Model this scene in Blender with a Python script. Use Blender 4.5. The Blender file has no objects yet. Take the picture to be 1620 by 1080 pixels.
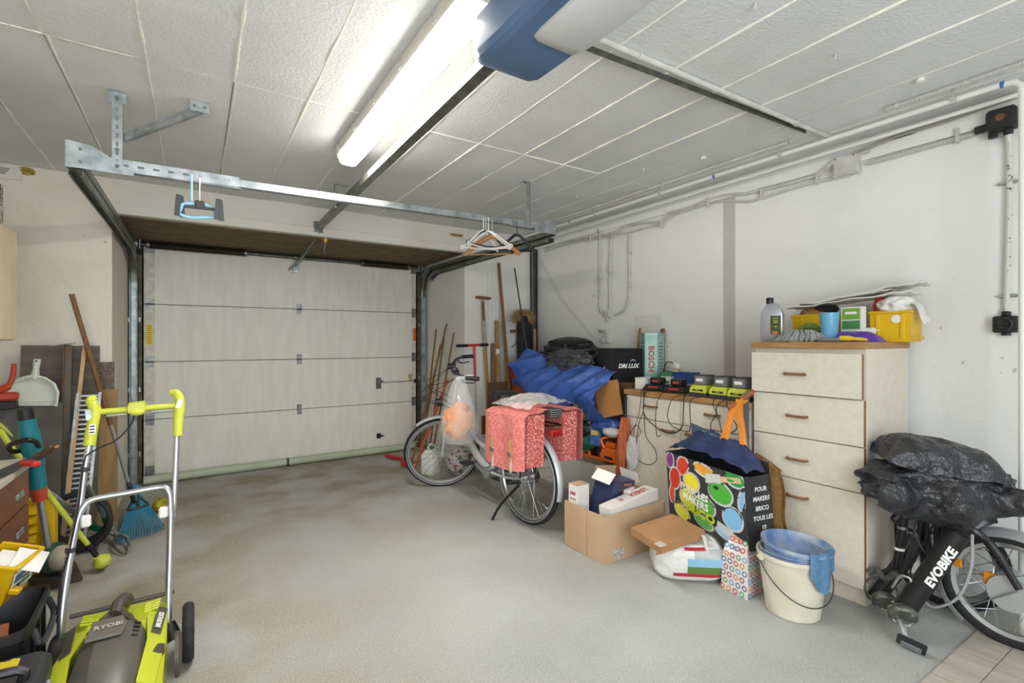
import bpy, bmesh, math, random
from mathutils import Vector, Matrix, noise
random.seed(7)
scene = bpy.context.scene
C = scene.collection
R = math.radians
PI = math.pi

# ---------------------------------------------------------------- camera
FPX, CAMH, YAW = 771.0, 1.32, R(33.0)
cam_d = bpy.data.cameras.new('camera'); cam_d.sensor_width = 36.0; cam_d.lens = FPX/1620*36.0
cam_d.clip_start = 0.02
cam = bpy.data.objects.new('camera', cam_d); C.objects.link(cam)
cam.location = (0, 0, CAMH); cam.rotation_euler = (R(90), 0, -YAW)
scene.camera = cam
# ---------------------------------------------------------------- world, fill light, exposure
w = bpy.data.worlds.new('world'); scene.world = w; w.use_nodes = True
w.node_tree.nodes['Background'].inputs[0].default_value = (0.80, 0.90, 1.0, 1)
w.node_tree.nodes['Background'].inputs[1].default_value = 1.0
def area_light(name, loc, rot, sx, sy, power, col):
    l = bpy.data.lights.new(name, 'AREA'); l.shape = 'RECTANGLE'; l.size = sx; l.size_y = sy
    l.energy = power; l.color = col
    o = bpy.data.objects.new(name, l); C.objects.link(o); o.location = loc; o.rotation_euler = rot
    return o
# added fill light, set in the invented opening behind the camera
area_light('fill_light_back', (.15, -1.72, 1.45), (R(90), 0, 0), 2.3, 1.9, 52, (0.93, 0.97, 1.0))
TUBE_EMIT = 50.0
vs = scene.view_settings
vs.view_transform = 'Standard'; vs.look = 'None'; vs.gamma = 1.0; vs.use_curve_mapping = False
vs.exposure = 0.9
scene.cycles.max_bounces = 8
scene.cycles.diffuse_bounces = 5
scene.cycles.transparent_max_bounces = 12

# ---------------------------------------------------------------- pixel helpers
SY, CY = math.sin(YAW), math.cos(YAW)
def ray(px, py):
    dx = px-810.0
    return Vector((SY*FPX+dx*CY, CY*FPX-dx*SY, 540.0-py))
O0 = Vector((0, 0, CAMH))
def onX(px, py, X): d = ray(px, py); return O0+d*(X/d.x)
def onY(px, py, Y): d = ray(px, py); return O0+d*(Y/d.y)
def onZ(px, py, Z): d = ray(px, py); return O0+d*((Z-CAMH)/d.z)
def atD(px, py, D): return O0+ray(px, py)*(D/FPX)
def onV(px, py, p, ang):            # on a vertical plane through p whose horizontal direction is ang (deg)
    n = Vector((-math.sin(R(ang)), math.cos(R(ang)), 0)); d = ray(px, py)
    return O0+d*((Vector(p)-O0).dot(n)/d.dot(n))

# ---------------------------------------------------------------- materials
def lin(h):
    if not isinstance(h, str): return tuple(h)+(1,) if len(h) == 3 else h
    h = h.lstrip('#'); o = []
    for i in (0, 2, 4):
        c = int(h[i:i+2], 16)/255; o.append(c/12.92 if c <= .04045 else ((c+.055)/1.055)**2.4)
    return (*o, 1)
MATS = {}
def mat(name, col='#808080', rough=.6, metal=0., col2=None, scale=8., detail=4., contrast=(.35, .65), bump=0., bscale=40.,
        emit=None, estr=0., alpha=1., trans=0., coat=0., stretch=None, spec=None, bdist=.01, sheen=0., extra=None):
    if name in MATS: return MATS[name]
    m = bpy.data.materials.new(name); m.use_nodes = True; MATS[name] = m
    nt = m.node_tree; N = nt.nodes; L = nt.links
    b = N['Principled BSDF']
    b.inputs['Base Color'].default_value = lin(col); b.inputs['Roughness'].default_value = rough
    b.inputs['Metallic'].default_value = metal; b.inputs['Alpha'].default_value = alpha
    b.inputs['Transmission Weight'].default_value = trans; b.inputs['Coat Weight'].default_value = coat
    if spec is not None: b.inputs['Specular IOR Level'].default_value = spec
    if sheen: b.inputs['Sheen Weight'].default_value = sheen
    if emit: b.inputs['Emission Color'].default_value = lin(emit); b.inputs['Emission Strength'].default_value = estr
    tc = mp = None
    if col2 or bump or extra:
        tc = N.new('ShaderNodeTexCoord'); mp = N.new('ShaderNodeMapping'); L.new(tc.outputs['Object'], mp.inputs['Vector'])
        if stretch: mp.inputs['Scale'].default_value = stretch
    if col2:
        n = N.new('ShaderNodeTexNoise'); n.inputs['Scale'].default_value = scale; n.inputs['Detail'].default_value = detail
        L.new(mp.outputs[0], n.inputs['Vector'])
        r = N.new('ShaderNodeValToRGB'); r.color_ramp.elements[0].position = contrast[0]; r.color_ramp.elements[1].position = contrast[1]
        r.color_ramp.elements[0].color = lin(col); r.color_ramp.elements[1].color = lin(col2)
        L.new(n.outputs['Fac'], r.inputs['Fac']); L.new(r.outputs['Color'], b.inputs['Base Color'])
    if bump:
        n2 = N.new('ShaderNodeTexNoise'); n2.inputs['Scale'].default_value = bscale; n2.inputs['Detail'].default_value = 5
        L.new(mp.outputs[0], n2.inputs['Vector'])
        bp = N.new('ShaderNodeBump'); bp.inputs['Strength'].default_value = bump; bp.inputs['Distance'].default_value = bdist
        L.new(n2.outputs['Fac'], bp.inputs['Height']); L.new(bp.outputs[0], b.inputs['Normal'])
    if extra: extra(nt, N, L, b, mp)
    return m
def layer(nt, L, b, fac_out, col):       # mix a colour over the current base colour
    N = nt.nodes; mx = N.new('ShaderNodeMix'); mx.data_type = 'RGBA'
    src = b.inputs['Base Color'].links[0].from_socket if b.inputs['Base Color'].links else None
    if src: L.new(src, mx.inputs[6])
    else: mx.inputs[6].default_value = b.inputs['Base Color'].default_value
    mx.inputs[7].default_value = lin(col); L.new(fac_out, mx.inputs[0]); L.new(mx.outputs[2], b.inputs['Base Color'])
def ramp_noise(N, L, mp, scale, lo, hi, detail=4., kind='noise', vec=None):
    n = N.new('ShaderNodeTexNoise' if kind == 'noise' else 'ShaderNodeTexVoronoi'); n.inputs['Scale'].default_value = scale
    if kind == 'noise': n.inputs['Detail'].default_value = detail
    L.new(vec if vec else mp.outputs[0], n.inputs['Vector'])
    m = N.new('ShaderNodeMapRange'); m.inputs[1].default_value = lo; m.inputs[2].default_value = hi
    L.new(n.outputs['Fac' if kind == 'noise' else 'Distance'], m.inputs[0])
    return m.outputs[0]

# ---------------------------------------------------------------- mesh builder
def frame_of(d, up=Vector((0, 0, 1))):
    d = d.normalized()
    if abs(d.dot(up)) > .98: up = Vector((1, 0, 0))
    x = up.cross(d).normalized(); y = d.cross(x).normalized()
    return x, y, d
def TR(loc=(0, 0, 0), rx=0, ry=0, rz=0):
    return Matrix.Translation(Vector(loc)) @ Matrix.Rotation(R(rz), 4, 'Z') @ Matrix.Rotation(R(ry), 4, 'Y') @ Matrix.Rotation(R(rx), 4, 'X')
class MB:
    def __init__(s): s.bm = bmesh.new(); s.mi = 0
    def _mk(s, vs, fs):
        V = [s.bm.verts.new(v) for v in vs]; out = []
        for f in fs:
            try: fc = s.bm.faces.new([V[i] for i in f]); fc.material_index = s.mi; out.append(fc)
            except ValueError: pass
        return V, out
    def box(s, c, size, m=None, bev=0., seg=1):
        c = Vector(c); hx, hy, hz = size[0]/2, size[1]/2, size[2]/2
        vs = [c+Vector((x*hx, y*hy, z*hz)) for z in (-1, 1) for y in (-1, 1) for x in (-1, 1)]
        if m is not None: vs = [m @ v for v in vs]
        V, F = s._mk(vs, [(0, 2, 3, 1), (4, 5, 7, 6), (0, 1, 5, 4), (2, 6, 7, 3), (0, 4, 6, 2), (1, 3, 7, 5)])
        if bev > 0:
            es = list({e for f in F for e in f.edges})
            bmesh.ops.bevel(s.bm, geom=es, offset=bev, segments=seg, profile=.5, affect='EDGES')
        return s
    def bx(s, a, b, bev=0., m=None):
        a = Vector(a); b = Vector(b); return s.box((a+b)/2, (abs(b.x-a.x), abs(b.y-a.y), abs(b.z-a.z)), m, bev)
    def bar(s, p0, p1, w, h, up=(0, 0, 1), bev=0.):       # rectangular bar between two points
        p0 = Vector(p0); p1 = Vector(p1); x, y, d = frame_of(p1-p0, Vector(up)); L_ = (p1-p0).length
        m = Matrix((x, y, d)).transposed().to_4x4(); m.translation = (p0+p1)/2
        return s.box((0, 0, 0), (w, h, L_), m, bev)
    def cyl(s, p0, p1, r0, r1=None, seg=14, caps=True):
        p0 = Vector(p0); p1 = Vector(p1); r1 = r0 if r1 is None else r1; x, y, d = frame_of(p1-p0)
        vs = []
        for p, r in ((p0, r0), (p1, r1)):
            vs += [p+(x*math.cos(2*PI*i/seg)+y*math.sin(2*PI*i/seg))*r for i in range(seg)]
        fs = [(i, (i+1) % seg, seg+(i+1) % seg, seg+i) for i in range(seg)]
        if caps: fs += [tuple(range(seg-1, -1, -1)), tuple(range(seg, 2*seg))]
        s._mk(vs, fs); return s
    def tube(s, path, r, seg=8, closed=False, caps=True, smooth=0):
        P = [Vector(p) for p in path]
        if smooth: P = spline(P, smooth, closed)
        n = len(P); rr = r if isinstance(r, (list, tuple)) else [r]*n
        if len(rr) != n: rr = [rr[min(int(i*(len(rr)-1)/(n-1)+.5), len(rr)-1)] for i in range(n)]
        vs = []; px = None
        for i in range(n):
            if closed: d = P[(i+1) % n]-P[i-1]
            else: d = P[min(i+1, n-1)]-P[max(i-1, 0)]
            if d.length < 1e-9: d = Vector((0, 0, 1))
            d.normalize()
            if px is None: x, y, _ = frame_of(d)
            else:
                x = (px-d*px.dot(d))
                if x.length < 1e-6: x, y, _ = frame_of(d)
                x.normalize(); y = d.cross(x)
            px = x
            vs += [P[i]+(x*math.cos(2*PI*k/seg)+y*math.sin(2*PI*k/seg))*rr[i] for k in range(seg)]
        fs = []
        for i in range(n if closed else n-1):
            a = i*seg; b = ((i+1) % n)*seg
            fs += [(a+k, a+(k+1) % seg, b+(k+1) % seg, b+k) for k in range(seg)]
        if caps and not closed: fs += [tuple(range(seg-1, -1, -1)), tuple(range((n-1)*seg, n*seg))]
        s._mk(vs, fs); return s
    def sweep(s, prof, path, side, closed=True):      # constant cross-section; side = fixed axis of the profile's first coordinate
        P = [Vector(p) for p in path]; side = Vector(side).normalized(); n = len(P); k = len(prof); vs = []
        for i in range(n):
            d = (P[min(i+1, n-1)]-P[max(i-1, 0)]).normalized(); nn = side.cross(d).normalized()
            vs += [P[i]+side*a+nn*b for a, b in prof]
        fs = []
        kk = k if closed else k-1
        for i in range(n-1): fs += [(i*k+j, i*k+(j+1) % k, (i+1)*k+(j+1) % k, (i+1)*k+j) for j in range(kk)]
        if closed: fs += [tuple(range(k-1, -1, -1)), tuple(range((n-1)*k, n*k))]
        s._mk(vs, fs); return s
    def lathe(s, prof, m=None, seg=20, cap0=True, cap1=True, sx=1., sy=1.):
        m = m or Matrix(); vs = []
        for r, z in prof: vs += [m @ Vector((r*sx*math.cos(2*PI*i/seg), r*sy*math.sin(2*PI*i/seg), z)) for i in range(seg)]
        n = len(prof); fs = []
        for j in range(n-1): fs += [(j*seg+i, j*seg+(i+1) % seg, (j+1)*seg+(i+1) % seg, (j+1)*seg+i) for i in range(seg)]
        if cap0: fs.append(tuple(range(seg-1, -1, -1)))
        if cap1: fs.append(tuple(range((n-1)*seg, n*seg)))
        s._mk(vs, fs); return s
    def prism(s, poly, t, m=None, bev=0.):            # poly in local XY, extruded 0..t along local Z
        m = m or Matrix(); k = len(poly)
        vs = [m @ Vector((x, y, 0)) for x, y in poly]+[m @ Vector((x, y, t)) for x, y in poly]
        V, F = s._mk(vs, [tuple(range(k-1, -1, -1)), tuple(range(k, 2*k))]+[(i, (i+1) % k, k+(i+1) % k, k+i) for i in range(k)])
        if bev: bmesh.ops.bevel(s.bm, geom=list({e for f in F for e in f.edges}), offset=bev, segments=1, affect='EDGES')
        return s
    def loft(s, rings, caps=True, closed=True):
        k = len(rings[0]); vs = [Vector(p) for r in rings for p in r]; fs = []
        kk = k if closed else k-1
        for j in range(len(rings)-1): fs += [(j*k+i, j*k+(i+1) % k, (j+1)*k+(i+1) % k, (j+1)*k+i) for i in range(kk)]
        if caps and closed: fs += [tuple(range(k-1, -1, -1)), tuple(range((len(rings)-1)*k, len(rings)*k))]
        s._mk(vs, fs); return s
    def grid(s, fn, nu, nv, thick=0.):
        vs = [Vector(fn(i/nu, j/nv)) for j in range(nv+1) for i in range(nu+1)]
        q = lambda i, j: j*(nu+1)+i
        fs = [(q(i, j), q(i+1, j), q(i+1, j+1), q(i, j+1)) for j in range(nv) for i in range(nu)]
        V, F = s._mk(vs, fs)
        if thick:
            bmesh.ops.recalc_face_normals(s.bm, faces=F)
            bmesh.ops.solidify(s.bm, geom=F, thickness=thick)
        return s
    def torus(s, c, axis, Rr, r, seg=40, rs=8, sq=1.):
        x, y, d = frame_of(Vector(axis)); c = Vector(c); vs = []
        for i in range(seg):
            a = 2*PI*i/seg; u = x*math.cos(a)+y*math.sin(a)
            vs += [c+u*(Rr+r*math.cos(2*PI*k/rs))+d*(r*sq*math.sin(2*PI*k/rs)) for k in range(rs)]
        fs = [(i*rs+k, ((i+1) % seg)*rs+k, ((i+1) % seg)*rs+(k+1) % rs, i*rs+(k+1) % rs) for i in range(seg) for k in range(rs)]
        s._mk(vs, fs); return s
    def ball(s, c, rad, m=None, sub=3, fn=None):
        g = bmesh.ops.create_icosphere(s.bm, subdivisions=sub, radius=1.)
        c = Vector(c); rad = Vector(rad if hasattr(rad, '__len__') else (rad,)*3)
        for v in g['verts']:
            n = v.co.normalized(); k = fn(n) if fn else 1.
            p = Vector((n.x*rad.x, n.y*rad.y, n.z*rad.z))*k
            v.co = (m @ p if m else p)+c
        for f in {f for v in g['verts'] for f in v.link_faces}: f.material_index = s.mi
        return s
    def text(s, txt, size, m, ext=.0006, align='CENTER', bold=0., sx=1., shear=0.):
        cu = bpy.data.curves.new('t', 'FONT'); cu.body = txt; cu.size = size; cu.extrude = ext; cu.align_x = align; cu.align_y = 'CENTER'
        cu.resolution_u = 2; cu.offset = bold; cu.shear = shear
        ob = bpy.data.objects.new('t', cu)
        me = ob.to_mesh(); vs = [m @ Vector((v.co.x*sx, v.co.y, v.co.z)) for v in me.vertices]; fs = [tuple(p.vertices) for p in me.polygons]
        ob.to_mesh_clear(); bpy.data.objects.remove(ob); bpy.data.curves.remove(cu)
        s._mk(vs, fs); return s
    def build(s, name, material, parent=None, angle=35, recalc=True, local=False, flip=False):
        if recalc: bmesh.ops.recalc_face_normals(s.bm, faces=s.bm.faces[:])
        me = bpy.data.meshes.new(name)
        if parent is not None and not local:
            inv = WM[parent.name].inverted(); bmesh.ops.transform(s.bm, matrix=inv, verts=s.bm.verts[:])
        s.bm.to_mesh(me); s.bm.free()
        for m in (material if isinstance(material, (list, tuple)) else [material]): me.materials.append(m)
        if angle: me.shade_smooth(); me.set_sharp_from_angle(angle=R(angle))
        return link(name, me, parent)
WM = {}
def link(name, me, parent=None, loc=None, rot=None):
    o = bpy.data.objects.new(name, me); C.objects.link(o)
    if parent is not None: o.parent = parent; WM[o.name] = WM[parent.name].copy()
    else: WM[o.name] = Matrix()
    if loc is not None: o.location = loc
    if rot is not None: o.rotation_euler = rot
    return o
def tag(o, label, cat, group=None, kind=None):
    o['label'] = label; o['category'] = cat
    if group: o['group'] = group
    if kind: o['kind'] = kind
    return o
def thing(name, label, cat, loc=(0, 0, 0), rz=0., group=None, rx=0., ry=0.):
    o = bpy.data.objects.new(name, None); C.objects.link(o); o.empty_display_size = .05
    o.rotation_mode = 'XYZ'; o.location = loc; o.rotation_euler = (R(rx), R(ry), R(rz))
    WM[o.name] = Matrix.LocRotScale(Vector(loc), o.rotation_euler, None)
    return tag(o, label, cat, group)
def structure(o): o['kind'] = 'structure'; return o
def spline(P, n, closed=False):
    P = [Vector(p) for p in P]; out = []; k = len(P)
    for i in range(k if closed else k-1):
        p0 = P[(i-1) % k] if closed or i > 0 else P[0]*2-P[1]
        p1 = P[i]; p2 = P[(i+1) % k]
        p3 = P[(i+2) % k] if closed or i+2 < k else P[-1]*2-P[-2]
        for j in range(n):
            t = j/n
            out.append(.5*((2*p1)+(p2-p0)*t+(2*p0-5*p1+4*p2-p3)*t*t+(3*p1-p0-3*p2+p3)*t**3))
    if not closed: out.append(P[-1])
    return out
def perforated(mb, p0, p1, nrm, width, t, slot=.022, pitch=.042, sw=.009, flange=.0, fdir=1):
    """steel strip from p0 to p1 with a row of real slots; optional flanges turned along nrm"""
    p0 = Vector(p0); p1 = Vector(p1); d = (p1-p0).normalized(); L_ = (p1-p0).length; n = Vector(nrm).normalized(); n = (n-d*n.dot(d)).normalized()
    s = n.cross(d).normalized()
    def piece(a0, a1, b0, b1):
        m = Matrix((d, s, n)).transposed().to_4x4(); m.translation = p0
        mb.box(((a0+a1)/2, (b0+b1)/2, 0), (a1-a0, b1-b0, t), m)
    piece(0, L_, -width/2, -sw/2); piece(0, L_, sw/2, width/2)
    k = max(1, int(L_/pitch)); x = 0
    off = (L_-k*pitch)/2+(pitch-slot)/2
    for i in range(k):
        piece(x, off+i*pitch, -sw/2, sw/2); x = off+i*pitch+slot
    piece(x, L_, -sw/2, sw/2)
    if flange:
        for b in (-width/2, width/2):
            m = Matrix((d, s, n)).transposed().to_4x4(); m.translation = p0
            mb.box((L_/2, b, fdir*flange/2), (L_, t, flange), m)
    return mb
def fbm(p, o=4): return noise.fractal(Vector(p), 1.0, 2.0, o)
def crump(p, k=1.):                  # sharp creases
    p = Vector(p)
    return (1-2*abs(noise.noise(p*k)))*.6+(1-2*abs(noise.noise(p*k*2.1+Vector((3, 1, 7)))))*.3+(1-2*abs(noise.noise(p*k*4.3)))*.12

# shared materials
M_galv = mat('galvanised_steel', '#b9bfc2', .42, .85, '#8f979b', 14, bump=.05, bscale=90)
M_dsteel = mat('dull_track_steel', '#7d8078', .45, .75, '#5d6058', 20)
M_black = mat('black_plastic', '#17181a', .45)
M_dgrey = mat('dark_grey_plastic', '#34363a', .5)
M_chrome = mat('polished_steel', '#d5d8da', .2, 1.)
M_alu = mat('brushed_aluminium', '#c4c8cc', .32, .9)
M_white = mat('white_plastic', '#e9e9e6', .4)
M_rubber = mat('black_rubber', '#1b1b1c', .75, col2='#2a2a2b', scale=30)
M_wood = mat('worn_wood_handle', '#8a6238', .6, col2='#6b4725', scale=6, stretch=(12, 12, 1.2), bump=.1)
M_wood2 = mat('pale_wood_handle', '#b58a58', .6, col2='#93683a', scale=6, stretch=(12, 12, 1.2), bump=.1)
M_print = mat('white_print', '#f0f0ee', .6)
M_card = mat('brown_cardboard', '#b58a5e', .85, col2='#a67c52', scale=5, bump=.06, bscale=60)
M_orange = mat('orange_plastic', '#d8722c', .5)
M_wirebk = mat('black_cable', '#1d1d1f', .55)
M_teal = mat('teal_plastic', '#14707a', .45)
M_lime = mat('lime_plastic', '#c6cb48', .42, col2='#bcc23c', scale=3)
M_rust = mat('rusty_steel', '#5a4636', .7, .4, '#8a5a34', 25, contrast=(.4, .6))

from mathutils.bvhtree import BVHTree
def decal(parent, name, body, p, d, up, w_, h_, material, nu=10, nv=8, lift=.0025, poly=None):
    """print that follows the surface of body: a patch projected along d"""
    me = body.data; W = WM[body.name]; tree = BVHTree.FromPolygons([W @ v.co for v in me.vertices], [tuple(f.vertices) for f in me.polygons])
    d = Vector(d).normalized(); x = d.cross(Vector(up)).normalized(); y = x.cross(d).normalized(); p = Vector(p)
    def f(u, v):
        o = p+x*((u-.5)*w_)+y*((v-.5)*h_)-d*.6; hit = tree.ray_cast(o, d)
        return (hit[0] if hit[0] else o+d*.6)-d*lift
    return MB().grid(f, nu, nv, 0).build(name, material, parent, angle=60)
# ================================================================ THE ROOM
XL, XR, YB, YF, YD, ZC = -1.22, 3.36, -1.75, 4.65, 5.77, 2.53
DX0, DX1 = -0.52, 2.415          # reveal of the door opening
def wall_extra(stain, amt, chips=True):
    def f(nt, N, L, b, mp):
        layer(nt, L, b, ramp_noise(N, L, mp, 1.7, .55, .80, 6), stain)
        v = ramp_noise(N, L, mp, 26, .70, .74, 3)
        g = ramp_noise(N, L, mp, 1.3, .52, .66, 3)
        mu = N.new('ShaderNodeMath'); mu.operation = 'MULTIPLY'; L.new(v, mu.inputs[0]); L.new(g, mu.inputs[1])
        layer(nt, L, b, mu.outputs[0], '#8a8273')
    return f
M_wallR = mat('painted_wall_white', '#e6e7e5', .85, bump=.35, bscale=28, bdist=.012, extra=wall_extra('#dcdddb', 1))
M_wallF = mat('painted_wall_cream', '#e2dccf', .85, bump=.6, bscale=22, bdist=.012, extra=wall_extra('#d2c6b2', 1))
M_lintel = mat('painted_lintel', '#dcd9d0', .8, bump=.2, bscale=30, extra=wall_extra('#cfc8b8', 1))
M_ceil = mat('painted_concrete_ceiling', '#dee0e0', .9, col2='#d5d7d7', scale=3, bump=.5, bscale=75, bdist=.008)
M_bead = mat('plaster_joint', '#ece9df', .85, bump=.4, bscale=60)
def floor_extra(nt, N, L, b, mp):
    layer(nt, L, b, ramp_noise(N, L, mp, 1.1, .42, .62, 6), '#b7bab6')
    geo = N.new('ShaderNodeNewGeometry'); sep = N.new('ShaderNodeSeparateXYZ'); L.new(geo.outputs['Position'], sep.inputs[0])
    def rng(o, a, c):
        m = N.new('ShaderNodeMapRange'); m.inputs[1].default_value = a; m.inputs[2].default_value = c; L.new(o, m.inputs[0]); return m.outputs[0]
    # brown trodden dirt on the left and towards the door
    left = rng(sep.outputs['X'], 1.25, -.3); far = rng(sep.outputs['Y'], 2.3, 4.6)
    ad = N.new('ShaderNodeMath'); ad.operation = 'MAXIMUM'; L.new(left, ad.inputs[0]); L.new(far, ad.inputs[1])
    nz = ramp_noise(N, L, mp, 2.2, .36, .60, 9)
    mu = N.new('ShaderNodeMath'); mu.operation = 'MULTIPLY'; L.new(ad.outputs[0], mu.inputs[0]); L.new(nz, mu.inputs[1])
    m2 = N.new('ShaderNodeMath'); m2.operation = 'MULTIPLY'; m2.inputs[1].default_value = .9; L.new(mu.outputs[0], m2.inputs[0])
    layer(nt, L, b, m2.outputs[0], '#857a60')
    s = ramp_noise(N, L, mp, 170, .56, .68, 3); s2 = N.new('ShaderNodeMath'); s2.operation = 'MULTIPLY'; s2.inputs[1].default_value = .6; L.new(s, s2.inputs[0])
    layer(nt, L, b, s2.outputs[0], '#dcdcd6')
    d = ramp_noise(N, L, mp, 130, .56, .70, 3); d2 = N.new('ShaderNodeMath'); d2.operation = 'MULTIPLY'; d2.inputs[1].default_value = .55; L.new(d, d2.inputs[0])
    layer(nt, L, b, d2.outputs[0], '#7d7b70')
M_floor = mat('worn_concrete_floor', '#a6a8a3', .9, bump=.8, bscale=150, bdist=.004, extra=floor_extra)

structure(MB().bx((XL-.2, YB-.2, -.12), (XR+.2, YD+.3, 0)).build('floor', M_floor, angle=0))
# ceiling: slab with precast planks below it and plaster beads along the joints
ceil = structure(MB().bx((XL-.2, YB-.2, ZC+.03), (XR+.2, YF+.3, ZC+.15)).build('ceiling', M_ceil, angle=0))
JX = [.150+.327*n for n in range(-4, 10)]
edges = [XL]+[x for x in JX if XL+.05 < x < XR-.05]+[XR]
YJ = 2.61
for i in range(len(edges)-1):
    for (y0, y1) in ((YB, YJ), (YJ, YF)):
        mb = MB(); dz = random.uniform(-.003, .003)
        mb.bx((edges[i]+.0015, y0+.0015, ZC+dz), (edges[i+1]-.0015, y1-.0015, ZC+.03), .003)
        mb.build('ceiling_plank', M_ceil, ceil, angle=0)
def bead(p0, p1, r=.006):
    p0 = Vector(p0); p1 = Vector(p1); n = int((p1-p0).length/.022); P = []; rr = []
    d = (p1-p0).normalized(); s = Vector((d.y, -d.x, 0))
    for i in range(n+1):
        q = p0+(p1-p0)*i/n; k = .6*noise.noise(q*7)+.6*noise.noise(q*38)
        P.append(q+s*.004*noise.noise(q*5+Vector((9, 2, 0)))); rr.append(r*(.85+.8*k))
    return MB().tube(P, [max(.0025, x) for x in rr], 6)
for i, x in enumerate(edges[1:-1]):
    bead((x, YB, ZC+.001), (x, YJ, ZC+.001), random.choice((.005, .007, .008))).build('joint_bead', M_bead, ceil)
    bead((x+random.choice((0, .0, .012)), YJ, ZC+.001), (x, YF, ZC+.001), random.choice((.005, .006, .008))).build('joint_bead', M_bead, ceil)
bead((XL, YJ, ZC+.001), (XR, YJ, ZC+.001), .005).build('joint_bead', M_bead, ceil)
# small eyelets and lumps left in the ceiling
wr = structure(MB().bx((XR, YB-.2, 0), (XR+.2, YF+.3, ZC+.15)).build('wall_right', M_wallR, angle=0))
wl = structure(MB().bx((XL-.2, YB-.2, 0), (XL, YF+.3, ZC+.15)).build('wall_left', M_wallF, angle=0))
structure(MB().bx((XL-.2, YF, 0), (DX0, YD+.2, ZC+.15)).build('wall_front', M_wallF, angle=0))
M_wallFR = mat('painted_wall_front_white', '#e0dfda', .85, bump=.45, bscale=24, bdist=.012, extra=wall_extra('#d2ccc0', 1))
structure(MB().bx((DX1, YF, 0), (XR+.2, YD+.2, ZC+.15)).build('wall_front', M_wallFR, angle=0))
structure(MB().bx((DX0, YF, 2.285), (DX1, YD+.2, ZC+.15)).build('wall_lintel', M_lintel, angle=0))
M_soff = mat('weathered_soffit_wood', '#584732', .9, col2='#857153', scale=5, stretch=(1.5, 9, 9), contrast=(.35, .7), bump=.5, bscale=20)
structure(MB().bx((DX0+.002, YF+.05, 2.262), (DX1-.002, YD-.02, 2.285)).build('trim_1', M_soff, angle=0))
structure(MB().bx((DX0, YF-.018, 2.272), (DX1, YF+.06, 2.348), .003).build('trim_2', M_lintel, angle=0))
# unseen blocker added behind the door to stop light leaking through panel joints
structure(MB().bx((DX0-.1, YD+.06, -.1), (DX1+.1, YD+.26, 2.5)).build('outer_light_block', mat('outer_dark', '#4a4a48', .9), angle=0))
# back wall behind the camera; window opening and frame added for the fill light
M_wb = mat('painted_wall_back', '#d8d7d2', .9)
bk = MB(); bk.bx((XL-.2, YB-.2, 0), (XR+.2, YB, .45)); bk.bx((XL-.2, YB-.2, 2.42), (XR+.2, YB, ZC+.15))
bk.bx((XL-.2, YB-.2, .45), (-1.05, YB, 2.42)); bk.bx((1.35, YB-.2, .45), (XR+.2, YB, 2.42))
structure(bk.build('wall_back', M_wb, angle=0))
fr = MB()
for x in (-1.03, .15, 1.33): fr.bx((x-.02, YB-.12, .45), (x+.02, YB-.06, 2.42))
fr.bx((-1.05, YB-.12, .45), (1.35, YB-.06, .49)); fr.bx((-1.05, YB-.12, 2.38), (1.35, YB-.06, 2.42))
structure(fr.build('added_window_1', M_white, angle=0))
# grey painted upright strip in the right wall, slightly proud
structure(MB().bx((XR-.012, 2.13, 0), (XR+.02, 2.215, 2.40), .002).build('trim_3', mat('grey_painted_strip', '#bdbab6', .8, bump=.2), angle=0))
# upper ledge of the right wall, a little proud of the plaster below
structure(MB().bx((XR-.02, YB, 2.40), (XR+.02, YF, ZC), .003).build('trim_4', M_wallR, angle=0))
# plank flooring laid over the concrete in the near right corner
fl = thing('plank_flooring', 'pale wood-look plank flooring laid over concrete under the folding bike', 'flooring')
M_plank = mat('pale_plank', '#c3bdb1', .6, col2='#b1a99b', scale=5, stretch=(9, 1.2, 9), bump=.08)
A = onZ(1455, 1080, 0); B = onZ(1540, 1003, 0)
dv = (B-A).normalized(); nv = Vector((dv.y, -dv.x, 0))
ang = math.degrees(math.atan2(dv.y, dv.x))
for i in range(7):
    for j in range(2):
        m = Matrix.Translation(A) @ Matrix.Rotation(R(ang), 4, 'Z')
        x0 = -.9+j*1.01; off = 0
        y0 = -(i+1)*.125
        L1 = x0+1.0
        if j == 1: L1 = x0+.62
        c = [m @ Vector(p) for p in ((x0, y0, 0), (L1, y0+.122, 0))]
        mb = MB(); mb.box(((x0+L1)/2, y0+.061, .004), (L1-x0-.003, .122, .008), m, .001)
        mx = max((m @ Vector((a, b_, 0))).x for a in (x0, L1) for b_ in (y0, y0+.122))
        if mx < XR: mb.build('plank', M_plank, fl, angle=0)
        else: mb.bm.free()
# ================================================================ SECTIONAL DOOR, TRACKS, OPENER, LAMP
M_door = mat('door_panel_white', '#e6e4da', .55, col2='#dedbd0', scale=3, bump=.12, bscale=60, stretch=(6, 6, 1))
M_strip = mat('door_end_strip', '#d9d6cb', .5, col2='#c6bfae', scale=18, bump=.1)
M_hinge = mat('hinge_steel', '#8d9090', .4, .8, '#6d7070', 30)
gd = thing('garage_door', 'closed white sectional garage door of four wide panels', 'garage door', (.93, YD, 0))
PX0, PX1, PZ0, PH = -.408, 2.295, .035, .546
for i in range(4):
    z0 = PZ0+i*PH
    p = MB().bx((PX0, YD-.04, z0+.0025), (PX1, YD+.01, z0+PH-.0025), .004).build('panel', M_door, gd)
    for (a, b) in ((PX0, PX0+.085), (PX1-.055, PX1)):
        MB().bx((a, YD-.043, z0+.004), (b, YD-.0395, z0+PH-.004)).build('end_strip', M_strip, p)
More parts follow.
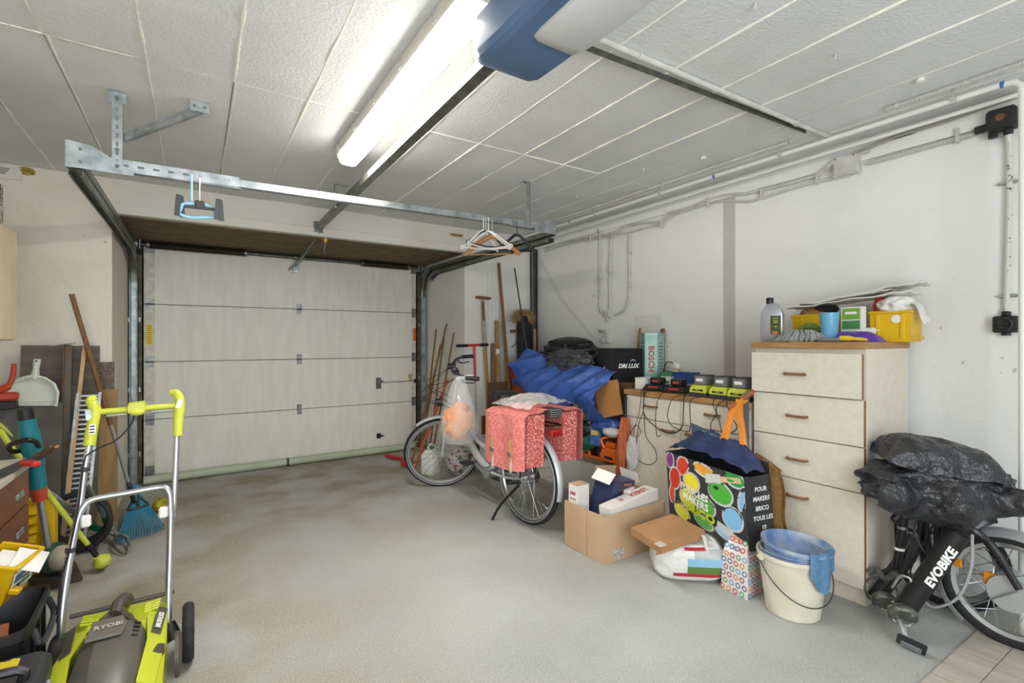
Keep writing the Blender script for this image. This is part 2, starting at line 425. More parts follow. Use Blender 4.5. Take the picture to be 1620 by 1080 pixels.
def hinge(x, z, w=.05):
    mb = MB(); y = YD-.043
    mb.box((x, y-.002, z+.032), (w, .004, .044), None, .001); mb.box((x, y-.002, z-.032), (w, .004, .044), None, .001)
    mb.cyl((x-w/2, y-.006, z), (x+w/2, y-.006, z), .007, seg=8)
    for sx in (-.3, .3):
        for sz in (.038, -.038): mb.cyl((x+sx*w, y-.004, z+sz), (x+sx*w, y-.008, z+sz), .005, seg=6)
    mb.build('hinge', M_hinge, gd)
for i in (1, 2, 3):
    z = PZ0+i*PH
    for x in (PX0+.045, .95, PX1-.03): hinge(x, z, .066 if x < 0 else .05)
for x in (PX0+.045, PX1-.03):       # bottom and top roller brackets
    MB().box((x, YD-.046, PZ0+.06), (.075, .006, .10), None, .002).build('roller_bracket', M_hinge, gd)
    MB().box((x, YD-.050, PZ0+4*PH-.02), (.07, .012, .09), None, .002).build('roller_bracket', M_hinge, gd)
# lock handle with its bolt rod, keeper at the foot
h = MB(); q = onY(599, 606, YD-.045)
h.box((q.x, YD-.046, q.z), (.062, .008, .135), None, .003); h.box((q.x+.012, YD-.066, q.z+.022), (.075, .02, .022), None, .004); h.cyl((q.x-.008, YD-.042, q.z+.022), (q.x-.008, YD-.07, q.z+.022), .014, seg=10)
h.build('lock_handle', M_hinge, gd)
MB().cyl((q.x+.03, YD-.056, q.z+.008), (PX1-.01, YD-.056, q.z+.012), .005, seg=8).build('bolt_rod', M_galv, gd)
MB().box((PX1-.075, YD-.048, q.z+.055), (.045, .008, .085), None, .002).build('keeper_plate', mat('aged_brass', '#b9a678', .5, .4), gd)
MB().box((PX1-.012, YD-.056, q.z+.01), (.03, .03, .045), None, .004).build('bolt_end', M_black, gd)
q = onY(599, 689, YD-.045)
mb = MB().box((q.x, YD-.052, q.z), (.05, .02, .06), None, .006); mb.cyl((q.x, YD-.056, q.z), (q.x+.06, YD-.056, q.z-.006), .008, seg=8); mb.build('foot_bolt', M_black, gd)
# stickers with print lines
def sticker(px, py, w_, h_, col, name):
    q = onY(px, py, YD-.045); m_ = mat(name, col, .5)
    st = MB().box((q.x, YD-.0437, q.z), (w_, .001, h_)).build('sticker', m_, gd, angle=0)
    mb = MB()
    for i in range(9): mb.box((q.x, YD-.0445, q.z-h_*.42+i*h_*.105), (w_*.7, .0006, h_*.025))
    mb.build('printed_line', mat('sticker_print', '#5b4a18', .6), st, angle=0)
sticker(236, 529, .052, .19, '#e7c81e', 'yellow_sticker'); sticker(656, 529, .035, .16, '#e2641c', 'orange_sticker')
# rubber foot seal / pale hose along the foot of the door
M_hose = mat('pale_green_hose', '#b9c3ab', .5, col2='#a8b39a', scale=6)
sl = thing('draught_hose', 'pale green hose lying along the foot of the garage door', 'hose', (.93, YD-.1, 0))
a = onZ(258, 764, .045); b = onZ(640, 718, .045); a.y = min(a.y, YD-.1); b.y = min(b.y, YD-.1)
a = Vector((-.40, YD-.17, .042)); b = Vector((2.28, YD-.09, .042))
MB().tube([a, a.lerp(b, .3)+Vector((0, .005, 0)), a.lerp(b, .6), b], .040, 12, smooth=5).build('hose', M_hose, sl)
for t in (.455, .70): c = a.lerp(b, t); MB().cyl(c-Vector((.012, 0, 0)), c+Vector((.012, 0, 0)), .0415, seg=14).build('joint_ring', M_dgrey if t < .5 else M_hose, sl)
# door frame angles (dark weathered steel uprights)
M_fr = mat('weathered_frame_steel', '#6c6553', .6, .5, '#4b4636', 22)
for n_, x0 in ((5, -.485), (6, 2.302)):
    mb = MB(); mb.bx((x0, YD-.06, 0), (x0+.07, YD-.052, 2.13)); mb.bx((x0+(.065 if x0 < 0 else 0), YD-.06, 0), (x0+(.07 if x0 < 0 else .005), YD+.02, 2.13))
    structure(mb.build('trim_%d' % n_, M_fr, angle=0))
# tracks: upright rail, bend and level rail in one C profile, plus a second safety rail below
M_track = mat('track_steel', '#83877f', .38, .7, '#6a6e66', 18)
CP = [(-.028, -.018), (-.028, .018), (-.018, .022), (-.018, .019), (-.025, .016), (-.025, -.016), (.025, -.016), (.025, .016), (.018, .019), (.018, .022), (.028, .018), (.028, -.018)]
def track(x, lab, sgn):
    t = thing('door_track', lab, 'door track', (x, YD-.1, 0))
    zt = 2.19; yv = YD-.105; r = .32
    up = [(x, yv, .0), (x, yv, 1.0), (x, yv, zt-r)]
    MB().sweep([(a_, b_*sgn*1) for a_, b_ in CP], up, (1, 0, 0)).build('upright_rail', M_galv, t)
    bend = [(x, yv-r*(1-math.cos(i/8*PI/2)), zt-r+r*math.sin(i/8*PI/2)) for i in range(9)]
    MB().sweep(CP, bend, (1, 0, 0)).build('bend', M_track, t)
    lv = [(x, yv-r, zt), (x, 4.2, zt-.005), (x, 3.05, zt-.015)]
    MB().sweep(CP, lv, (1, 0, 0)).build('level_rail', M_track, t)
    lv2 = [(x+.0, yv-r*.6, zt-.13), (x, yv-r*1.2, zt-.062), (x, 4.2, zt-.058), (x, 3.07, zt-.066)]
    MB().sweep([(a_, b_*.9) for a_, b_ in CP], lv2, (1, 0, 0)).build('lower_rail', M_track, t)
    ang_ = MB(); ang_.bx((x-.03 if sgn > 0 else x+.026, yv-.02, 0), (x-.026 if sgn > 0 else x+.03, yv+.1, 1.95)); ang_.build('mounting_angle', M_galv, t)
    MB().tube([(x+sgn*.034, yv+.01, .1), (x+sgn*.034, yv+.01, 2.0)], .004, 6).build('lift_cable', M_dsteel, t)
    for z in (.25, .85, 1.5): MB().bx((x-.05, yv+.02, z), (x+.05, yv+.06, z+.045), .002).build('wall_clip', M_galv, t)
    return t
track(-.478, 'steel door track curving from upright to level by the cream wall', 1)
track(2.365, 'steel door track curving from upright to level by the leaning tools', -1)
# torsion springs on their shaft above the door
ts = thing('torsion_spring_assembly', 'dark torsion springs on a steel shaft above the garage door', 'door spring', (.93, YD-.12, 2.2))
ys, zs = YD-.11, 2.222
MB().cyl((-.47, ys, zs), (2.35, ys, zs), .0125, seg=10).build('shaft', M_dsteel, ts)
def coil(x0, x1):
    n = int((x1-x0)/.011); P = []
    for i in range(n*10): a_ = i*2*PI/10; P.append((x0+(x1-x0)*i/(n*10), ys+.03*math.cos(a_), zs+.03*math.sin(a_)))
    mb = MB().tube(P, .0052, 5); mb.build('spring', mat('oiled_spring_steel', '#3c382c', .5, .6), ts)
coil(-.36, .42); coil(1.62, 2.16)
for x in (.43, 1.61, .90, -.37, 2.17): MB().cyl((x-.012, ys, zs), (x+.012, ys, zs), .034 if x != .90 else .024, seg=14).build('spring_cone', M_hinge, ts)
for x in (-.465, 2.34): MB().cyl((x-.02, ys, zs), (x+.02, ys, zs), .055, seg=18).build('cable_drum', M_galv, ts)
for x in (-.43, .955, 2.30): MB().bx((x-.006, ys-.04, zs-.045), (x+.006, ys+.045, zs+.036), .002).build('bearing_plate', M_galv, ts)
# cross bar joining the track ends, with slotted brackets
YC = 3.05
zl, zr = 2.165, 2.195
cb = thing('track_crossbar', 'long galvanised crossbar hung below the ceiling joining both door tracks', 'support bar', (.93, YC, zl))
def lbar(p0, p1, h_, d_, t=.003):
    m = MB(); p0 = Vector(p0); p1 = Vector(p1); D = p1-p0; ax = D.normalized(); upv = Vector((0, 0, 1)); yv = Vector((0, 1, 0))
    M4 = Matrix((ax, yv, ax.cross(yv))).transposed().to_4x4(); M4.translation = p0; L_ = D.length
    m.box((L_/2, 0, 0), (L_, t, h_), M4); m.box((L_/2, d_/2, -h_/2), (L_, d_, t), M4); m.box((L_/2, d_*.4, h_/2), (L_, d_*.8, t), M4)
    return m
lbar((-.02, YC-.006, zl+.016), (2.05, YC-.006, zr+.016), .036, .045).build('bar', M_galv, cb)
mbx = MB(); perforated(mbx, (-.47, YC-.012, zl+.015), (.20, YC-.012, zl+.022), (0, -1, 0), .055, .003, .026, .062, .010); mbx.box((-.13, YC+.008, zl-.011), (.68, .04, .003)); mbx.build('slotted_bracket', M_galv, cb)
mbx = MB(); perforated(mbx, (1.95, YC-.012, zr+.012), (2.37, YC-.012, zr+.016), (0, -1, 0), .05, .003, .026, .062, .010); mbx.box((2.16, YC+.008, zr-.011), (.42, .04, .003)); mbx.build('slotted_bracket', M_galv, cb)
# triangular gusset plates at both ends
m = Matrix.Translation((-.505, YC-.018, zl-.03)) @ Matrix.Rotation(R(90), 4, 'X')
mbx = MB().prism([(0, 0), (.25, .0), (.25, .02), (.09, .115), (0, .125)], .003, m)
mbx.bx((-.508, YC-.02, zl-.03), (-.503, YC+.04, zl+.095)); mbx.build('gusset_plate', M_galv, cb)
for z in (.03, .09): MB().cyl((-.455, YC-.0195, zl-.03+z), (-.455, YC-.0235, zl-.03+z), .008, seg=6).build('bolt', M_dsteel, cb)
m = Matrix.Translation((2.375, YC-.018, zr-.035)) @ Matrix.Rotation(R(90), 4, 'X')
mbx = MB().prism([(0, 0), (0, .125), (-.07, .11), (-.2, .03), (-.2, 0)], .003, m); mbx.bx((2.375, YC-.02, zr-.035), (2.379, YC+.05, zr+.09)); mbx.build('gusset_plate', M_galv, cb)
# slotted hanger struts and brace up to the ceiling
def ceilfoot(mb, p, s=1):
    mb.bx((p.x-.035, p.y-.02, ZC-.004), (p.x+.035, p.y+.03, ZC)); mb.bx((p.x-.035, p.y+.012, ZC-.05), (p.x+.035, p.y+.016, ZC))
q = onY(185, 200, YC-.03)
hs = thing('hanger_strut', 'slotted galvanised strut hanging the crossbar beside the blue clothes hanger', 'strut', (q.x, YC-.02, zl))
mb = MB(); perforated(mb, (q.x, YC-.022, zl-.012), (q.x, YC-.022, ZC-.004), (0, -1, 0), .038, .003, .020, .042, .010, .03, -1); mb.build('strut', M_galv, hs)
mb = MB(); ceilfoot(mb, Vector((q.x, YC-.03, 0))); mb.build('ceiling_foot', M_galv, hs)
for z in (zl+.005, zl+.085, ZC-.03): MB().cyl((q.x, YC-.024, z), (q.x, YC-.03, z), .009, seg=8).build('bolt', M_dsteel, hs)
b0 = onY(192, 218, YC+.02); b1 = onZ(316, 172, ZC-.035)
br = thing('diagonal_brace', 'slotted diagonal brace from the hanger strut to the ceiling', 'strut', b0)
dirb = (b1-b0).normalized(); nb = dirb.cross(Vector((0, 0, 1))).normalized()
mb = MB(); perforated(mb, b0, b1, nb, .036, .003, .022, .048, .010, .022, -1); mb.build('strut', M_galv, br)
mb = MB(); mb.bx((b1.x-.04, b1.y-.012, ZC-.055), (b1.x+.04, b1.y-.008, ZC)); mb.bx((b1.x-.04, b1.y-.012, ZC-.004), (b1.x+.04, b1.y+.035, ZC)); mb.build('ceiling_foot', M_galv, br)
for dx in (-.022, .022): MB().cyl((b1.x+dx, b1.y-.012, ZC-.03), (b1.x+dx, b1.y-.018, ZC-.03), .007, seg=6).build('bolt', M_dsteel, br)
q = onY(833, 320, YC)
hs = thing('hanger_strut', 'plain galvanised strut hanging the crossbar near the white coat hangers', 'strut', (q.x, YC-.02, zr))
mb = MB().bx((q.x-.016, YC-.022, zr-.02), (q.x+.016, YC-.019, ZC)); mb.bx((q.x+.013, YC-.022, zr-.02), (q.x+.016, YC+.012, ZC)); mb.build('strut', M_galv, hs)
mb = MB(); mb.bx((q.x-.05, YC-.03, ZC-.004), (q.x+.02, YC+.02, ZC)); mb.cyl((q.x-.036, YC, ZC-.004), (q.x-.036, YC, ZC-.02), .008, seg=6); mb.build('ceiling_foot', M_galv, hs)

# ---------------- opener
M_blue = mat('steel_blue_plastic', '#4a678b', .45, col2='#58749a', scale=2.5)
M_cover = mat('frosted_lamp_cover', '#d4d6d8', .35, col2='#c9cccf', scale=3)
op = thing('garage_door_opener', 'ceiling-hung garage door opener with steel-blue motor housing and long rail', 'door opener', (.93, 1.4, 2.3))
OX = .93
RP = [(-.022, -.03), (-.022, .012), (-.026, .018), (.026, .018), (.022, .012), (.022, -.03), (.008, -.03), (.008, -.024), (.016, -.024), (.016, .01), (-.016, .01), (-.016, -.024), (-.008, -.024), (-.008, -.03)]
MB().sweep([(a_, -b_) for a_, b_ in RP], [(OX, 1.2, 2.372), (OX, 3, 2.362), (OX, YF-.02, 2.345)], (1, 0, 0)).build('rail', M_track, op)
MB().bx((OX-.04, YF-.02, 2.30), (OX+.04, YF, 2.40), .003).build('header_bracket', M_hinge, op)
mb = MB()                                      # housing: tapered tub with a rounded far end
def hsec(y, x0, x1, zb, zt, cut): return [(x0, y, zt), (x0, y, zb+cut), (x0+cut*.35, y, zb+cut*.35), (x0+cut, y, zb), (x1-cut*.6, y, zb), (x1, y, zb+cut*.6), (x1, y, zt)]
HX0, HX1 = OX-.135, OX+.135
mb.loft([hsec(1.515, HX0+.05, HX1-.03, 2.335, 2.40, .012), hsec(1.51, HX0+.03, HX1-.02, 2.305, 2.41, .02), hsec(1.49, HX0+.012, HX1-.008, 2.288, 2.415, .03), hsec(1.44, HX0, HX1, 2.274, 2.415, .03), hsec(1.30, HX0, HX1, 2.268, 2.415, .03), hsec(.85, HX0, HX1, 2.268, 2.415, .03)])
hz = mb.build('motor_housing', M_blue, op, angle=28)
mb = MB()                                      # rounded translucent lamp cover over the near half
def csec(y, x0, x1, zb):
    w_ = x1-x0; return [(x0, y, 2.40), (x0, y, zb+.05), (x0+w_*.05, y, zb+.012), (x0+w_*.16, y, zb), (x1-w_*.16, y, zb), (x1-w_*.05, y, zb+.014), (x1, y, zb+.06), (x1, y, 2.40)]
mb.loft([csec(1.245, OX-.055, HX1-.005, 2.266), csec(1.235, OX-.06, HX1+.004, 2.258), csec(1.19, OX-.065, HX1+.008, 2.250), csec(1.05, OX-.065, HX1+.008, 2.247), csec(.86, OX-.065, HX1+.008, 2.25)])
mb.build('lamp_cover', M_cover, op, angle=40)
MB().bx((OX-.03, 1.12, ZC-.13), (OX+.15, 1.17, ZC), .003).build('ceiling_bracket', M_galv, op)
mb = MB().bx((OX-.035, 3.86, 2.345), (OX+.035, 3.9, 2.352)); mb.bx((OX-.036, 3.862, 2.352), (OX-.033, 3.898, ZC)); mb.bx((OX-.036, 3.862, ZC-.004), (OX+.07, 3.898, ZC)); mb.build('rail_hanger', M_galv, op)
# drive arm to the door top
q0 = Vector((OX, 4.62, 2.30)); q1 = Vector((OX-.02, YD-.06, 2.14))
MB().bar(q0, q1, .03, .006, (1, 0, 0)).build('drive_arm', M_galv, op)
MB().bx((OX-.05, YD-.075, 2.06), (OX+.01, YD-.045, 2.16), .003).build('door_bracket', M_galv, op)
MB().bar((OX+.05, YD-.5, 2.262), (OX-.09, YD-.07, 2.09), .028, .005, (1, 0, 0)).build('stay', M_galv, op)
pc = onY(515, 362, 4.5)
MB().tube([pc, pc+Vector((.001, 0, -.12))], .0025, 6).build('release_cord', M_white, op)
mb = MB().box(pc+Vector((0, 0, -.10)), (.028, .02, .034), None, .006); mb.build('release_tag', mat('amber_plastic', '#e0a030', .4), op)
MB().box(pc+Vector((-.01, .02, -.2)), (.03, .02, .035), None, .005).build('pull_handle', M_dgrey, op)
MB().cyl(pc+Vector((0, .01, -.12)), pc+Vector((-.008, .02, -.19)), .004, seg=6).build('release_rod', M_galv, op)

# ---------------- fluorescent batten
lf = thing('fluorescent_light', 'long glowing fluorescent batten light under clear cover on the ceiling', 'ceiling light', (.79, 2.3, ZC))
LX, LY0, LY1 = .80, 1.44, 3.14
M_tray = mat('lamp_tray', '#c9c7bf', .5); 
def lamp_extra(nt, N, L, b, mp):
    # lamp cover glows everywhere; dead-insect dirt dims the near end
    geo = N.new('ShaderNodeNewGeometry'); sep = N.new('ShaderNodeSeparateXYZ'); L.new(geo.outputs['Position'], sep.inputs[0])
    m1 = N.new('ShaderNodeMapRange'); m1.inputs[1].default_value = 1.46; m1.inputs[2].default_value = 1.72; m1.inputs[3].default_value = .16; m1.inputs[4].default_value = 1; L.new(sep.outputs['Y'], m1.inputs[0])
    m2 = N.new('ShaderNodeMapRange'); m2.inputs[1].default_value = 3.12; m2.inputs[2].default_value = 3.05; m2.inputs[3].default_value = .12; m2.inputs[4].default_value = 1; L.new(sep.outputs['Y'], m2.inputs[0])
    mu = N.new('ShaderNodeMath'); mu.operation = 'MULTIPLY'; L.new(m1.outputs[0], mu.inputs[0]); L.new(m2.outputs[0], mu.inputs[1])
    sn = N.new('ShaderNodeSeparateXYZ'); L.new(geo.outputs['Normal'], sn.inputs[0])      # reflector tray throws the light downwards
    m4 = N.new('ShaderNodeMapRange'); m4.inputs[1].default_value = -.55; m4.inputs[2].default_value = -.93; m4.inputs[3].default_value = .13; m4.inputs[4].default_value = 1; L.new(sn.outputs['Z'], m4.inputs[0])
    m5 = N.new('ShaderNodeMath'); m5.operation = 'MULTIPLY'; L.new(mu.outputs[0], m5.inputs[0]); L.new(m4.outputs[0], m5.inputs[1])
    m3 = N.new('ShaderNodeMath'); m3.operation = 'MULTIPLY'; m3.inputs[1].default_value = TUBE_EMIT; L.new(m5.outputs[0], m3.inputs[0])
    L.new(m3.outputs[0], b.inputs['Emission Strength'])
M_lamp = mat('glowing_diffuser', '#f2ead8', .35, emit=(1., .945, .86), estr=1, extra=lamp_extra)
MB().bx((LX-.074, LY0, ZC-.060), (LX+.074, LY1, ZC-.002), .006).build('tray', M_tray, lf)
def lsec(y, k, dz=0.): 
    hw = .064*k; zb = ZC-.112+dz; return [(LX-hw, y, ZC-.058), (LX-hw*.96, y, ZC-.075), (LX-hw*.7, y, zb+.006), (LX-hw*.3, y, zb), (LX+hw*.3, y, zb), (LX+hw*.7, y, zb+.006), (LX+hw*.96, y, ZC-.075), (LX+hw, y, ZC-.058)]
MB().loft([lsec(LY0, .8, .04), lsec(LY0+.03, 1), lsec(LY1-.03, 1), lsec(LY1, .8, .04)]).build('diffuser', M_lamp, lf, angle=50)
for i, y in enumerate((1.62, 1.98, 2.33, 2.68, 3.02)):
    for sx in (-1, 1):
        x = LX+sx*.076
        MB().tube([(x, y-.012, ZC-.02), (x+sx*.012, y-.012, ZC-.04), (x+sx*.004, y-.012, ZC-.062), (x+sx*.004, y+.012, ZC-.062), (x+sx*.012, y+.012, ZC-.04), (x, y+.012, ZC-.02)], .0025, 6).build('clip', M_chrome, lf)
MB().tube([(LX+.06, LY0+.02, ZC-.03), (LX+.075, LY0-.02, ZC-.06), (LX+.085, LY0+.06, ZC-.085), (LX+.10, LY0+.12, ZC-.05), (LX+.12, LY0+.2, ZC-.12)], .004, 6, smooth=5).build('power_lead', M_white, lf)
# ================================================================ PIPES, CONDUITS, SWITCHES
M_pipe = mat('white_pipe', '#e6e6e2', .4); M_cond = mat('painted_conduit', '#cfcec9', .6, col2='#bdbcb6', scale=12)
M_clip = mat('painted_clip', '#c4c3bd', .6); M_corr = mat('corrugated_conduit_grey', '#b9bab6', .6)
def corrugated(mb, path, r, pitch=.009):
    P = spline(path, 6); out = []; rr = []; acc = 0
    for i in range(len(P)-1):
        n = max(1, int((P[i+1]-P[i]).length/(pitch/2)))
        for k in range(n): out.append(P[i].lerp(P[i+1], k/n)); rr.append(r if len(rr) % 2 else r*.86)
    out.append(P[-1]); rr.append(r); return mb.tube(out, rr, 8)
def clip_at(parent, p, d, r, nrm, m=M_clip):
    d = Vector(d).normalized()
    MB().cyl(p-d*.009, p+d*.009, r+.004, seg=12).bar(p, p+Vector(nrm)*(r+.02), .016, .014, d).build('clip', m, parent)
# white water pipe hung under the ceiling, elbow and drop at the near end
XP, ZP = 3.075, 2.487
wp = thing('water_pipe', 'white water pipe hung below the ceiling along the right wall', 'pipe', (XP, 2.5, ZP))
ye = onX(1616, 150, XP).y
MB().tube([(XP, YF-.002, ZP-.002), (XP, 3, ZP), (XP, ye+.06, ZP), (XP, ye+.02, ZP-.008), (XP, ye, ZP-.03), (XP, ye-.003, ZP-.07), (XP, ye-.003, .001)], .0135, 12).build('pipe', M_pipe, wp)
for px in (942, 1045, 1235, 1510):
    y = onX(px, 300, XP).y; mb = MB(); mb.cyl((XP, y-.012, ZP), (XP, y+.012, ZP), .018, seg=12); mb.cyl((XP-.02, y, ZP), (XP-.02, y, ZC), .004, seg=6); mb.cyl((XP+.02, y, ZP), (XP+.02, y, ZC), .004, seg=6); mb.box((XP, y, ZP), (.056, .02, .012)); mb.cyl((XP-.02, y, ZC-.006), (XP-.02, y, ZC), .01, seg=8); mb.build('pipe_clamp', M_clip, wp)
for px, c in ((1130, 'blue'), (902, 'blue'), (1586, 'blue')):
    y = onX(px, 290, XP).y; MB().cyl((XP, y-.008, ZP), (XP, y+.008, ZP), .0142, seg=12).build('tape_band', mat('blue_tape', '#3d6fb4', .5), wp)
# second pipe lower, against the wall top
sp = MB().tube([(3.24, YF-.002, 2.455), (3.24, 1.95, 2.47), (3.24, 1.2, 2.475), (3.24, .5, 2.48)], .011, 10).build('heating_pipe', M_pipe); tag(sp, 'thin white pipe running between the water pipe and the wall', 'pipe')
# ceiling conduit parallel to the wall with clips
cc = thing('ceiling_conduit', 'grey conduit clipped to the ceiling alongside the water pipe', 'conduit', (2.985, 2.5, ZC))
corrugated(MB(), [(2.985, onX(1400, 160, 2.985).y, ZC-.012), (2.985, .9, ZC-.012), (2.985, .45, ZC-.012)], .012).build('corrugated_length', M_corr, cc)
MB().tube([(3.06, 4.0, ZC-.03), (2.99, 4.05, ZC-.014), (2.985, 3.9, ZC-.012), (2.985, 1.55, ZC-.012)], .010, 8, smooth=4).build('conduit', M_cond, cc)
for px in (923, 982, 1050, 1142, 1253, 1420): y = onX(px, 260, 2.985).y; clip_at(cc, Vector((2.985, y, ZC-.012)), (0, 1, 0), .010, (0, 0, 1))
# conduit and flat steel strip crossing the ceiling from the opener to the wall
p0 = onZ(925, 52, ZC-.014); p1 = onZ(1312, 217, ZC-.014)
xc = thing('cross_conduit', 'pale conduit crossing the ceiling from the opener to the right wall', 'conduit', p0)
MB().tube([p0, p0.lerp(p1, .5), p1], .013, 10).build('conduit', M_cond, xc)
for t in (.16, .5, .81): q = p0.lerp(p1, t); clip_at(xc, q, p1-p0, .013, (0, 0, 1))
s0 = onZ(920, 72, ZC-.035); s1 = onZ(1275, 208, ZC-.02)
ss = thing('ceiling_strip', 'dark flat steel strip fixed under the ceiling below the crossing conduit', 'steel strip', s0)
MB().bar(s0, s1, .003, .026, (0, 0, 1)).build('strip', M_dsteel, ss)
for t in (.01, .42, .80): q = s0.lerp(s1, t); MB().cyl(q+Vector((0, 0, .014)), (q.x, q.y, ZC), .006, seg=6).build('stud', M_clip, ss)
# two parallel wall conduits from the corner to the junction box
XW = XR-.02
up_px = [(862, 392), (895, 382), (935, 374), (975, 368), (985, 360), (1020, 352), (1047, 350), (1056, 337), (1085, 330), (1120, 316), (1150, 308), (1180, 306), (1205, 300), (1250, 290), (1293, 277)]
lo_px = [(862, 397), (905, 384), (950, 376), (985, 370), (1022, 360), (1050, 352), (1065, 340), (1120, 322), (1150, 318), (1185, 318), (1210, 311), (1250, 299), (1293, 287), (1345, 277)]
def wallpath(L_, x=XW): return [onX(px, py, x) for px, py in L_]
def cl(z): return [Vector((p.x, min(p.y, YF-.02), min(p.z, 2.42))) for p in z]
wc = thing('wall_conduit', 'upper of the two grey conduits running along the right wall', 'conduit', (XW, 3, 2.3))
MB().tube(cl(wallpath(up_px)), .011, 8, smooth=3).build('conduit', M_cond, wc)
P = cl(wallpath(up_px))
for i in (2, 6, 9, 12, 14): MB().box(P[i]+Vector((-.004, 0, -.02)), (.026, .014, .075), None, .003).build('clip', M_clip, wc)
wc2 = MB().tube(cl(wallpath(lo_px, XW+.002)), .009, 8, smooth=3).build('wall_conduit', M_cond); tag(wc2, 'lower grey conduit along the right wall ending at the grey junction box', 'conduit')
# junction box, broken plaster hole and corrugated conduit onwards
q = onX(1343, 262, XR)
jb = thing('junction_box', 'square painted junction box on the right wall beside the plaster hole', 'junction box', q)
MB().bx((XR-.055, q.y-.07, q.z-.065), (XR-.001, q.y+.07, q.z+.06), .006).build('box', M_cond, jb)
MB().bx((XR-.060, q.y-.06, q.z-.055), (XR-.0545, q.y+.06, q.z+.05), .003).build('lid', M_cond, jb)
for dy in (-.05, .05): MB().cyl((XR-.06, q.y+dy, q.z+.04), (XR-.063, q.y+dy, q.z+.04), .005, seg=6).build('screw', M_rust, jb)
hq = onX(1308, 250, XR)
mb = MB(); 
ring = [(hq.y+.055*math.cos(a)*(1+.4*noise.noise((a, 1, 2)))*1.1, hq.z+.05*math.sin(a)*(1+.5*noise.noise((a, 5, 2)))) for a in [i/14*2*PI for i in range(14)]]
mb.loft([[(XR-.008, y, z) for y, z in ring], [(XR-.001, hq.y+(y-hq.y)*1.25, hq.z+(z-hq.z)*1.25) for y, z in ring]], caps=False); mb._mk([(XR-.002, y, z) for y, z in ring], [tuple(range(14))])
pt = mb.build('plaster_hole', mat('broken_plaster', '#7a6142', .95, col2='#b49a72', scale=40, bump=.6), angle=0); tag(pt, 'brown patch of broken plaster behind the conduits on the right wall', 'plaster patch')
sc_ = MB(); sc_.tube([onX(1293, 277, XW-.01), onX(1312, 262, XW-.03), onX(1325, 250, XW-.03), onX(1345, 246, XW-.02), onX(1375, 238, XW-.02)], .012, 8, smooth=4)
tag(sc_.build('bent_conduit', M_cond), 'bent conduit looping over the grey junction box', 'conduit')
cw = thing('corrugated_conduit', 'corrugated grey conduit from junction box to the black switch box', 'conduit', (XW, 1.2, 2.3))
a = onX(1372, 258, XW); b = onX(1565, 205, XW); c = onX(1590, 190, XR-.04)
corrugated(MB(), [a, a.lerp(b, .5), b], .014).build('conduit', M_corr, cw)
for px, py in ((1515, 218),): MB().box(onX(px, py, XR-.02)+Vector((0, 0, .012)), (.036, .016, .075), None, .003).build('clip', M_clip, cw)
b2 = MB(); corrugated(b2, [onX(1330, 252, XR-.05), onX(1420, 215, XR-.05), onX(1500, 190, XR-.05), onX(1608, 152, XR-.05)], .011); tag(b2.build('flexible_conduit', mat('dark_flex', '#9a958a', .6)), 'dark corrugated conduit above the black switch box', 'conduit')
# thin black cables looping near the hole
tag(MB().tube([onX(1392, 238, XR-.01), onX(1400, 226, XR-.015), onX(1425, 217, XR-.02), onX(1468, 205, XR-.015), onX(1530, 185, XR-.01), onX(1610, 165, XR-.01)], .003, 6, smooth=4).build('thin_cable', M_dgrey), 'thin dark cable running to the black switch box', 'cable')
# black switch box, drop conduit, rotary switch
M_bake = mat('black_bakelite', '#1d1d1c', .5, col2='#3a3936', scale=60, contrast=(.6, .75), bump=.1)
q = onX(1590, 192, XR)
sb = thing('switch_box', 'black bakelite junction box at the top of the drop conduit', 'junction box', q)
MB().bx((XR-.08, q.y-.055, q.z-.055), (XR-.002, q.y+.055, q.z+.05), .012).build('body', M_bake, sb)
mb = MB(); mb.cyl((XR-.08, q.y, q.z), (XR-.086, q.y, q.z), .018, seg=16); mb.build('brand_disc', M_rust, sb)
for dy in (-.02, .035): MB().cyl((XR-.04, q.y+dy, q.z-.053), (XR-.04, q.y+dy, q.z-.08), .018, seg=10).build('gland', M_bake, sb)
MB().cyl((XR-.04, q.y+.05, q.z-.02), (XR-.035, q.y+.10, q.z-.02), .02, seg=10).build('gland', M_bake, sb)
r_ = onX(1594, 513, XR)
dc = thing('drop_conduit', 'speckled vertical conduit between the two black wall switches', 'conduit', (XR-.02, q.y-.02, r_.z))
M_spk = mat('flaking_conduit', '#d2d1cb', .7, col2='#4b4a46', scale=55, contrast=(.62, .68))
MB().tube([(XR-.04, q.y-.02, q.z-.08), (XR-.02, q.y-.02, q.z-.13), (XR-.02, (q.y+r_.y)/2-.015, 2.0), (XR-.02, r_.y, r_.z+.045)], .012, 8).build('conduit', M_spk, dc)
for z in (2.1, r_.z+.14): MB().box((XR-.012, r_.y-.005, z), (.024, .075, .014), None, .003).build('clip', M_galv, dc)
rs = thing('rotary_switch', 'black rotary wall switch at the foot of the drop conduit', 'switch', r_)
MB().bx((XR-.05, r_.y-.045, r_.z-.04), (XR-.001, r_.y+.045, r_.z+.04), .006).build('body', M_bake, rs)
MB().lathe([(.033, 0), (.033, .01), (.026, .012), (.02, .008)], TR((XR-.05, r_.y, r_.z), 0, -90, 0), 20).build('dial', M_bake, rs)
MB().box((XR-.068, r_.y, r_.z), (.02, .036, .011), None, .003).build('knob', M_black, rs)
MB().cyl((XR-.025, r_.y, r_.z+.04), (XR-.02, r_.y, r_.z+.06), .018, seg=10).build('gland', M_bake, rs); MB().cyl((XR-.025, r_.y, r_.z-.04), (XR-.025, r_.y, r_.z-.055), .018, seg=10).build('gland', M_bake, rs)
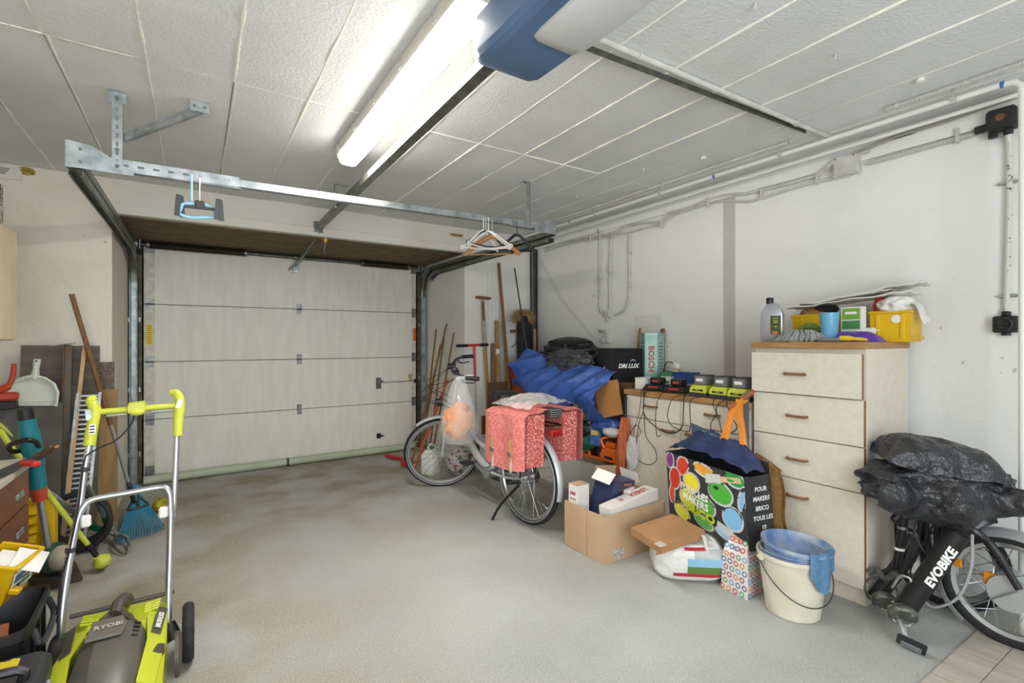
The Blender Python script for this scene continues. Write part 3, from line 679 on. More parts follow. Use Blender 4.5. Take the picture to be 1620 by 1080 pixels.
# group of drop conduits to the socket box
def drop(lab, L_, r=.011, n=5):
    t = thing('drop_conduit', lab, 'conduit', onX(*L_[0], XW)); P = wallpath(L_); MB().tube(cl(P), r, 8, smooth=n).build('conduit', M_cond, t)
    for i in range(1, len(P)-1, 2): MB().box(P[i], (.03, .045, .012), None, .003).build('clip', M_clip, t)
drop('conduit dropping straight to the small wall junction box, nearest the corner', [(945, 352), (949, 366), (949, 400), (949, 440), (949, 482), (952, 494), (958, 498)])
drop('middle conduit with a curved top dropping into the small wall junction box', [(982, 364), (968, 376), (966, 400), (965, 430), (965, 468), (965, 488)], .012)
drop('conduit with a broad U bend below, open at its top', [(996, 371), (996, 400), (996, 430), (996, 455), (994, 478), (986, 492), (972, 499)], .011)
q = onX(964, 496, XR)
jb2 = thing('junction_box', 'small painted junction box where three drop conduits meet', 'junction box', q)
MB().bx((XR-.04, q.y-.035, q.z-.035), (XR-.001, q.y+.035, q.z+.035), .005).build('box', M_cond, jb2); MB().cyl((XR-.025, q.y, q.z-.035), (XR-.025, q.y, q.z-.075), .012, seg=10).build('spout', M_cond, jb2)
q = onX(962, 527, XR)
so = thing('wall_socket', 'small grey wall socket with raised flap below the conduits', 'socket', q)
MB().bx((XR-.04, q.y-.035, q.z-.09), (XR-.001, q.y+.025, q.z+.035), .004).build('body', M_cond, so)
MB().box((0, 0, 0), (.05, .07, .006), TR((XR-.06, q.y+.03, q.z+.02), 0, 35, 10), .002).build('flap', M_cond, so)
MB().bx((XR-.055, q.y+.0, q.z-.10), (XR-.035, q.y+.05, q.z-.04), .008).build('plug', M_cond, so)
# thin white leads on the wall below the corner
for k, lab in ((0, 'thin white lead drooping down the wall above the black bag'), (4, 'second thin white lead beside it drooping toward the black bag')):
    tag(MB().tube([onX(856+k*.3, 412, XR-.006), onX(868+k, 440, XR-.006), onX(890+k, 478, XR-.006), onX(915+k, 508, XR-.006), onX(938+k, 535, XR-.006)], .0025, 5, smooth=4).build('hanging_lead', M_clip), lab, 'cable')
# white pipes up the narrow front wall
q = onY(770, 470, YF-.02)
for dx, lab in ((-.02, 'thin white pipe on the narrow wall, nearer the garage door'), (.035, 'thin white pipe on the narrow wall, nearer the corner')):
    tag(MB().tube([(q.x+dx, YF-.018, 0), (q.x+dx, YF-.018, 1.4), (q.x+dx, YF-.018, 2.1)], .010, 8).build('wall_pipe', M_pipe), lab, 'pipe')
# ceiling eyelets and stubs
for (px, py, kind, lab) in ((912, 310, 0, 'tiny steel ceiling hook nearest the crossbar strut'), (1018, 267, 0, 'tiny steel ceiling hook midway along the planks'), (1178, 203, 0, 'tiny steel ceiling hook below the crossing conduit'), (1113, 250, 1, 'white stub on the ceiling near the water pipe'), (1456, 127, 1, 'white stub on the ceiling near the corrugated conduit'), (1195, 9, 0, 'tiny ceiling hook at the top edge of the picture'), (1322, 89, 0, 'tiny steel ceiling hook above the corrugated conduit'), (726, 355, 0, 'tiny steel hook at the lintel edge above a plaster patch')):
    q = onZ(px, py, ZC-.01)
    if kind: o = MB().lathe([(.014, .02), (.018, .012), (.018, .002), (.012, 0)], Matrix.Translation((q.x, q.y, ZC-.02)), 12).build('ceiling_stub', M_pipe)
    else: mb = MB(); mb.cyl((q.x, q.y, ZC), (q.x, q.y, ZC-.010), .004, seg=6); mb.torus((q.x, q.y, ZC-.016), (0, 1, 0), .007, .0025, 12, 6); o = mb.build('ceiling_hook', M_clip)
    tag(o, lab, 'ceiling stub' if kind else 'hook')
q = onY(722, 372, YF); tag(MB().bx((q.x-.07, YF-.01, q.z-.014), (q.x+.07, YF-.001, q.z+.014), .002).build('wood_block', M_wood2), 'small bare wood block on the lintel above the hangers', 'wood block')
# ================================================================ DRAWER CABINET AND BENCH
M_lam = mat('cream_laminate', '#ddd6c8', .5, col2='#d6cebf', scale=30, bump=.05, bscale=200)
M_edge = mat('brown_edge_band', '#8a6a48', .6); M_top = mat('oak_worktop', '#b58c58', .5, col2='#9a7041', scale=5, stretch=(14, 1.2, 14), bump=.04)
M_pull = mat('brown_wood_pull', '#8d6a48', .5, col2='#6d4d30', scale=20, stretch=(8, 1, 8))
def pull(parent, x, y, z, L_=.105, name='handle'):
    mb = MB(); mb.tube([(x-.002, y-L_/2, z), (x-.022, y-L_/2+.008, z), (x-.027, y-L_/4, z), (x-.027, y+L_/4, z), (x-.022, y+L_/2-.008, z), (x-.002, y+L_/2, z)], [.008, .0085, .0075, .0075, .0085, .008], 8, smooth=3)
    return mb.build(name, M_pull, parent)
CX, CY0, CY1 = 2.79, 1.065, 1.64
cab = thing('drawer_cabinet', 'tall cream drawer cabinet with brown pulls and oak-edged top', 'cabinet', (3.04, 1.35, 0))
mb = MB(); mb.bx((CX, CY0, .085), (3.30, CY1, 1.285), .002); mb.build('carcass', M_lam, cab, angle=0)
MB().bx((CX+.012, CY0+.01, 0), (3.29, CY1-.005, .085)).build('plinth', M_lam, cab, angle=0)
MB().bx((CX-.03, CY0-.005, 1.283), (3.31, CY1+.012, 1.318), .002).build('top', M_top, cab, angle=0)
for z0, z1, pullout in ((1.033, 1.258, .028), (.797, 1.027, .006), (.568, .791, .004), (.09, .562, .0)):
    d = MB(); x0 = CX-.02-pullout
    d.bx((x0, CY0+.006, z0), (x0+.018, CY1-.004, z1), .0015); f_ = d.build('drawer_front', M_lam, cab, angle=0)
    MB().bx((x0+.0005, CY0+.0035, z0+.001), (x0+.0175, CY0+.0062, z1-.001)).build('edge_band', M_edge, f_, angle=0)
    if pullout > .01: MB().bx((x0+.018, CY0+.03, z0+.02), (CX+.2, CY1-.03, z1-.04)).build('drawer_box', M_edge, f_, angle=0)
    pull(f_, x0, (CY0+CY1)/2+.035, z1-(.115 if z1 > .6 else .09))
BX, BY0, BY1, BZ = 2.79, 1.665, 2.66, .955
bn = thing('workbench', 'long cream bench with drawers, doors and an oak worktop', 'workbench', (3.05, 2.16, 0))
MB().bx((BX, BY0, .09), (3.33, BY1, BZ-.035), .002).build('carcass', M_lam, bn, angle=0)
MB().bx((BX+.03, BY0, 0), (3.3, BY1, .09)).build('plinth', M_lam, bn, angle=0)
MB().bx((BX-.035, BY0-.015, BZ-.035), (3.355, BY1+.01, BZ), .003).build('worktop', M_top, bn, angle=0)
ym = onX(1076, 680, BX-.02).y
for (y0, y1) in ((BY0+.003, ym-.002), (ym+.002, BY1-.003)):
    f_ = MB().bx((BX-.018, y0, .755), (BX, y1, BZ-.045), .0015).build('drawer_front', M_lam, bn, angle=0); pull(f_, BX-.018, (y0+y1)/2, .85)
    g_ = MB().bx((BX-.018, y0, .095), (BX, y1, .748), .0015).build('door', M_lam, bn, angle=0)
    pull(g_, BX-.018, (ym+.10) if y0 > ym-.01 else (ym-.10), .70)
# ---------------- things on the bench
zb = BZ+.0005
def carton(name, lab, cat, c, size, rz, m, flaps=None, group=None):
    t = thing(name, lab, cat, c, rz, group); sx, sy, sz = size
    MB().box((0, 0, sz/2), size, None, .002).build('body', m, t, local=True, angle=0)
    return t
M_wcard = mat('white_carton', '#e2e1dc', .7)
q = onX(1004, 604, 2.88); t = carton('white_carton', 'low white carton at the end of the bench beside the black box', 'box', (2.93, 2.60, zb), (.16, .09, .085), 3, M_wcard)
MB().box((0, 0, .086), (.162, .092, .002)).build('lid', M_wcard, t, local=True, angle=0)
# tall tin with vertical lettering
M_tin = mat('pale_teal_tin', '#8fb5ae', .4, .3, '#a4c6bf', 10)
q = onX(1031, 560, 3.24)
tin = thing('tall_tin', 'tall pale teal tin with red vertical lettering on the bench', 'tin', (3.24, q.y, zb))
def hexring(r, z, n=6, a0=0.): return [(r*math.cos(a0+i*2*PI/n), r*math.sin(a0+i*2*PI/n), z) for i in range(n)]
a0 = R(8)
MB().loft([hexring(.098, 0, 6, a0), hexring(.10, .01, 6, a0), hexring(.10, .41, 6, a0), hexring(.098, .42, 6, a0)]).build('body', M_tin, tin, local=True, angle=20)
MB().loft([hexring(.103, .415, 6, a0), hexring(.104, .425, 6, a0), hexring(.103, .435, 6, a0)]).build('lid', mat('tin_lid', '#9fb6b1', .35, .6), tin, local=True, angle=20)
# face of the tin that looks to the camera
fa = R(8+180+30); n = Vector((math.cos(fa), math.sin(fa), 0)); tv = Vector((0, 0, -1))
m = Matrix((tv, n.cross(tv), n)).transposed().to_4x4(); m.translation = n*.0875+Vector((0, 0, .22))
MB().text('BOSCH', .066, m, .0005, bold=.002).build('lettering', mat('red_print', '#c0403a', .5), tin, local=True, angle=0)
for k, a_ in ((0, fa-R(60)), (1, fa+R(60))):
    n2 = Vector((math.cos(a_), math.sin(a_), 0)); mm = Matrix((n2.cross(Vector((0, 0, 1)))*-1, Vector((0, 0, 1)), n2)).transposed().to_4x4(); mm.translation = n2*.0872
    mb = MB()
    for i in range(11): mb.box((random.uniform(-.01, .01), .08+i*.027, 0), (random.uniform(.03, .06), .007, .0008), mm)
    mb.build('printed_text', mat('dark_teal_print', '#3d5f5d', .5), tin, local=True, angle=0)
# white panel and pointed stick leaning on the wall
pn = MB(); m_ = Matrix(); a = onX(1006, 500, XR-.012); b = onX(1047, 500, XR-.012)
pn.bx((XR-.014, b.y, zb), (XR-.004, a.y, a.z), .001); tag(pn.build('leaning_board', mat('white_board', '#dcdcd7', .7), angle=0), 'thin white panel leaning on the wall behind the teal tin', 'panel')
q = onX(1049, 540, XR-.03); tag(MB().bx((XR-.045, q.y-.012, zb), (XR-.02, q.y+.012, 1.43), .002).build('wood_batten', M_wood), 'dark wood batten standing beside the white panel', 'batten')
q = onX(1004, 540, 3.2); tag(MB().bar((3.2, q.y, zb), (3.28, q.y+.01, 1.44), .022, .008, (1, 0, 0)).build('pale_stick', M_wood2), 'pale flat stick standing behind the black box', 'stick')
# small cartons
t = carton('green_carton', 'small white and green carton beside the teal tin', 'box', onX(1057, 590, 3.1)*1, (.07, .085, .13), 12, M_wcard); t.location.z = zb; 
MB().box((0, 0, .112), (.0715, .0865, .036)).build('green_band', mat('green_print', '#2f7d4a', .5), t, local=True, angle=0)
MB().box((-.0355, 0, .05), (.001, .05, .02)).build('printed_patch', mat('green_print2', '#4c8a5a', .5), t, local=True, angle=0)
t = carton('green_bottle_box', 'dark green narrow box between the small cartons', 'box', (3.16, onX(1068, 590, 3.16).y, zb), (.06, .05, .12), 5, mat('dark_green_card', '#1f5c40', .5)); MB().box((0, 0, .125), (.03, .03, .02), None, .004).build('cap', M_white, t, local=True)
t = carton('blue_carton', 'blue cardboard box behind the chargers on the bench', 'box', (3.17, onX(1087, 590, 3.17).y, zb), (.11, .155, .125), 0, mat('blue_card', '#2f4f96', .5)); MB().box((0, 0, .126), (.112, .157, .003)).build('lid', mat('blue_card2', '#27427f', .5), t, local=True, angle=0)
t = carton('brown_carton', 'small plain brown box against the wall past the blue box', 'box', (3.28, onX(1109, 590, 3.28).y, zb), (.08, .09, .09), 0, M_card)
# clear lidded tub
t = thing('clear_tub', 'clear plastic tub behind the first lime charger', 'tub', (3.0, onX(1096, 600, 3.0).y, zb)); M_clear = mat('clear_plastic', '#dfe4e6', .15, alpha=.32)
MB().lathe([(.05, 0), (.058, .05), (.06, .05), (.06, .056), (.05, .058)], None, 16, sx=.8, sy=1.2).build('body', M_clear, t, local=True)
# white multi plug with lead
t = thing('plug_adapter', 'white plug adapter standing on the small cartons', 'plug', (3.2, onX(1070, 570, 3.2).y, zb+.15)); 
MB().box((0, 0, -.075), (.05, .05, .148), None, .006).build('stand', mat('ochre_card', '#c9a95e', .6), t, local=True); MB().box((0, 0, .02), (.045, .05, .045), None, .008).build('body', M_white, t, local=True)
MB().tube([(0, .02, .03), (0, .06, .05), (0, .1, .04), (0, .13, -.03)], .004, 6, smooth=4).build('lead', M_wirebk, t, local=True)
# chargers
M_red = mat('red_print2', '#b0352c', .5)
def charger_black(px, lab, rz):
    q = onX(px, 604, 2.90); t = thing('black_charger', lab, 'charger', (2.90, q.y, zb), rz, 'black battery chargers')
    MB().loft([[(-.08, -.075, 0), (.07, -.075, 0), (.07, .075, 0), (-.08, .075, 0)], [(-.085, -.08, .012), (.075, -.08, .012), (.075, .08, .012), (-.085, .08, .012)], [(-.06, -.065, .045), (.06, -.065, .045), (.06, .065, .045), (-.06, .065, .045)]]).build('base', M_black, t, local=True, angle=20)
    MB().box((.0, 0, .072), (.09, .09, .052), None, .012, 2).build('battery', M_black, t, local=True)
    MB().box((-.0475, 0, .072), (.004, .045, .016), None, .001).build('badge', M_red, t, local=True); MB().box((-.078, 0, .028), (.006, .08, .012), TR((0, 0, 0)), .001).build('badge', M_red, t, local=True)
    return t
charger_black(1041, 'black battery charger nearest the teal tin, red badge', 12); charger_black(1074, 'black battery charger beside the lime ones, red badge', 10)
def charger_lime(px, lab, x, rz):
    q = onX(px, 606, x); t = thing('lime_charger', lab, 'charger', (x, q.y, zb), rz, 'lime battery chargers')
    MB().box((0, 0, .014), (.15, .125, .028), None, .006).build('base', M_dgrey, t, local=True)
    MB().loft([[(-.07, -.06, .028), (.07, -.06, .028), (.07, .06, .028), (-.07, .06, .028)], [(-.066, -.058, .055), (.068, -.058, .055), (.068, .058, .055), (-.066, .058, .055)], [(-.05, -.05, .075), (.065, -.052, .075), (.065, .052, .075), (-.05, .05, .075)]]).build('body', M_lime, t, local=True, angle=20)
    MB().box((-.0705, 0, .043), (.003, .075, .012)).build('label', M_black, t, local=True, angle=0)
    mb = MB(); mb.text('ONE+', .014, Matrix(((0, 0, -1, -.0722), (-1, 0, 0, 0), (0, 1, 0, .043), (0, 0, 0, 1))), .0003); mb.build('lettering', M_lime, t, local=True, angle=0)
    bt = MB().box((.012, 0, .108), (.118, .085, .062), None, .008, 2).build('battery', mat('battery_grey', '#6c6e70', .45), t, local=True)
    MB().box((.012, 0, .14), (.122, .09, .006), None, .002).build('battery_base', M_dgrey, bt, local=True); MB().box((-.049, 0, .11), (.004, .05, .02), None, .001).build('badge', M_white, bt, local=True)
charger_lime(1113, 'lime green charger with grey battery next to the black chargers', 2.85, 4); charger_lime(1145, 'lime green charger with grey battery, middle of the three', 2.84, 2); charger_lime(1175, 'lime green charger with grey battery beside the tall cabinet', 2.83, 0)
# hanging leads
XC = BX-.062
def lead(lab, pts, r=.0028):
    P = [onX(px, py, XC) for px, py in pts]; P[0].x = BX-.02; P[0].z = BZ+.006
    P.insert(1, Vector((BX-.045, P[0].y, BZ+.004)))
    if pts[-1][1] < 640: P[-1].x = BX-.02; P[-1].z = BZ+.006; P.insert(-1, Vector((BX-.045, P[-1].y, BZ+.004)))
    return tag(MB().tube(P, r, 6, smooth=6).build('hanging_lead', M_wirebk), lab, 'cable', 'leads hanging over the bench edge')
lead('black lead in a wide loop reaching lowest in front of the bench doors', [(1016, 606), (1018, 650), (1012, 665), (1007, 700), (1008, 725), (1025, 735), (1038, 728), (1036, 710), (1022, 690), (1019, 660), (1018, 640), (1019, 606)])
lead('black lead knotted in a small loop by the orange umbrella', [(1012, 606), (1013, 640), (1008, 665), (998, 685), (1000, 690), (1010, 690), (1013, 680), (1006, 672), (1002, 690), (1003, 720)], .0024)
lead('thick black lead sagging from the bench edge to the lime charger', [(1018, 606), (1018, 650), (1026, 665), (1045, 680), (1065, 685), (1079, 675), (1081, 650), (1080, 622)], .004)
lead('black lead hanging straight under the first black charger', [(1045, 612), (1040, 635), (1037, 660), (1038, 680), (1040, 690), (1046, 688)])
lead('thin black lead arching under the second black charger', [(1088, 612), (1066, 628), (1056, 655), (1062, 672), (1080, 681), (1092, 678), (1092, 635), (1105, 622)])
lead('twisted black lead under the middle lime charger', [(1128, 618), (1128, 640), (1133, 655), (1124, 672), (1132, 692), (1142, 690), (1138, 665), (1133, 645), (1143, 622)])
lead('black lead looping under the last lime charger', [(1148, 622), (1150, 640), (1158, 660), (1166, 675), (1160, 683), (1152, 684)])
# red-brown pole and orange straps at the end of the bench
# ---------------- things on top of the drawer cabinet
zt = 1.3185
def on_cab(px, X): p = onX(px, 538, X); return Vector((X, p.y, zt))
M_oil = mat('silver_bottle', '#a9acb0', .35, .35)
t = thing('oil_bottle', 'silver-grey oil bottle with black cap on the cabinet corner', 'bottle', on_cab(1222, 2.92), 20)
def rr(hx, hy, z, ox=0, r=.012):
    o = []
    for cx, cy, a0_ in ((1, 1, 0), (-1, 1, 90), (-1, -1, 180), (1, -1, 270)):
        for k in (0, 45, 90): a_ = R(a0_+k); o.append((ox+cx*(hx-r)+r*math.cos(a_), cy*(hy-r)+r*math.sin(a_), z))
    return o
MB().loft([rr(.03, .055, 0), rr(.033, .06, .006), rr(.033, .06, .165), rr(.032, .052, .19, 0), rr(.026, .036, .215), rr(.02, .028, .228), rr(.016, .022, .232)]).build('body', M_oil, t, local=True, angle=30)
MB().lathe([(.017, .228), (.020, .232), (.020, .262), (.016, .266)], Matrix.Translation((0, .014, 0)), 16, sx=1, sy=1).build('cap', M_black, t, local=True)
lb = MB().box((-.0335, -.022, .10), (.001, .055, .11), None).build('label', mat('olive_label', '#4a5a22', .5, col2='#2d3615', scale=15), t, local=True, angle=0)
mb = MB()
for i, z in enumerate((.14, .125, .115, .09)): mb.box((-.0343, -.022, z), (.0006, .03-.004*i, .004))
mb.build('printed_line', mat('gold_print', '#d6c667', .5), lb, local=True, angle=0)
MB().box((-.0345, -.02, .055), (.0006, .03, .014)).build('red_patch', M_orange, lb, local=True, angle=0)
# yellow crates
M_ybox = mat('yellow_crate', '#e0b713', .4, col2='#d5aa10', scale=4)
def crate(lab, c, sx, sy, sz, rz):
    t = thing('yellow_crate', lab, 'crate', c, rz); tk = .004
    mb = MB(); mb.box((0, 0, tk/2), (sx*.94, sy*.94, tk))
    o0, o1 = [(-.47, -.47), (.47, -.47), (.47, .47), (-.47, .47)], [(-.5, -.5), (.5, -.5), (.5, .5), (-.5, .5)]
    mb.loft([[(x*sx, y*sy, 0) for x, y in o0], [(x*sx, y*sy, sz) for x, y in o1], [(x*sx*.96, y*sy*.96, sz) for x, y in o1], [(x*sx*.96, y*sy*.96, tk) for x, y in o0]], caps=False)
    mb.build('tub', M_ybox, t, local=True, angle=25)
    mb = MB()
    for (a, b, c_, d) in ((0, -.5, 1.06, 0), (0, .5, 1.06, 0)): mb.box((0, b*sy, sz-.008), (sx*1.05, .014, .012), None, .002)
    for a in (-.5, .5): mb.box((a*sx, 0, sz-.008), (.014, sy*1.05, .012), None, .002)
    mb.build('rim', M_ybox, t, local=True)
    for y in (-.3, .3): MB().box((-.495*sx, y*sy, sz*.5), (.010, .02, sz*.8), None, .003).build('rib', M_ybox, t, local=True)
    MB().box((0, -.5*sy, sz*.12), (sx*.95, .02, .014), None, .003).build('foot_ledge', M_ybox, t, local=True)
    return t
cB = crate('yellow plastic crate at the cabinet end holding a white rag', on_cab(1412, 3.0), .16, .185, .165, 0)
cB.location = Vector((3.17, 1.078, zt))
MB().cyl((-.08, -.03, .12), (-.084, -.03, .12), .022, seg=16).build('sticker', M_white, cB, local=True)
cA = crate('yellow plastic crate behind the blue cup', (3.18, onX(1300, 520, 3.18).y-.0, zt), .16, .27, .165, 0)
# cloth lumps in the crates
def lump(name, lab, cat, c, rad, m, seed, amp=.25, k=2.5, parent=None, sub=4, rz=0, flat=None, cr=.5):
    mb = MB(); rm = Matrix.Rotation(R(rz), 3, 'Z')
    def f(n): 
        p = n*k+Vector((seed*3.1, seed*1.7, seed)); v = 1+amp*(noise.noise(p)*(1-cr)+(crump(p, 1.)-.35)*cr*1.2)
        return v
    mb.ball(c, rad, rm, sub, f)
    if flat is not None:
        for v in mb.bm.verts: v.co.z = max(v.co.z, flat)
    o = mb.build(name, m, parent, angle=60)
    if lab: tag(o, lab, cat)
    return o
M_brcloth = mat('tan_cloth', '#b08150', .9, col2='#8f6336', scale=14, bump=.3); M_wcloth = mat('white_rag', '#e4e3df', .9, bump=.2, col2='#d6d4ce', scale=9); M_bkcloth = mat('black_cloth', '#26262a', .9, bump=.3)
lump('tan_rag', 'tan rag heaped in the crate behind the blue cup', 'rag', cA.location+Vector((0, .02, .165)), (.06, .10, .05), M_brcloth, 2)
lump('black_glove', 'black glove lying over the tan rag', 'glove', cA.location+Vector((-.01, -.03, .195)), (.05, .065, .03), M_bkcloth, 5)
lump('white_rag', 'white rag spilling over the end of the yellow crate', 'rag', cB.location+Vector((-.01, -.015, .195)), (.095, .085, .05), M_wcloth, 3, .4, 2.2)
p = cB.location
def ribbon(name, lab, cat, pts, wv, m, parent=None, th=.004, n=6):
    P = spline(pts, n); wv = Vector(wv); mb = MB()
    mb.grid(lambda u, v: P[int(round(u*(len(P)-1)))]+wv*(v-.5)+Vector((0, 0, .006*math.sin(v*9+u*5))), len(P)-1, 5, th)
    o = mb.build(name, m, parent, angle=60)
    if lab: tag(o, lab, cat)
    return o
ribbon('rag_tail', 'white rag corner hanging over the crate rim at the cabinet end', 'rag', [p+Vector((-.02, -.07, .215)), p+Vector((-.04, -.115, .19)), p+Vector((-.04, -.135, .13)), p+Vector((-.045, -.15, .10))], (.07, 0, .02), M_wcloth)
lump('red_rag', 'small red rag tucked in the crate under the papers', 'rag', cB.location+Vector((-.03, .06, .19)), (.03, .03, .055), mat('red_cloth', '#b8321f', .8), 9)
# papers and thin white sheets bridging the crates
M_paper = mat('white_paper', '#e6e5e1', .7, col2='#dad8d2', scale=6)
for i, (dy, dz, L_, rx, lab) in enumerate(((0, .0, .62, 5, 'lowest long white foam sheet bridging both yellow crates'), (-.09, .035, .52, 9, 'upper crumpled white sheet on top of the foam sheet'), (-.02, .022, .40, 7, 'thin white sheet between the two longer sheets'))):
    c0 = Vector((3.16+.015*i, 1.30+dy, zt+.235+dz))
    def fs(u, v, c0=c0, L_=L_, rx=rx, i=i):
        y = (.5-u)*L_; x = (v-.5)*.2; k = noise.noise(Vector((u*6, v*3, i*4)))
        return c0+Vector((x, y, -y*math.tan(R(rx))+.010*k+(.018*max(0, u-.75)*4*noise.noise(Vector((u*14, v*8, 3))))))
    mb = MB().grid(fs, 30, 8, .006); tag(mb.build('foam_sheet', M_paper, angle=50), lab, 'sheet')
tag(MB().box((0, 0, 0), (.10, .16, .008), TR((3.12, 1.45, zt+.218), 4, 0, 8), .002).build('dark_folder', M_dgrey), 'dark grey folder lying under the end of the white sheets', 'folder')
# blue cup
t = thing('blue_cup', 'light blue plastic beaker on the cabinet', 'cup', on_cab(1312, 2.90))
MB().lathe([(.036, 0), (.038, .004), (.047, .155), (.0475, .158), (.0455, .158), (.0445, .15), (.036, .01)], None, 24).build('body', mat('sky_blue_plastic', '#6aa9cf', .3), t, local=True)
# green booklet box
t = thing('green_card_box', 'white and green card box standing behind the purple packet', 'box', (3.02, onX(1350, 520, 3.02).y, zt), -6)
MB().box((0, 0, .095), (.045, .105, .19), None, .001).build('body', M_wcard, t, local=True, angle=0)
gp = mat('fresh_green_print', '#7fae3c', .5)
for z, h_, c_ in ((.152, .06, gp), (.092, .045, mat('green_print3', '#4f8f4d', .5)), (.03, .035, gp)): MB().box((-.0233, 0, z), (.001, .09, h_)).build('printed_panel', c_, t, local=True, angle=0)
mb = MB().box((-.024, 0, .157), (.0005, .06, .014)); mb.build('white_line', M_print, t, local=True, angle=0)
t2 = carton('green_tin', 'small white and green box beside the end crate', 'box', (3.04, onX(1373, 520, 3.04).y, zt), (.05, .06, .075), 0, M_wcard); MB().box((-.0255, 0, .03), (.001, .055, .03)).build('green_panel', gp, t2, local=True, angle=0)
# purple packet
t = thing('purple_packet', 'purple foil packet lying in front of the green card box', 'packet', (2.93, onX(1354, 530, 2.93).y, zt), 0)
def pk(u, v):
    x = (v-.5)*.11; y = (.5-u)*.235; e = (1-(2*u-1)**6)*(1-(2*v-1)**4)
    return Vector((x, y, .004+.052*e*(.9+.15*noise.noise(Vector((u*5, v*4, 1))))))
mb = MB().grid(pk, 26, 14); mb.box((0, 0, .003), (.112, .238, .005)); mb.build('body', mat('purple_foil', '#5b3a9c', .3, col2='#7a56b5', scale=12, contrast=(.5, .75)), t, local=True, angle=60)
mb = MB()
for i in range(4): mb.tube([(-.03+.012*i, -.02-.02*i, .058), (-.02+.012*i, -.035-.02*i, .059), (-.03+.016*i, -.045-.018*i, .058)], .0018, 5, smooth=4)
mb.build('printed_swirl', M_print, t, local=True)
# grey mop head, green sponge, small brush
t = thing('duster_head', 'shaggy grey microfibre duster head lying on the cabinet edge', 'duster', (2.86, onX(1268, 530, 2.86).y, zt))
mb = MB()
for i in range(230):
    a = random.uniform(0, 2*PI); rr_ = random.random()**.5; x, y = .035*rr_*math.cos(a), .12*rr_*math.sin(a); h0 = .055*(1-rr_**2)+.005
    dx, dy = .018*math.cos(a)+random.uniform(-.01, .01), .03*math.sin(a)+random.uniform(-.012, .012)
    mb.tube([(x, y, h0), (x+dx*.6, y+dy*.6, h0+.006), (x+dx, y+dy, max(.004, h0-.012)), (x+dx*1.2, y+dy*1.2, max(.003, h0-.028))], [.0035, .005, .005, .004], 5)
mb.ball((0, 0, .02), (.035, .115, .03), None, 2); ob = mb.build('strand_mass', mat('grey_microfibre', '#a7aaa8', .95, col2='#8e9392', scale=40), t, local=True); ob['kind'] = 'stuff'
tag(MB().tube([on_cab(1262, 2.97)+Vector((0, 0, .03)), on_cab(1268, 2.97)+Vector((0, 0, .075)), on_cab(1282, 2.97)+Vector((0, 0, .09)), on_cab(1294, 2.97)+Vector((0, 0, .07)), on_cab(1297, 2.97)+Vector((0, 0, .012))], [.012, .016, .018, .016, .012], 10, smooth=5).build('green_sponge', mat('green_chenille', '#7d9a52', .95, col2='#698540', scale=60, bump=.8, bscale=120)), 'green chenille tube arched behind the grey duster', 'sponge')
t = thing('hand_brush', 'flat brush with yellow handle and grey head at the cabinet front edge', 'brush', (2.82, onX(1340, 536, 2.82).y, zt))
y0 = onX(1372, 536, 2.82).y-t.location.y; y1 = onX(1300, 536, 2.82).y-t.location.y
MB().tube([(0, y0, .010), (0, y0*.5, .014), (0, .02, .018), (0, .05, .012)], [.006, .009, .014, .008], 8, smooth=4).build('handle', mat('yellow_plastic', '#e5c63a', .4), t, local=True)
MB().box((0, y1-.045, .012), (.04, .10, .02), None, .006).build('head', mat('grey_foam', '#7f8284', .8), t, local=True)
# ================================================================ BAGS, BOXES AND BUCKET ON THE FLOOR
# ---- open carton with boxes in it
M_card2 = mat('pale_cardboard', '#c9ab8c', .85, col2='#bb9b7a', scale=4, bump=.08, bscale=30, stretch=(1, 1, .2))
cx0, cx1, cy0, cy1, cz = 2.02, 2.56, 2.115, 2.48, .285
bxo = thing('open_carton', 'large open brown carton on the floor packed with smaller boxes', 'carton', ((cx0+cx1)/2, (cy0+cy1)/2, 0))
tk = .005
MB().bx((cx0, cy0, .0), (cx1, cy1, tk)).build('bottom', M_card2, bxo, angle=0)
MB().bx((cx0, cy0, tk), (cx1, cy0+tk, cz)).build('side_panel', M_card2, bxo, angle=0)
MB().bx((cx0, cy1-tk, tk), (cx1, cy1, cz)).build('side_panel', M_card2, bxo, angle=0)
ymid = cy0+.15
MB().bx((cx0, cy0+tk, tk), (cx0+tk, ymid-.002, cz)).build('end_panel', M_card2, bxo, angle=0)
MB().bx((cx0-.004, ymid+.002, tk), (cx0+.001, cy1-tk, cz+.004)).build('end_panel', M_card2, bxo, angle=0)
MB().bx((cx1-tk, cy0+tk, tk), (cx1, cy1-tk, cz)).build('end_panel', M_card2, bxo, angle=0)
MB().box((cx0+.12, cy0-.0008, .045), (.085, .001, .07)).build('torn_label', mat('paper_label', '#cfcac0', .7, col2='#8f8a80', scale=60), bxo, angle=0)
M_bwhite = mat('white_box_card', '#e6e4df', .6)
def boxin(lab, c, size, rz, m, rx=0, ry=0, bits=()):
    t = thing('packing_box', lab, 'box', c, rz, None, rx, ry); MB().box((0, 0, size[2]/2), size, None, .001).build('body', m, t, local=True, angle=0)
    for (p, s_, mm, nm) in bits: MB().box(p, s_, None).build(nm, mm, t, local=True, angle=0)
    return t
mg = mat('magenta_print', '#b0557e', .6); rp = mat('red_ink', '#b23a3a', .6); navy = mat('navy_card', '#1f2a4d', .35, col2='#2b375e', scale=8)
t = boxin('small upright box with brown top at the corner of the open carton', (2.085, 2.415, tk), (.10, .085, .395), 0, M_bwhite, bits=(((0, 0, .396), (.101, .086, .002), M_card2, 'lid'), ((-.0505, 0, .34), (.001, .05, .02), mg, 'printed_line'), ((-.0505, 0, .305), (.001, .06, .008), mg, 'printed_line')))
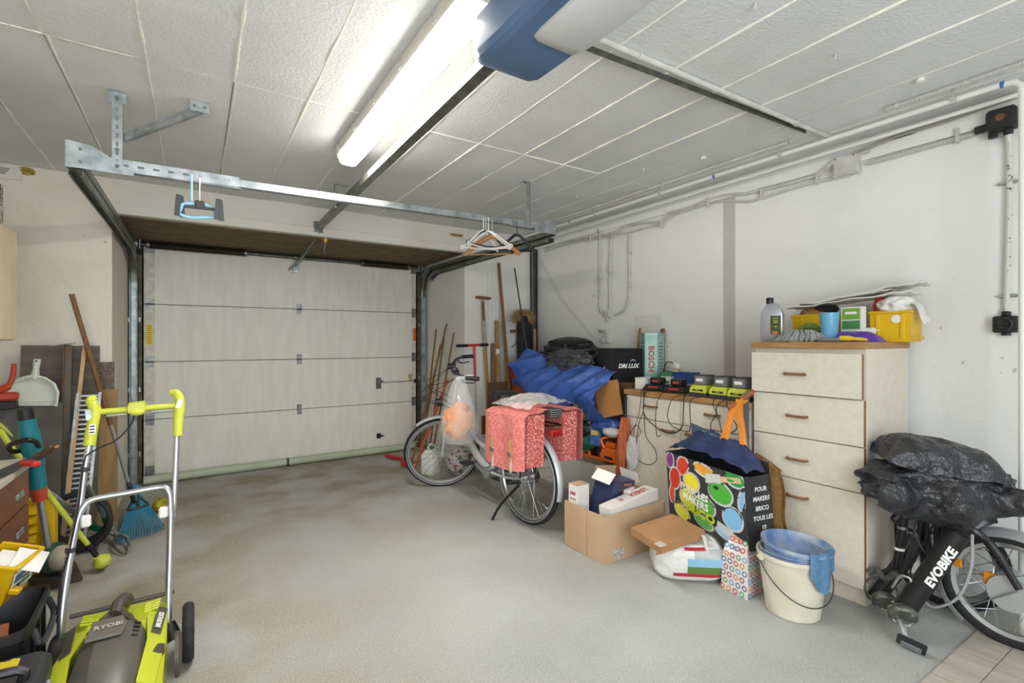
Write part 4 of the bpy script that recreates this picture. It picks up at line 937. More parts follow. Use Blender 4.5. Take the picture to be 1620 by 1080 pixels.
t = boxin('long white box with red lettering lying across the open carton', (2.335, 2.205, .215), (.46, .105, .115), 5, M_bwhite, 0, -5, bits=(((.0, 0, .1155), (.44, .1, .001), M_bwhite, 'lid'),))
mb = MB(); mb.text('KERST', .062, TR((.10, 0, .1165), 0, 0, 0), .0004, bold=.002); mb.build('lettering', rp, t, local=True, angle=0)
mb = MB(); mb.text('20', .04, TR((-.08, 0, .1165), 0, 0, 0), .0004, bold=.001); mb.build('lettering', rp, t, local=True, angle=0)
# navy glossy box on edge, open flaps
t = boxin('navy blue glossy box with open white flaps in the carton', (2.265, 2.375, .04), (.27, .14, .385), 14, navy, 8, 10)
for (p0, dz, ry_) in (((-.16, 0, .40), .1, -50), ((.17, 0, .40), .1, 55)): MB().box((0, 0, 0), (.085, .138, .002), TR(p0, 0, ry_, 0)).build('flap', M_bwhite, t, local=True, angle=0)
MB().box((0, .09, .41), (.26, .002, .06), TR((0, 0, 0)), 0).build('flap', M_card2, t, local=True, angle=0)
MB().box((.02, -.0705, .31), (.05, .001, .025)).build('red_patch', rp, t, local=True, angle=0); MB().box((.05, -.0705, .36), (.1, .001, .012)).build('printed_line', M_orange, t, local=True, angle=0)
t = boxin('white folded card leaning in front of the navy box', (2.20, 2.26, .05), (.004, .14, .36), 50, M_bwhite, 0, 16)
t = boxin('small grey-brown box at the far corner of the open carton', (2.47, 2.375, tk), (.13, .13, .33), 4, M_card2, bits=(((0, 0, .331), (.131, .131, .002), M_card, 'lid'),))
t = boxin('small white box between navy box and lettered box', (2.40, 2.30, .22), (.10, .08, .13), 25, M_bwhite)
# ---- potting-soil bag and flat brown box on it
M_soil = mat('white_foil_bag', '#e8e7e4', .35, bump=.9, bscale=9, bdist=.04)
def pillow(c, sx, sy, sz, rz, seed, k=1.0, e=.32, tilt=0, cr=.5):
    m = TR(c, 0, tilt, rz); mb = MB(); n = 22
    def sup(v): return math.copysign(abs(v)**e, v)
    rings = []
    for j in range(n+1):
        ph = -PI/2+PI*j/n; ring = []
        for i in range(36):
            th = 2*PI*i/36
            d = Vector((sup(math.cos(ph))*sup(math.cos(th)), sup(math.cos(ph))*sup(math.sin(th)), sup(math.sin(ph))*1.0))
            q = Vector((d.x*sx/2, d.y*sy/2, sz/2+d.z*sz/2))
            q *= 1+.04*k*noise.noise(q*9+Vector((seed, 0, 0)))+cr*.03*k*crump(q+Vector((seed, 3, 1)), 12)
            q.z = max(q.z, .001); ring.append(m @ q)
        rings.append(ring)
    return mb.loft(rings, caps=True)
sc0 = onZ(1096, 918, 0)
ss_ = thing('soil_bag', 'white potting-soil bag with colour print slumped under the flat brown box', 'bag', (2.36, 1.80, 0), 0)
sbody = pillow((2.345, 1.785, 0), .40, .26, .20, -40, 3, 2.2, .5).build('body', M_soil, ss_, angle=60)
dS = Vector((.64, .77, -.12)); cS = Vector((2.345, 1.785, 0))
rS = Vector((.77, -.64, 0))
for nm, w_, h_, ax, z_, cl_, l_ in (('logo_patch', .16, .055, .09, .145, '#b9bfc0', .002), ('sky_patch', .21, .05, .08, .10, '#8fc0dd', .0025), ('grass_patch', .21, .04, .08, .062, '#5d7d3c', .003), ('red_band', .30, .018, .05, .036, '#b7283a', .0035), ('red_band', .12, .015, .02, .175, '#b7283a', .0035)):
    decal(ss_, nm, sbody, cS+rS*ax+Vector((0, 0, z_)), dS, (0, 0, 1), w_, h_, mat('soil_'+nm, cl_, .4), lift=l_)
fb = thing('flat_carton', 'flat brown cardboard box resting tilted on the soil bag', 'carton', (2.215, 1.86, .222), 0)
c1, c2, c3 = onZ(1005, 838, .255), onZ(1046, 863, .245), onZ(1115, 838, .27)
ux = (c3-c2); uy = (c1-c2); mF = Matrix((ux.normalized(), uy.normalized(), ux.cross(uy).normalized())).transposed().to_4x4(); mF.translation = c2
MB().box((ux.length/2, uy.length/2+.02, -.024), (ux.length, uy.length+.04, .048), mF, .002).build('body', M_card, fb, angle=0)
MB().box((ux.length*.02, .015, .0004), (.05, .05, .001), mF).build('tape', mat('worn_tape', '#c9bfae', .4), fb, angle=0)
MB().box((.01, -.004, -.035), (.06, .004, .05), mF @ TR((0, 0, 0), 25, 0, 0)).build('torn_flap', M_card, fb, angle=0)
tag(MB().tube([c3+Vector((.02, .05, -.06)), c3+Vector((-.05, -.03, -.02)), c3+Vector((-.04, -.05, -.10)), c3+Vector((.03, -.06, -.09)), c3+Vector((.05, 0, -.05))], .008, 6, smooth=5).build('bag_strap', M_wcloth), 'twisted pale strap lying over the soil bag', 'strap')
# ---- big printed shopping bag
bl = onX(1067, 815, 2.53); brr = onX(1190, 858, 2.43)
sb = thing('shopping_bag', 'large shopping bag printed with paint tins hanging full below the bench', 'bag', (2.55, 1.75, .24))
P00, P10 = Vector((2.52, 2.045, .235)), Vector((2.425, 1.455, .225))      # bottom front corners
P01, P11 = Vector((2.51, 2.065, .625)), Vector((2.44, 1.50, .60))       # top front corners
ex = (P10-P00).normalized(); nF = Vector((-ex.y, ex.x, 0)); 
if nF.x > 0: nF = -nF
def front(u, v): 
    p = P00.lerp(P10, u).lerp(P01.lerp(P11, u), v); b_ = .03*math.sin(PI*u)*math.sin(PI*min(1, v*1.1))
    return p+nF*(b_+.006*noise.noise(Vector((u*5, v*4, 8))))
M_bagk = mat('dark_bag_weave', '#2b2d31', .45, col2='#35373c', scale=6, bump=.1)
MB().grid(front, 20, 14, .002).build('front_panel', M_bagk, sb, angle=60)
back = -nF*.19
def side(u, v): return P10.lerp(P11, v).lerp((P10+back*1.0).lerp(P11+back, v), u)+Vector((0, -.012*math.sin(PI*u), 0))
MB().grid(side, 6, 12, .002).build('side_panel', M_bagk, sb, angle=60)
MB().grid(lambda u, v: P00.lerp(P01, v).lerp((P00+back).lerp(P01+back, v), u), 4, 6, .002).build('side_panel', M_bagk, sb, angle=60)
MB().grid(lambda u, v: (P00+back).lerp(P10+back, u).lerp((P01+back).lerp(P11+back, u), v)+Vector((0, 0, .06*v)), 10, 8, .002).build('back_panel', M_bagk, sb, angle=60)
MB().grid(lambda u, v: P00.lerp(P10, u).lerp((P00+back).lerp(P10+back, u), v), 4, 4, .002).build('base_panel', M_bagk, sb, angle=60)
def fm(u, v):                                   # local frame on the bag front
    p = front(u, v); tu = (front(min(1, u+.02), v)-front(max(0, u-.02), v)).normalized(); tvv = (front(u, min(1, v+.02))-front(u, max(0, v-.02))).normalized(); n_ = tu.cross(tvv).normalized()
    if n_.dot(nF) < 0: n_ = -n_
    return p, tu, tvv, n_
M_tinrim = mat('tin_rim_print', '#c9cccf', .4)
def blob(u, v, rx_, ry_, col, name, lift=.0022, rot=0, rimw=.011):
    def surf(k, e, l):
        mb = MB(); ring = []
        for i in range(24):
            a = 2*PI*i/24; x, y = math.cos(a)*(rx_+e), math.sin(a)*(ry_+e); ca, sa = math.cos(R(rot)), math.sin(R(rot)); x, y = x*ca-y*sa, x*sa+y*ca
            uu, vv = min(1, max(0, u+x/.60)), min(1, max(0, v+y/.39)); p_, _, _, n_ = fm(uu, vv); ring.append(p_+n_*l)
        p_, _, _, n_ = fm(u, v); mb._mk([p_+n_*l]+ring, [(0, i+1, (i+1) % 24+1) for i in range(24)]); return mb
    r_ = surf(0, rimw, lift).build('tin_rim', M_tinrim, sb, angle=60, recalc=True)
    surf(0, 0, lift+.0012).build(name, mat('print_'+col, col, .45), r_, angle=60)
for (u, v, a, b_, c_) in ((.06, .88, .03, .045, '#8a3f93'), (.25, .86, .045, .05, '#d9452e'), (.13, .62, .048, .062, '#d63c28'), (.07, .36, .022, .055, '#dc4a2c'), (.53, .90, .075, .028, '#e3a53c'), (.38, .66, .062, .048, '#e8dc3a'), (.74, .66, .075, .055, '#4fae3f'), (.90, .93, .06, .04, '#2f9a4a'), (.32, .40, .06, .055, '#d9d93a'), (.56, .40, .068, .045, '#55a63e'), (.20, .13, .06, .045, '#e5e04a'), (.50, .13, .065, .034, '#6cbb58'), (.86, .36, .055, .06, '#7fbde6'), (.80, .07, .09, .025, '#9cc9ea'), (.965, .66, .015, .05, '#8cb6dd')):
    blob(u, v, a, b_, c_, 'paint_disc', rot=-10)
def txt(s_, u, v, size, m, name='lettering', bold=.003, rot=-6):
    mb = MB().text(s_, size, Matrix.Rotation(R(rot), 4, 'Z'), .0004, bold=bold)
    for vt in mb.bm.verts:                      # print follows the curved bag front
        p, _, _, n_ = fm(min(1, max(0, u+vt.co.x/.60)), min(1, max(0, v+vt.co.y/.39))); vt.co = p+n_*(.0065+vt.co.z)
    mb.build(name, m, sb, angle=0)
txt('POUR LES', .42, .535, .052, M_print, bold=.0015); txt('MAKERS', .44, .405, .056, M_print, bold=.0015); txt('BRICO', .48, .255, .074, mat('lime_ink', '#c2d832', .5))
# paint brushes in the print
def stripe(pts, wd, m, name, l=.0045):
    for k in range(1):
        mb = MB(); (u0, v0), (u1, v1) = pts; d = Vector(((u1-u0)*.6, (v1-v0)*.39)); n2 = Vector((-d.y, d.x)).normalized()*wd/2
        V = []
        for (u, v, s_) in ((u0, v0, 1), (u0, v0, -1), (u1, v1, -1), (u1, v1, 1)):
            p, _, _, n_ = fm(min(1, max(0, u+n2.x*s_/.6)), min(1, max(0, v+n2.y*s_/.39))); V.append(p+n_*l)
        mb._mk(V, [(0, 1, 2, 3)]); mb.build(name, m, sb, angle=0)
M_pw = mat('brush_wood_print', '#d9b98f', .5)
stripe([(.74, .86), (.97, .93)], .03, M_pw, 'printed_brush_handle'); stripe([(.56, .80), (.74, .86)], .05, M_tinrim, 'printed_brush_bristle')
stripe([(.84, .12), (.99, .04)], .03, M_pw, 'printed_brush_handle'); stripe([(.68, .20), (.84, .12)], .05, M_tinrim, 'printed_brush_bristle')
# side print
for i in range(5):
    p = side(.5, .30+.13*i); d = back.normalized(); n_ = d.cross(Vector((0, 0, 1))).normalized(); n_ = n_ if n_.y < 0 else -n_
    m4 = Matrix((Vector((0, 0, 1)).cross(n_), Vector((0, 0, 1)), n_)).transposed().to_4x4(); m4.translation = p+n_*.006
    MB().text(('10', 'TOUS LES', 'BRICO', 'MAKERS', 'POUR')[i], .034, m4, .0004, bold=.0008).build('side_lettering', M_print, sb, angle=0)
# contents: blue plastic sack showing above the rim
M_bluep = mat('dark_blue_plastic', '#232f52', .3, col2='#33426b', scale=10)
def sack(u, v):
    a = P01.lerp(P11, u)+back*(.12+.76*v); h_ = .05+.13*(1-(2*u-1)**4)*(.35+.9*v)*(1-.35*u)
    q = a+Vector((0, 0, h_-.05)); n_ = crump(q, 9); return q+Vector((.01*n_, .012*n_, .028*n_))
tag(MB().grid(sack, 44, 18, .003).build('blue_sack', M_bluep, angle=60), 'crumpled navy plastic sack stuffed into the paint-tin shopping bag', 'plastic sack')
def flap(u, v):
    a = P01.lerp(P11, .1+.72*u)+back*.78; q = a+Vector((0, 0, .02+.16*v*(1-.45*u))); return q+Vector((.012*crump(q, 8), 0, 0))
fl_ = MB().grid(flap, 20, 10, .003).build('bag_flap', mat('denim_blue_bag', '#4a5572', .7, col2='#5b6684', scale=40), angle=60); tag(fl_, 'denim-blue bag panel standing above the shopping bag rim', 'bag')
MB().grid(lambda u, v: flap(.55+.25*u, .62+.25*v)+nF*.006, 4, 3, .001).build('red_patch', mat('red_print3', '#cc3b2e', .5), fl_, angle=60)
MB().grid(lambda u, v: flap(.22+.2*u, .62+.3*v)+nF*.006, 4, 3, .001).build('green_patch', mat('green_print4', '#7fae6a', .5), fl_, angle=60)
# orange strap pair, grey strap, red-brown pole end they hang from
hk = Vector((2.70, 1.70, .965)); hk2 = Vector((2.73, 1.665, .96))
M_strap = mat('orange_strap', '#e08a2e', .6)
def strapP(a, b, sag, w_, m, name, lab):
    P = [a, a.lerp(b, .33)+Vector((0, 0, sag)), a.lerp(b, .66)+Vector((0, 0, sag)), b]; ribbon(name, lab, 'strap', P, w_, m, None, .003, 6)
HX = 2.705
pA = onX(1172, 636, HX)
ribbon('orange_strap', 'orange webbing handle, the strap slanting toward the bench drawers', 'strap', [onX(1178, 632, HX), onX(1160, 650, HX-.02), onX(1152, 675, HX-.06), onX(1144, 700, 2.62)], (0, .045, .01), M_strap)
ribbon('orange_strap', 'orange webbing handle, the strap hanging beside the grey strap', 'strap', [onX(1170, 632, HX-.01), onX(1170, 655, HX-.02), onX(1174, 680, HX-.05), onX(1176, 704, 2.62)], (0, .045, .0), M_strap)
ribbon('grey_strap', 'grey webbing strap hanging between the bench and the tall cabinet', 'strap', [onX(1181, 622, HX+.03), onX(1181, 660, HX+.03), onX(1181, 690, HX+.0), onX(1181, 712, 2.62)], (0, .035, 0), mat('grey_webbing', '#6b7275', .8))
tag(MB().tube([onX(1193, 618, 2.735), onX(1172, 634, 2.71), onX(1152, 645, 2.67)], .011, 8).build('red_pole', mat('red_brown_pole', '#a4523e', .5)), 'red-brown peg end that the orange straps hang from', 'peg')
# ---- jute bag hung on the cabinet front
M_jute = mat('jute', '#9a7240', .95, col2='#84602f', scale=90, bump=.6, bscale=180)
jb_ = thing('jute_bag', 'brown jute bag hanging flat against the drawer cabinet', 'bag', (2.70, 1.50, .3))
jt = [onX(1196, 722, 2.72), onX(1236, 745, 2.71)]; jbm = [onX(1208, 850, 2.69), onX(1248, 845, 2.68)]
jt[0].z += .02
def jsurf(off): 
    def f(u, v):
        p = jbm[0].lerp(jbm[1], u).lerp(jt[0].lerp(jt[1], u), v); return p+Vector((-off-.02*math.sin(PI*u)*(1-v*.6)*(1 if off else .2)+.008*noise.noise(Vector((u*4, v*5, off*40))), .01*math.sin(v*7)*(u), 0))
    return f
MB().grid(jsurf(.035), 12, 18, .003).build('front_panel', M_jute, jb_, angle=60); MB().grid(jsurf(.0), 12, 18, .003).build('back_panel', M_jute, jb_, angle=60)
MB().tube([jt[0]+Vector((-.03, 0, 0)), jt[0].lerp(jt[1], .5)+Vector((-.045, 0, .004)), jt[1]+Vector((-.03, 0, 0)), jt[1], jt[0].lerp(jt[1], .5)+Vector((.005, 0, .004)), jt[0]], .005, 6, closed=True).build('rim', M_jute, jb_)
# ---- circle print gift bag
gb = thing('circle_print_bag', 'white bag printed with coloured rings on the floor beside the bucket', 'bag', (2.42, 1.47, 0))
M_gb = mat('white_bag_paper', '#e9e7e2', .5, bump=.1, bscale=20)
g0, g1, g2 = onZ(1141, 928, 0), onZ(1182, 949, 0), onZ(1219, 925, 0)
g3 = g0+g2-g1; ht = .245; cen = (g0+g1+g2+g3)/4
def gq(k, z, sh): 
    b_ = (g0, g1, g2, g3)[k]; return cen+(b_-cen)*sh+Vector((.02*z/.25, .01*z/.25, z))
def gface(i, j, u, v): sh = 1-.10*v-.35*max(0, v-.7)/.3; return gq(i, v*ht*1.15, sh).lerp(gq(j, v*ht*1.15, sh), u)
ringc = ['#c23b3b', '#3c62b0', '#3f9a58', '#e0873a', '#7a3f8f', '#63a9d8', '#b52e63']
for fi, (i, j) in enumerate(((0, 1), (1, 2), (2, 3), (3, 0))):
    pnl = MB().grid(lambda u, v: gface(i, j, u, v)+(gface(i, j, u, v)-cen-Vector((0, 0, v*ht))).normalized()*.006*noise.noise(Vector((u*5, v*5, fi))), 10, 12, .002).build('panel', M_gb, gb, angle=50)
    if fi > 1: continue
    L_ = (gface(i, j, 0, 0)-gface(i, j, 1, 0)).length; nc = max(4, int(L_/.034))
    for a in range(nc):
        for b_ in range(8):
            u, v = (a+.5+(.25 if b_ % 2 else -.25)*.8)/nc, (b_+.45)/8.2
            p = gface(i, j, u, v); tu = (gface(i, j, u+.02, v)-gface(i, j, u-.02, v)).normalized(); tv_ = (gface(i, j, u, v+.02)-gface(i, j, u, v-.02)).normalized(); n_ = tu.cross(tv_).normalized()
            if n_.dot(p-cen) < 0: n_ = -n_
            MB().torus(p+n_*.007, n_, .0115, .0026, 14, 4, .4).build('ring_print', mat('ring'+ringc[(a*3+b_*2+fi) % 7], ringc[(a*3+b_*2+fi) % 7], .5), pnl)
tag(ribbon('red_ribbon', None, None, [gq(2, .25, .6)+Vector((0, 0, .03)), gq(2, .2, .95)+Vector((-.03, -.03, .03)), gq(2, .12, 1.05)+Vector((-.03, -.03, 0)), gq(2, .08, 1.08)+Vector((-.02, -.03, 0))], (.02, .01, 0), mat('red_ribbon', '#b5424a', .6)), 'red ribbon trailing from the ring-print bag', 'ribbon')
# ---- bucket with blue inner bucket and cloth
bc = onZ(1268, 972, 0); bc = Vector((2.455, 1.255, 0))
bk_ = thing('white_bucket', 'dirty cream bucket on the floor before the drawer cabinet', 'bucket', bc)
M_bk = mat('cream_bucket', '#dedac8', .5, col2='#cfc9b4', scale=7); M_bb = mat('blue_bucket', '#6480b4', .6, col2='#a9b3c0', scale=9, contrast=(.38, .6))
MB().lathe([(.112, 0), (.118, .006), (.152, .275), (.160, .276), (.160, .292), (.155, .294), (.150, .29), (.114, .01)], None, 36, cap1=True).build('body', M_bk, bk_, local=True)
for s_ in (-1, 1):
    p = Vector((.158*math.cos(R(150)), .158*math.sin(R(150))*1, .262))*1
    p = Vector((s_*.155*math.cos(R(30)), -s_*.155*math.sin(R(30)), .262)); MB().cyl(p, p*1.06, .016, seg=12).build('handle_lug', M_bk, bk_, local=True)
# bail resting down along the near side
pts = []
for i in range(13):
    a = R(150+i*180/12); dz = -.16*math.sin(i/12*PI); pts.append((.168*math.cos(a), .168*math.sin(a), .262+dz))
MB().tube(pts, .0028, 6, smooth=3).build('bail', M_dgrey, bk_, local=True)
bb = thing('blue_bucket', 'blue bucket nested inside the cream bucket, dusty inside', 'bucket', bc+Vector((0, 0, .05)))
MB().lathe([(.10, 0), (.145, .275), (.157, .276), (.158, .292), (.150, .292), (.140, .27), (.098, .008)], TR((0, 0, .0), 3, 2, 0), 36, cap1=True).build('body', M_bb, bb, local=True)
for z in (.255, .243): MB().torus((0, 0, z), (0, 0, 1), .1435-(.258-z)*.15+.002, .003, 36, 5).build('rib', M_bb, bb, local=True)
M_towel = mat('blue_towel', '#5f88ad', .95, col2='#52799d', scale=30, bump=.4, bscale=90)
def towel(u, v):
    a = R(-128+58*u); s_ = v; r_ = .150+.012*noise.noise(Vector((u*6, v*4, 2)))
    if s_ < .25: rr_ = .13+.03*(s_/.25); z = .325+.022*(s_/.25)
    else: rr_ = .168+.004*math.sin(u*14); z = .347-(s_-.25)/.75*(.10+.085*math.sin(PI*min(1, u*1.15)))
    return bc+Vector((rr_*math.cos(a), rr_*math.sin(a), z))+Vector((0, 0, .006*noise.noise(Vector((u*7, v*3, 4)))))
tag(MB().grid(towel, 22, 16, .003).build('blue_cloth', M_towel, angle=60), 'blue cloth draped over the bucket rim', 'cloth')
# ================================================================ CITY BICYCLE
M_frame = mat('silver_white_paint', '#c6c9cc', .35, .25); M_tyre = mat('tyre_rubber', '#26272a', .8, col2='#1c1d1f', scale=40)
BK = Vector((2.02, 2.906, 0)); BRZ = 95.3
bike = thing('bicycle', 'silver city bicycle with pink panniers on its stand, handlebar turned', 'bicycle', BK, BRZ)
WB = WM[bike.name]
def wheel(parent_thing, name, m, Rw, spokes=28, tr=.021, rimw=.028, hubr=.02, hubw=.07, rimmat=None, stripe=True):
    """wheel in local XZ plane (axle along local Y), centre at m's origin"""
    w_ = MB(); 
    ax = (m.to_3x3() @ Vector((0, 1, 0))); c = m @ Vector((0, 0, 0))
    w_.torus(c, ax, Rw-tr, tr, 56, 10, 1.); wo = w_.build(name, M_tyre, parent_thing, local=True)
    if stripe:
        for s_ in (-1, 1): MB().torus(c+ax*s_*tr*.93, ax, Rw-tr*1.3, .0035, 56, 5).build('reflective_band', mat('tyre_band', '#b9bbbc', .5), wo, local=True)
    rm = MB(); x, y, d = frame_of(ax)
    prof = [(Rw-tr*1.75, -rimw/2), (Rw-tr*1.75, rimw/2), (Rw-tr*2.5, rimw*.35), (Rw-tr*2.75, 0), (Rw-tr*2.5, -rimw*.35)]
    MBr = []
    for i in range(56):
        a = 2*PI*i/56; u = x*math.cos(a)+y*math.sin(a); MBr.append([c+u*r_+d*w2 for r_, w2 in prof])
    MBr.append(MBr[0]); rm.loft(MBr, caps=False); rm.build('rim', rimmat or M_alu, wo, local=True)
    hb = MB(); hb.cyl(c-ax*hubw/2, c+ax*hubw/2, hubr*.7, seg=14); hb.cyl(c-ax*hubw*.42, c-ax*hubw*.34, hubr*1.3, seg=18); hb.cyl(c+ax*hubw*.34, c+ax*hubw*.42, hubr*1.3, seg=18); hb.cyl(c-ax*(hubw/2+.02), c+ax*(hubw/2+.02), .006, seg=8); hb.build('hub', M_alu, wo, local=True)
    # one spoke mesh shared by every spoke
    Rr = Rw-tr*2.55
    for i in range(spokes):
        a = 2*PI*i/spokes; a2 = a+(.9 if (i//2) % 2 else -.9); s_ = 1 if i % 2 else -1
        p0 = c+(x*math.cos(a2)+y*math.sin(a2))*hubr*1.2+ax*s_*hubw*.38; p1 = c+(x*math.cos(a)+y*math.sin(a))*Rr
        MB().tube([p0, p1], 0.0017, 4, caps=False).build('spoke', M_chrome, wo, local=True)
    return wo
RW = .338
rw = wheel(bike, 'rear_wheel', Matrix.Translation((0, 0, RW)), RW, hubr=.036, hubw=.085)
MB().cyl((0, -.055, RW), (0, -.05, RW), .052, seg=24).build('sprocket', M_dsteel, rw, local=True)
# steering assembly turned about the head axis
A0 = Vector((.965, 0, .66)); UA = Vector((-.30, 0, .954)).normalized(); ST = 62
MS = Matrix.Translation(A0) @ Matrix.Rotation(R(ST), 4, UA) @ Matrix.Translation(-A0)
FC = Vector((1.145, 0, RW))
wheel(bike, 'front_wheel', MS @ Matrix.Translation(FC), RW, hubr=.03, hubw=.08)
def S(*p): return MS @ Vector(p)
fk = MB()
for s_ in (-1, 1): fk.tube([S(1.145, s_*.055, RW), S(1.10, s_*.05, .50), S(1.035, s_*.045, .70), S(1.0, s_*.03, .735)], [.009, .012, .014, .014], 8, smooth=3)
fk.bar(S(1.0, -.05, .735), S(1.0, .05, .735), .03, .03); fk.tube([S(1.0, 0, .735), S(.9, 0, 1.05)], .014, 10); fk.build('fork', M_frame, bike, local=True)
def guard(mx, R0, a0, a1, w_, m, name):
    def f(u, v):
        a = R(a0+(a1-a0)*u); t = (v-.5)*2; r_ = R0-.012*t*t; return mx @ Vector((r_*math.cos(a), t*w_/2, r_*math.sin(a)))
    return MB().grid(f, 28, 6, .002).build(name, m, bike, local=True, angle=50)
guard(MS @ Matrix.Translation(FC), RW+.022, 60, 185, .055, M_frame, 'front_mudguard')
guard(Matrix.Translation((0, 0, RW)), RW+.022, 0, 195, .055, M_frame, 'rear_mudguard')
mb = MB(); mb.tube([(0.945+.03, 0, .63), (.935, 0, .94)], .021, 14); mb.build('head_tube', M_frame, bike, local=True)
mb = MB(); mb.tube([(.95, 0, .70), (.80, 0, .52), (.62, 0, .36), (.44, 0, .29)], [.026, .029, .031, .03], 12, smooth=5); mb.build('down_tube', M_frame, bike, local=True)
mb = MB(); mb.tube([(.94, 0, .84), (.82, 0, .66), (.64, 0, .50), (.40, 0, .44)], [.019, .019, .019, .018], 10, smooth=5); mb.build('top_tube', M_frame, bike, local=True)
mb = MB().tube([(.44, 0, .28), (.36, 0, .56), (.315, 0, .72)], .018, 12); mb.build('seat_tube', M_frame, bike, local=True)
for s_ in (-1, 1):
    MB().tube([(.44, s_*.03, .29), (.2, s_*.05, .30), (0, s_*.062, RW)], .011, 8, smooth=3).build('chain_stay', M_frame, bike, local=True)
    MB().tube([(.34, s_*.02, .66), (.15, s_*.055, .48), (0, s_*.062, RW)], .009, 8, smooth=3).build('seat_stay', M_frame, bike, local=True)
MB().cyl((.44, -.06, .285), (.44, .06, .285), .045, seg=20).build('motor_hub', M_alu, bike, local=True)
MB().tube([(.315, 0, .70), (.285, 0, .84)], .0135, 10).build('seat_post', M_chrome, bike, local=True)
# crank and pedals
for s_, a in ((1, 20), (-1, 200)):
    p1 = Vector((.44+.17*math.cos(R(a)), s_*.075, .285+.17*math.sin(R(a)))); c_ = MB().tube([(.44, s_*.07, .285), p1], [.013, .010], 8).build('crank_arm', M_alu, bike, local=True)
    MB().box(p1+Vector((0, s_*.055, 0)), (.09, .09, .022), None, .004).build('pedal', M_black, c_, local=True)
MB().loft([[(x_, -.052+dy, z_) for x_, z_ in ((.58, .36), (.55, .40), (.2, .40), (-.03, .385), (-.06, .335), (-.03, .29), (.3, .2), (.52, .2), (.59, .26))] for dy in (0, -.022)]).build('chain_case', M_dgrey, bike, local=True)
# saddle
def sadring(x_, hw, zt, zb): return [(x_, hw*math.cos(a), zb+(zt-zb)*(.5+.5*math.sin(a))) for a in [i/14*2*PI for i in range(14)]]
MB().loft([sadring(.16, .085, .93, .87), sadring(.18, .105, .945, .85), sadring(.24, .10, .945, .84), sadring(.30, .06, .935, .855), sadring(.37, .035, .93, .865), sadring(.43, .028, .925, .87), sadring(.45, .015, .912, .885)]).build('saddle', M_black, bike, local=True, angle=70)
# carrier
mb = MB()
for s_ in (-1, 1):
    mb.tube([(.26, s_*.05, .72), (.2, s_*.055, .74), (-.26, s_*.055, .75), (-.30, s_*.03, .75)], .006, 8, smooth=3); mb.tube([(0, s_*.07, RW), (-.06, s_*.065, .74)], .006, 8)
for x_ in (-.28, -.1, .1): mb.bar((x_, -.055, .748), (x_, .055, .748), .012, .006)
mb.build('carrier', M_black, bike, local=True)
MB().box((-.30, 0, .70), (.03, .10, .045), None, .008).build('rear_light', mat('red_lens', '#a81f1c', .25), bike, local=True)
mb = MB().box((-.24, -.0, .835), (.14, .10, .06), None, .008); mb.build('battery_clip', M_dgrey, bike, local=True)
for i in range(4): MB().box((-.24, 0, .815+.014*i), (.143, .104, .006), None, .001).build('clip_bar', M_alu, bike, local=True)
# stand
MB().tube([(.06, .03, .27), (.16, .12, .12), (.20, .17, .008)], .010, 8, smooth=3).build('kick_stand', M_black, bike, local=True)
# handlebar, grips, levers, display and cables (turned with the fork)
mb = MB().tube([S(.905, 0, 1.02), S(.895, 0, 1.08), S(.93, 0, 1.10)], .015, 10); mb.build('stem', M_dgrey, bike, local=True)
bar = [(.74, .31, 1.09), (.82, .29, 1.105), (.90, .20, 1.115), (.935, .08, 1.10), (.935, -.08, 1.10), (.90, -.20, 1.115), (.82, -.29, 1.105), (.74, -.31, 1.09)]
hb_ = MB().tube([S(*p) for p in bar], .011, 10, smooth=4).build('handlebar', M_dgrey, bike, local=True)
for s_ in (-1, 1):
    MB().tube([S(.84, s_*.287, 1.106), S(.735, s_*.312, 1.088)], .0175, 12).build('grip', M_black, hb_, local=True)
    MB().tube([S(.88, s_*.235, 1.10), S(.86, s_*.255, 1.06), S(.78, s_*.285, 1.05)], .006, 6, smooth=3).build('brake_lever', M_dgrey, hb_, local=True)
MB().box((0, 0, 0), (.07, .09, .03), MS @ TR((.94, .0, 1.13)), .006).build('display', M_black, hb_, local=True)
MB().ball(S(.92, .12, 1.135), (.03, .03, .025), None, 2).build('bell', M_dgrey, hb_, local=True)
MB().cyl(S(1.07, 0, .82), S(1.12, 0, .82), .035, seg=14).build('headlight', M_black, bike, local=True)
for i, (a, b_) in enumerate((((.88, .235, 1.09), (.98, .03, .75)), ((.88, -.235, 1.09), (.97, -.03, .78)), ((.9, .2, 1.1), (.95, .02, .72)), ((.9, -.2, 1.1), (.96, -.03, .70)))):
    a = S(*a); b2 = Vector(b_); f_ = S(1.16+.03*i, .12*(1 if i % 2 == 0 else -1), 1.02-.05*i); MB().tube([a, a.lerp(f_, .6), f_, f_.lerp(b2, .6), b2], .003, 6, smooth=5).build('cable', M_wirebk, bike, local=True)
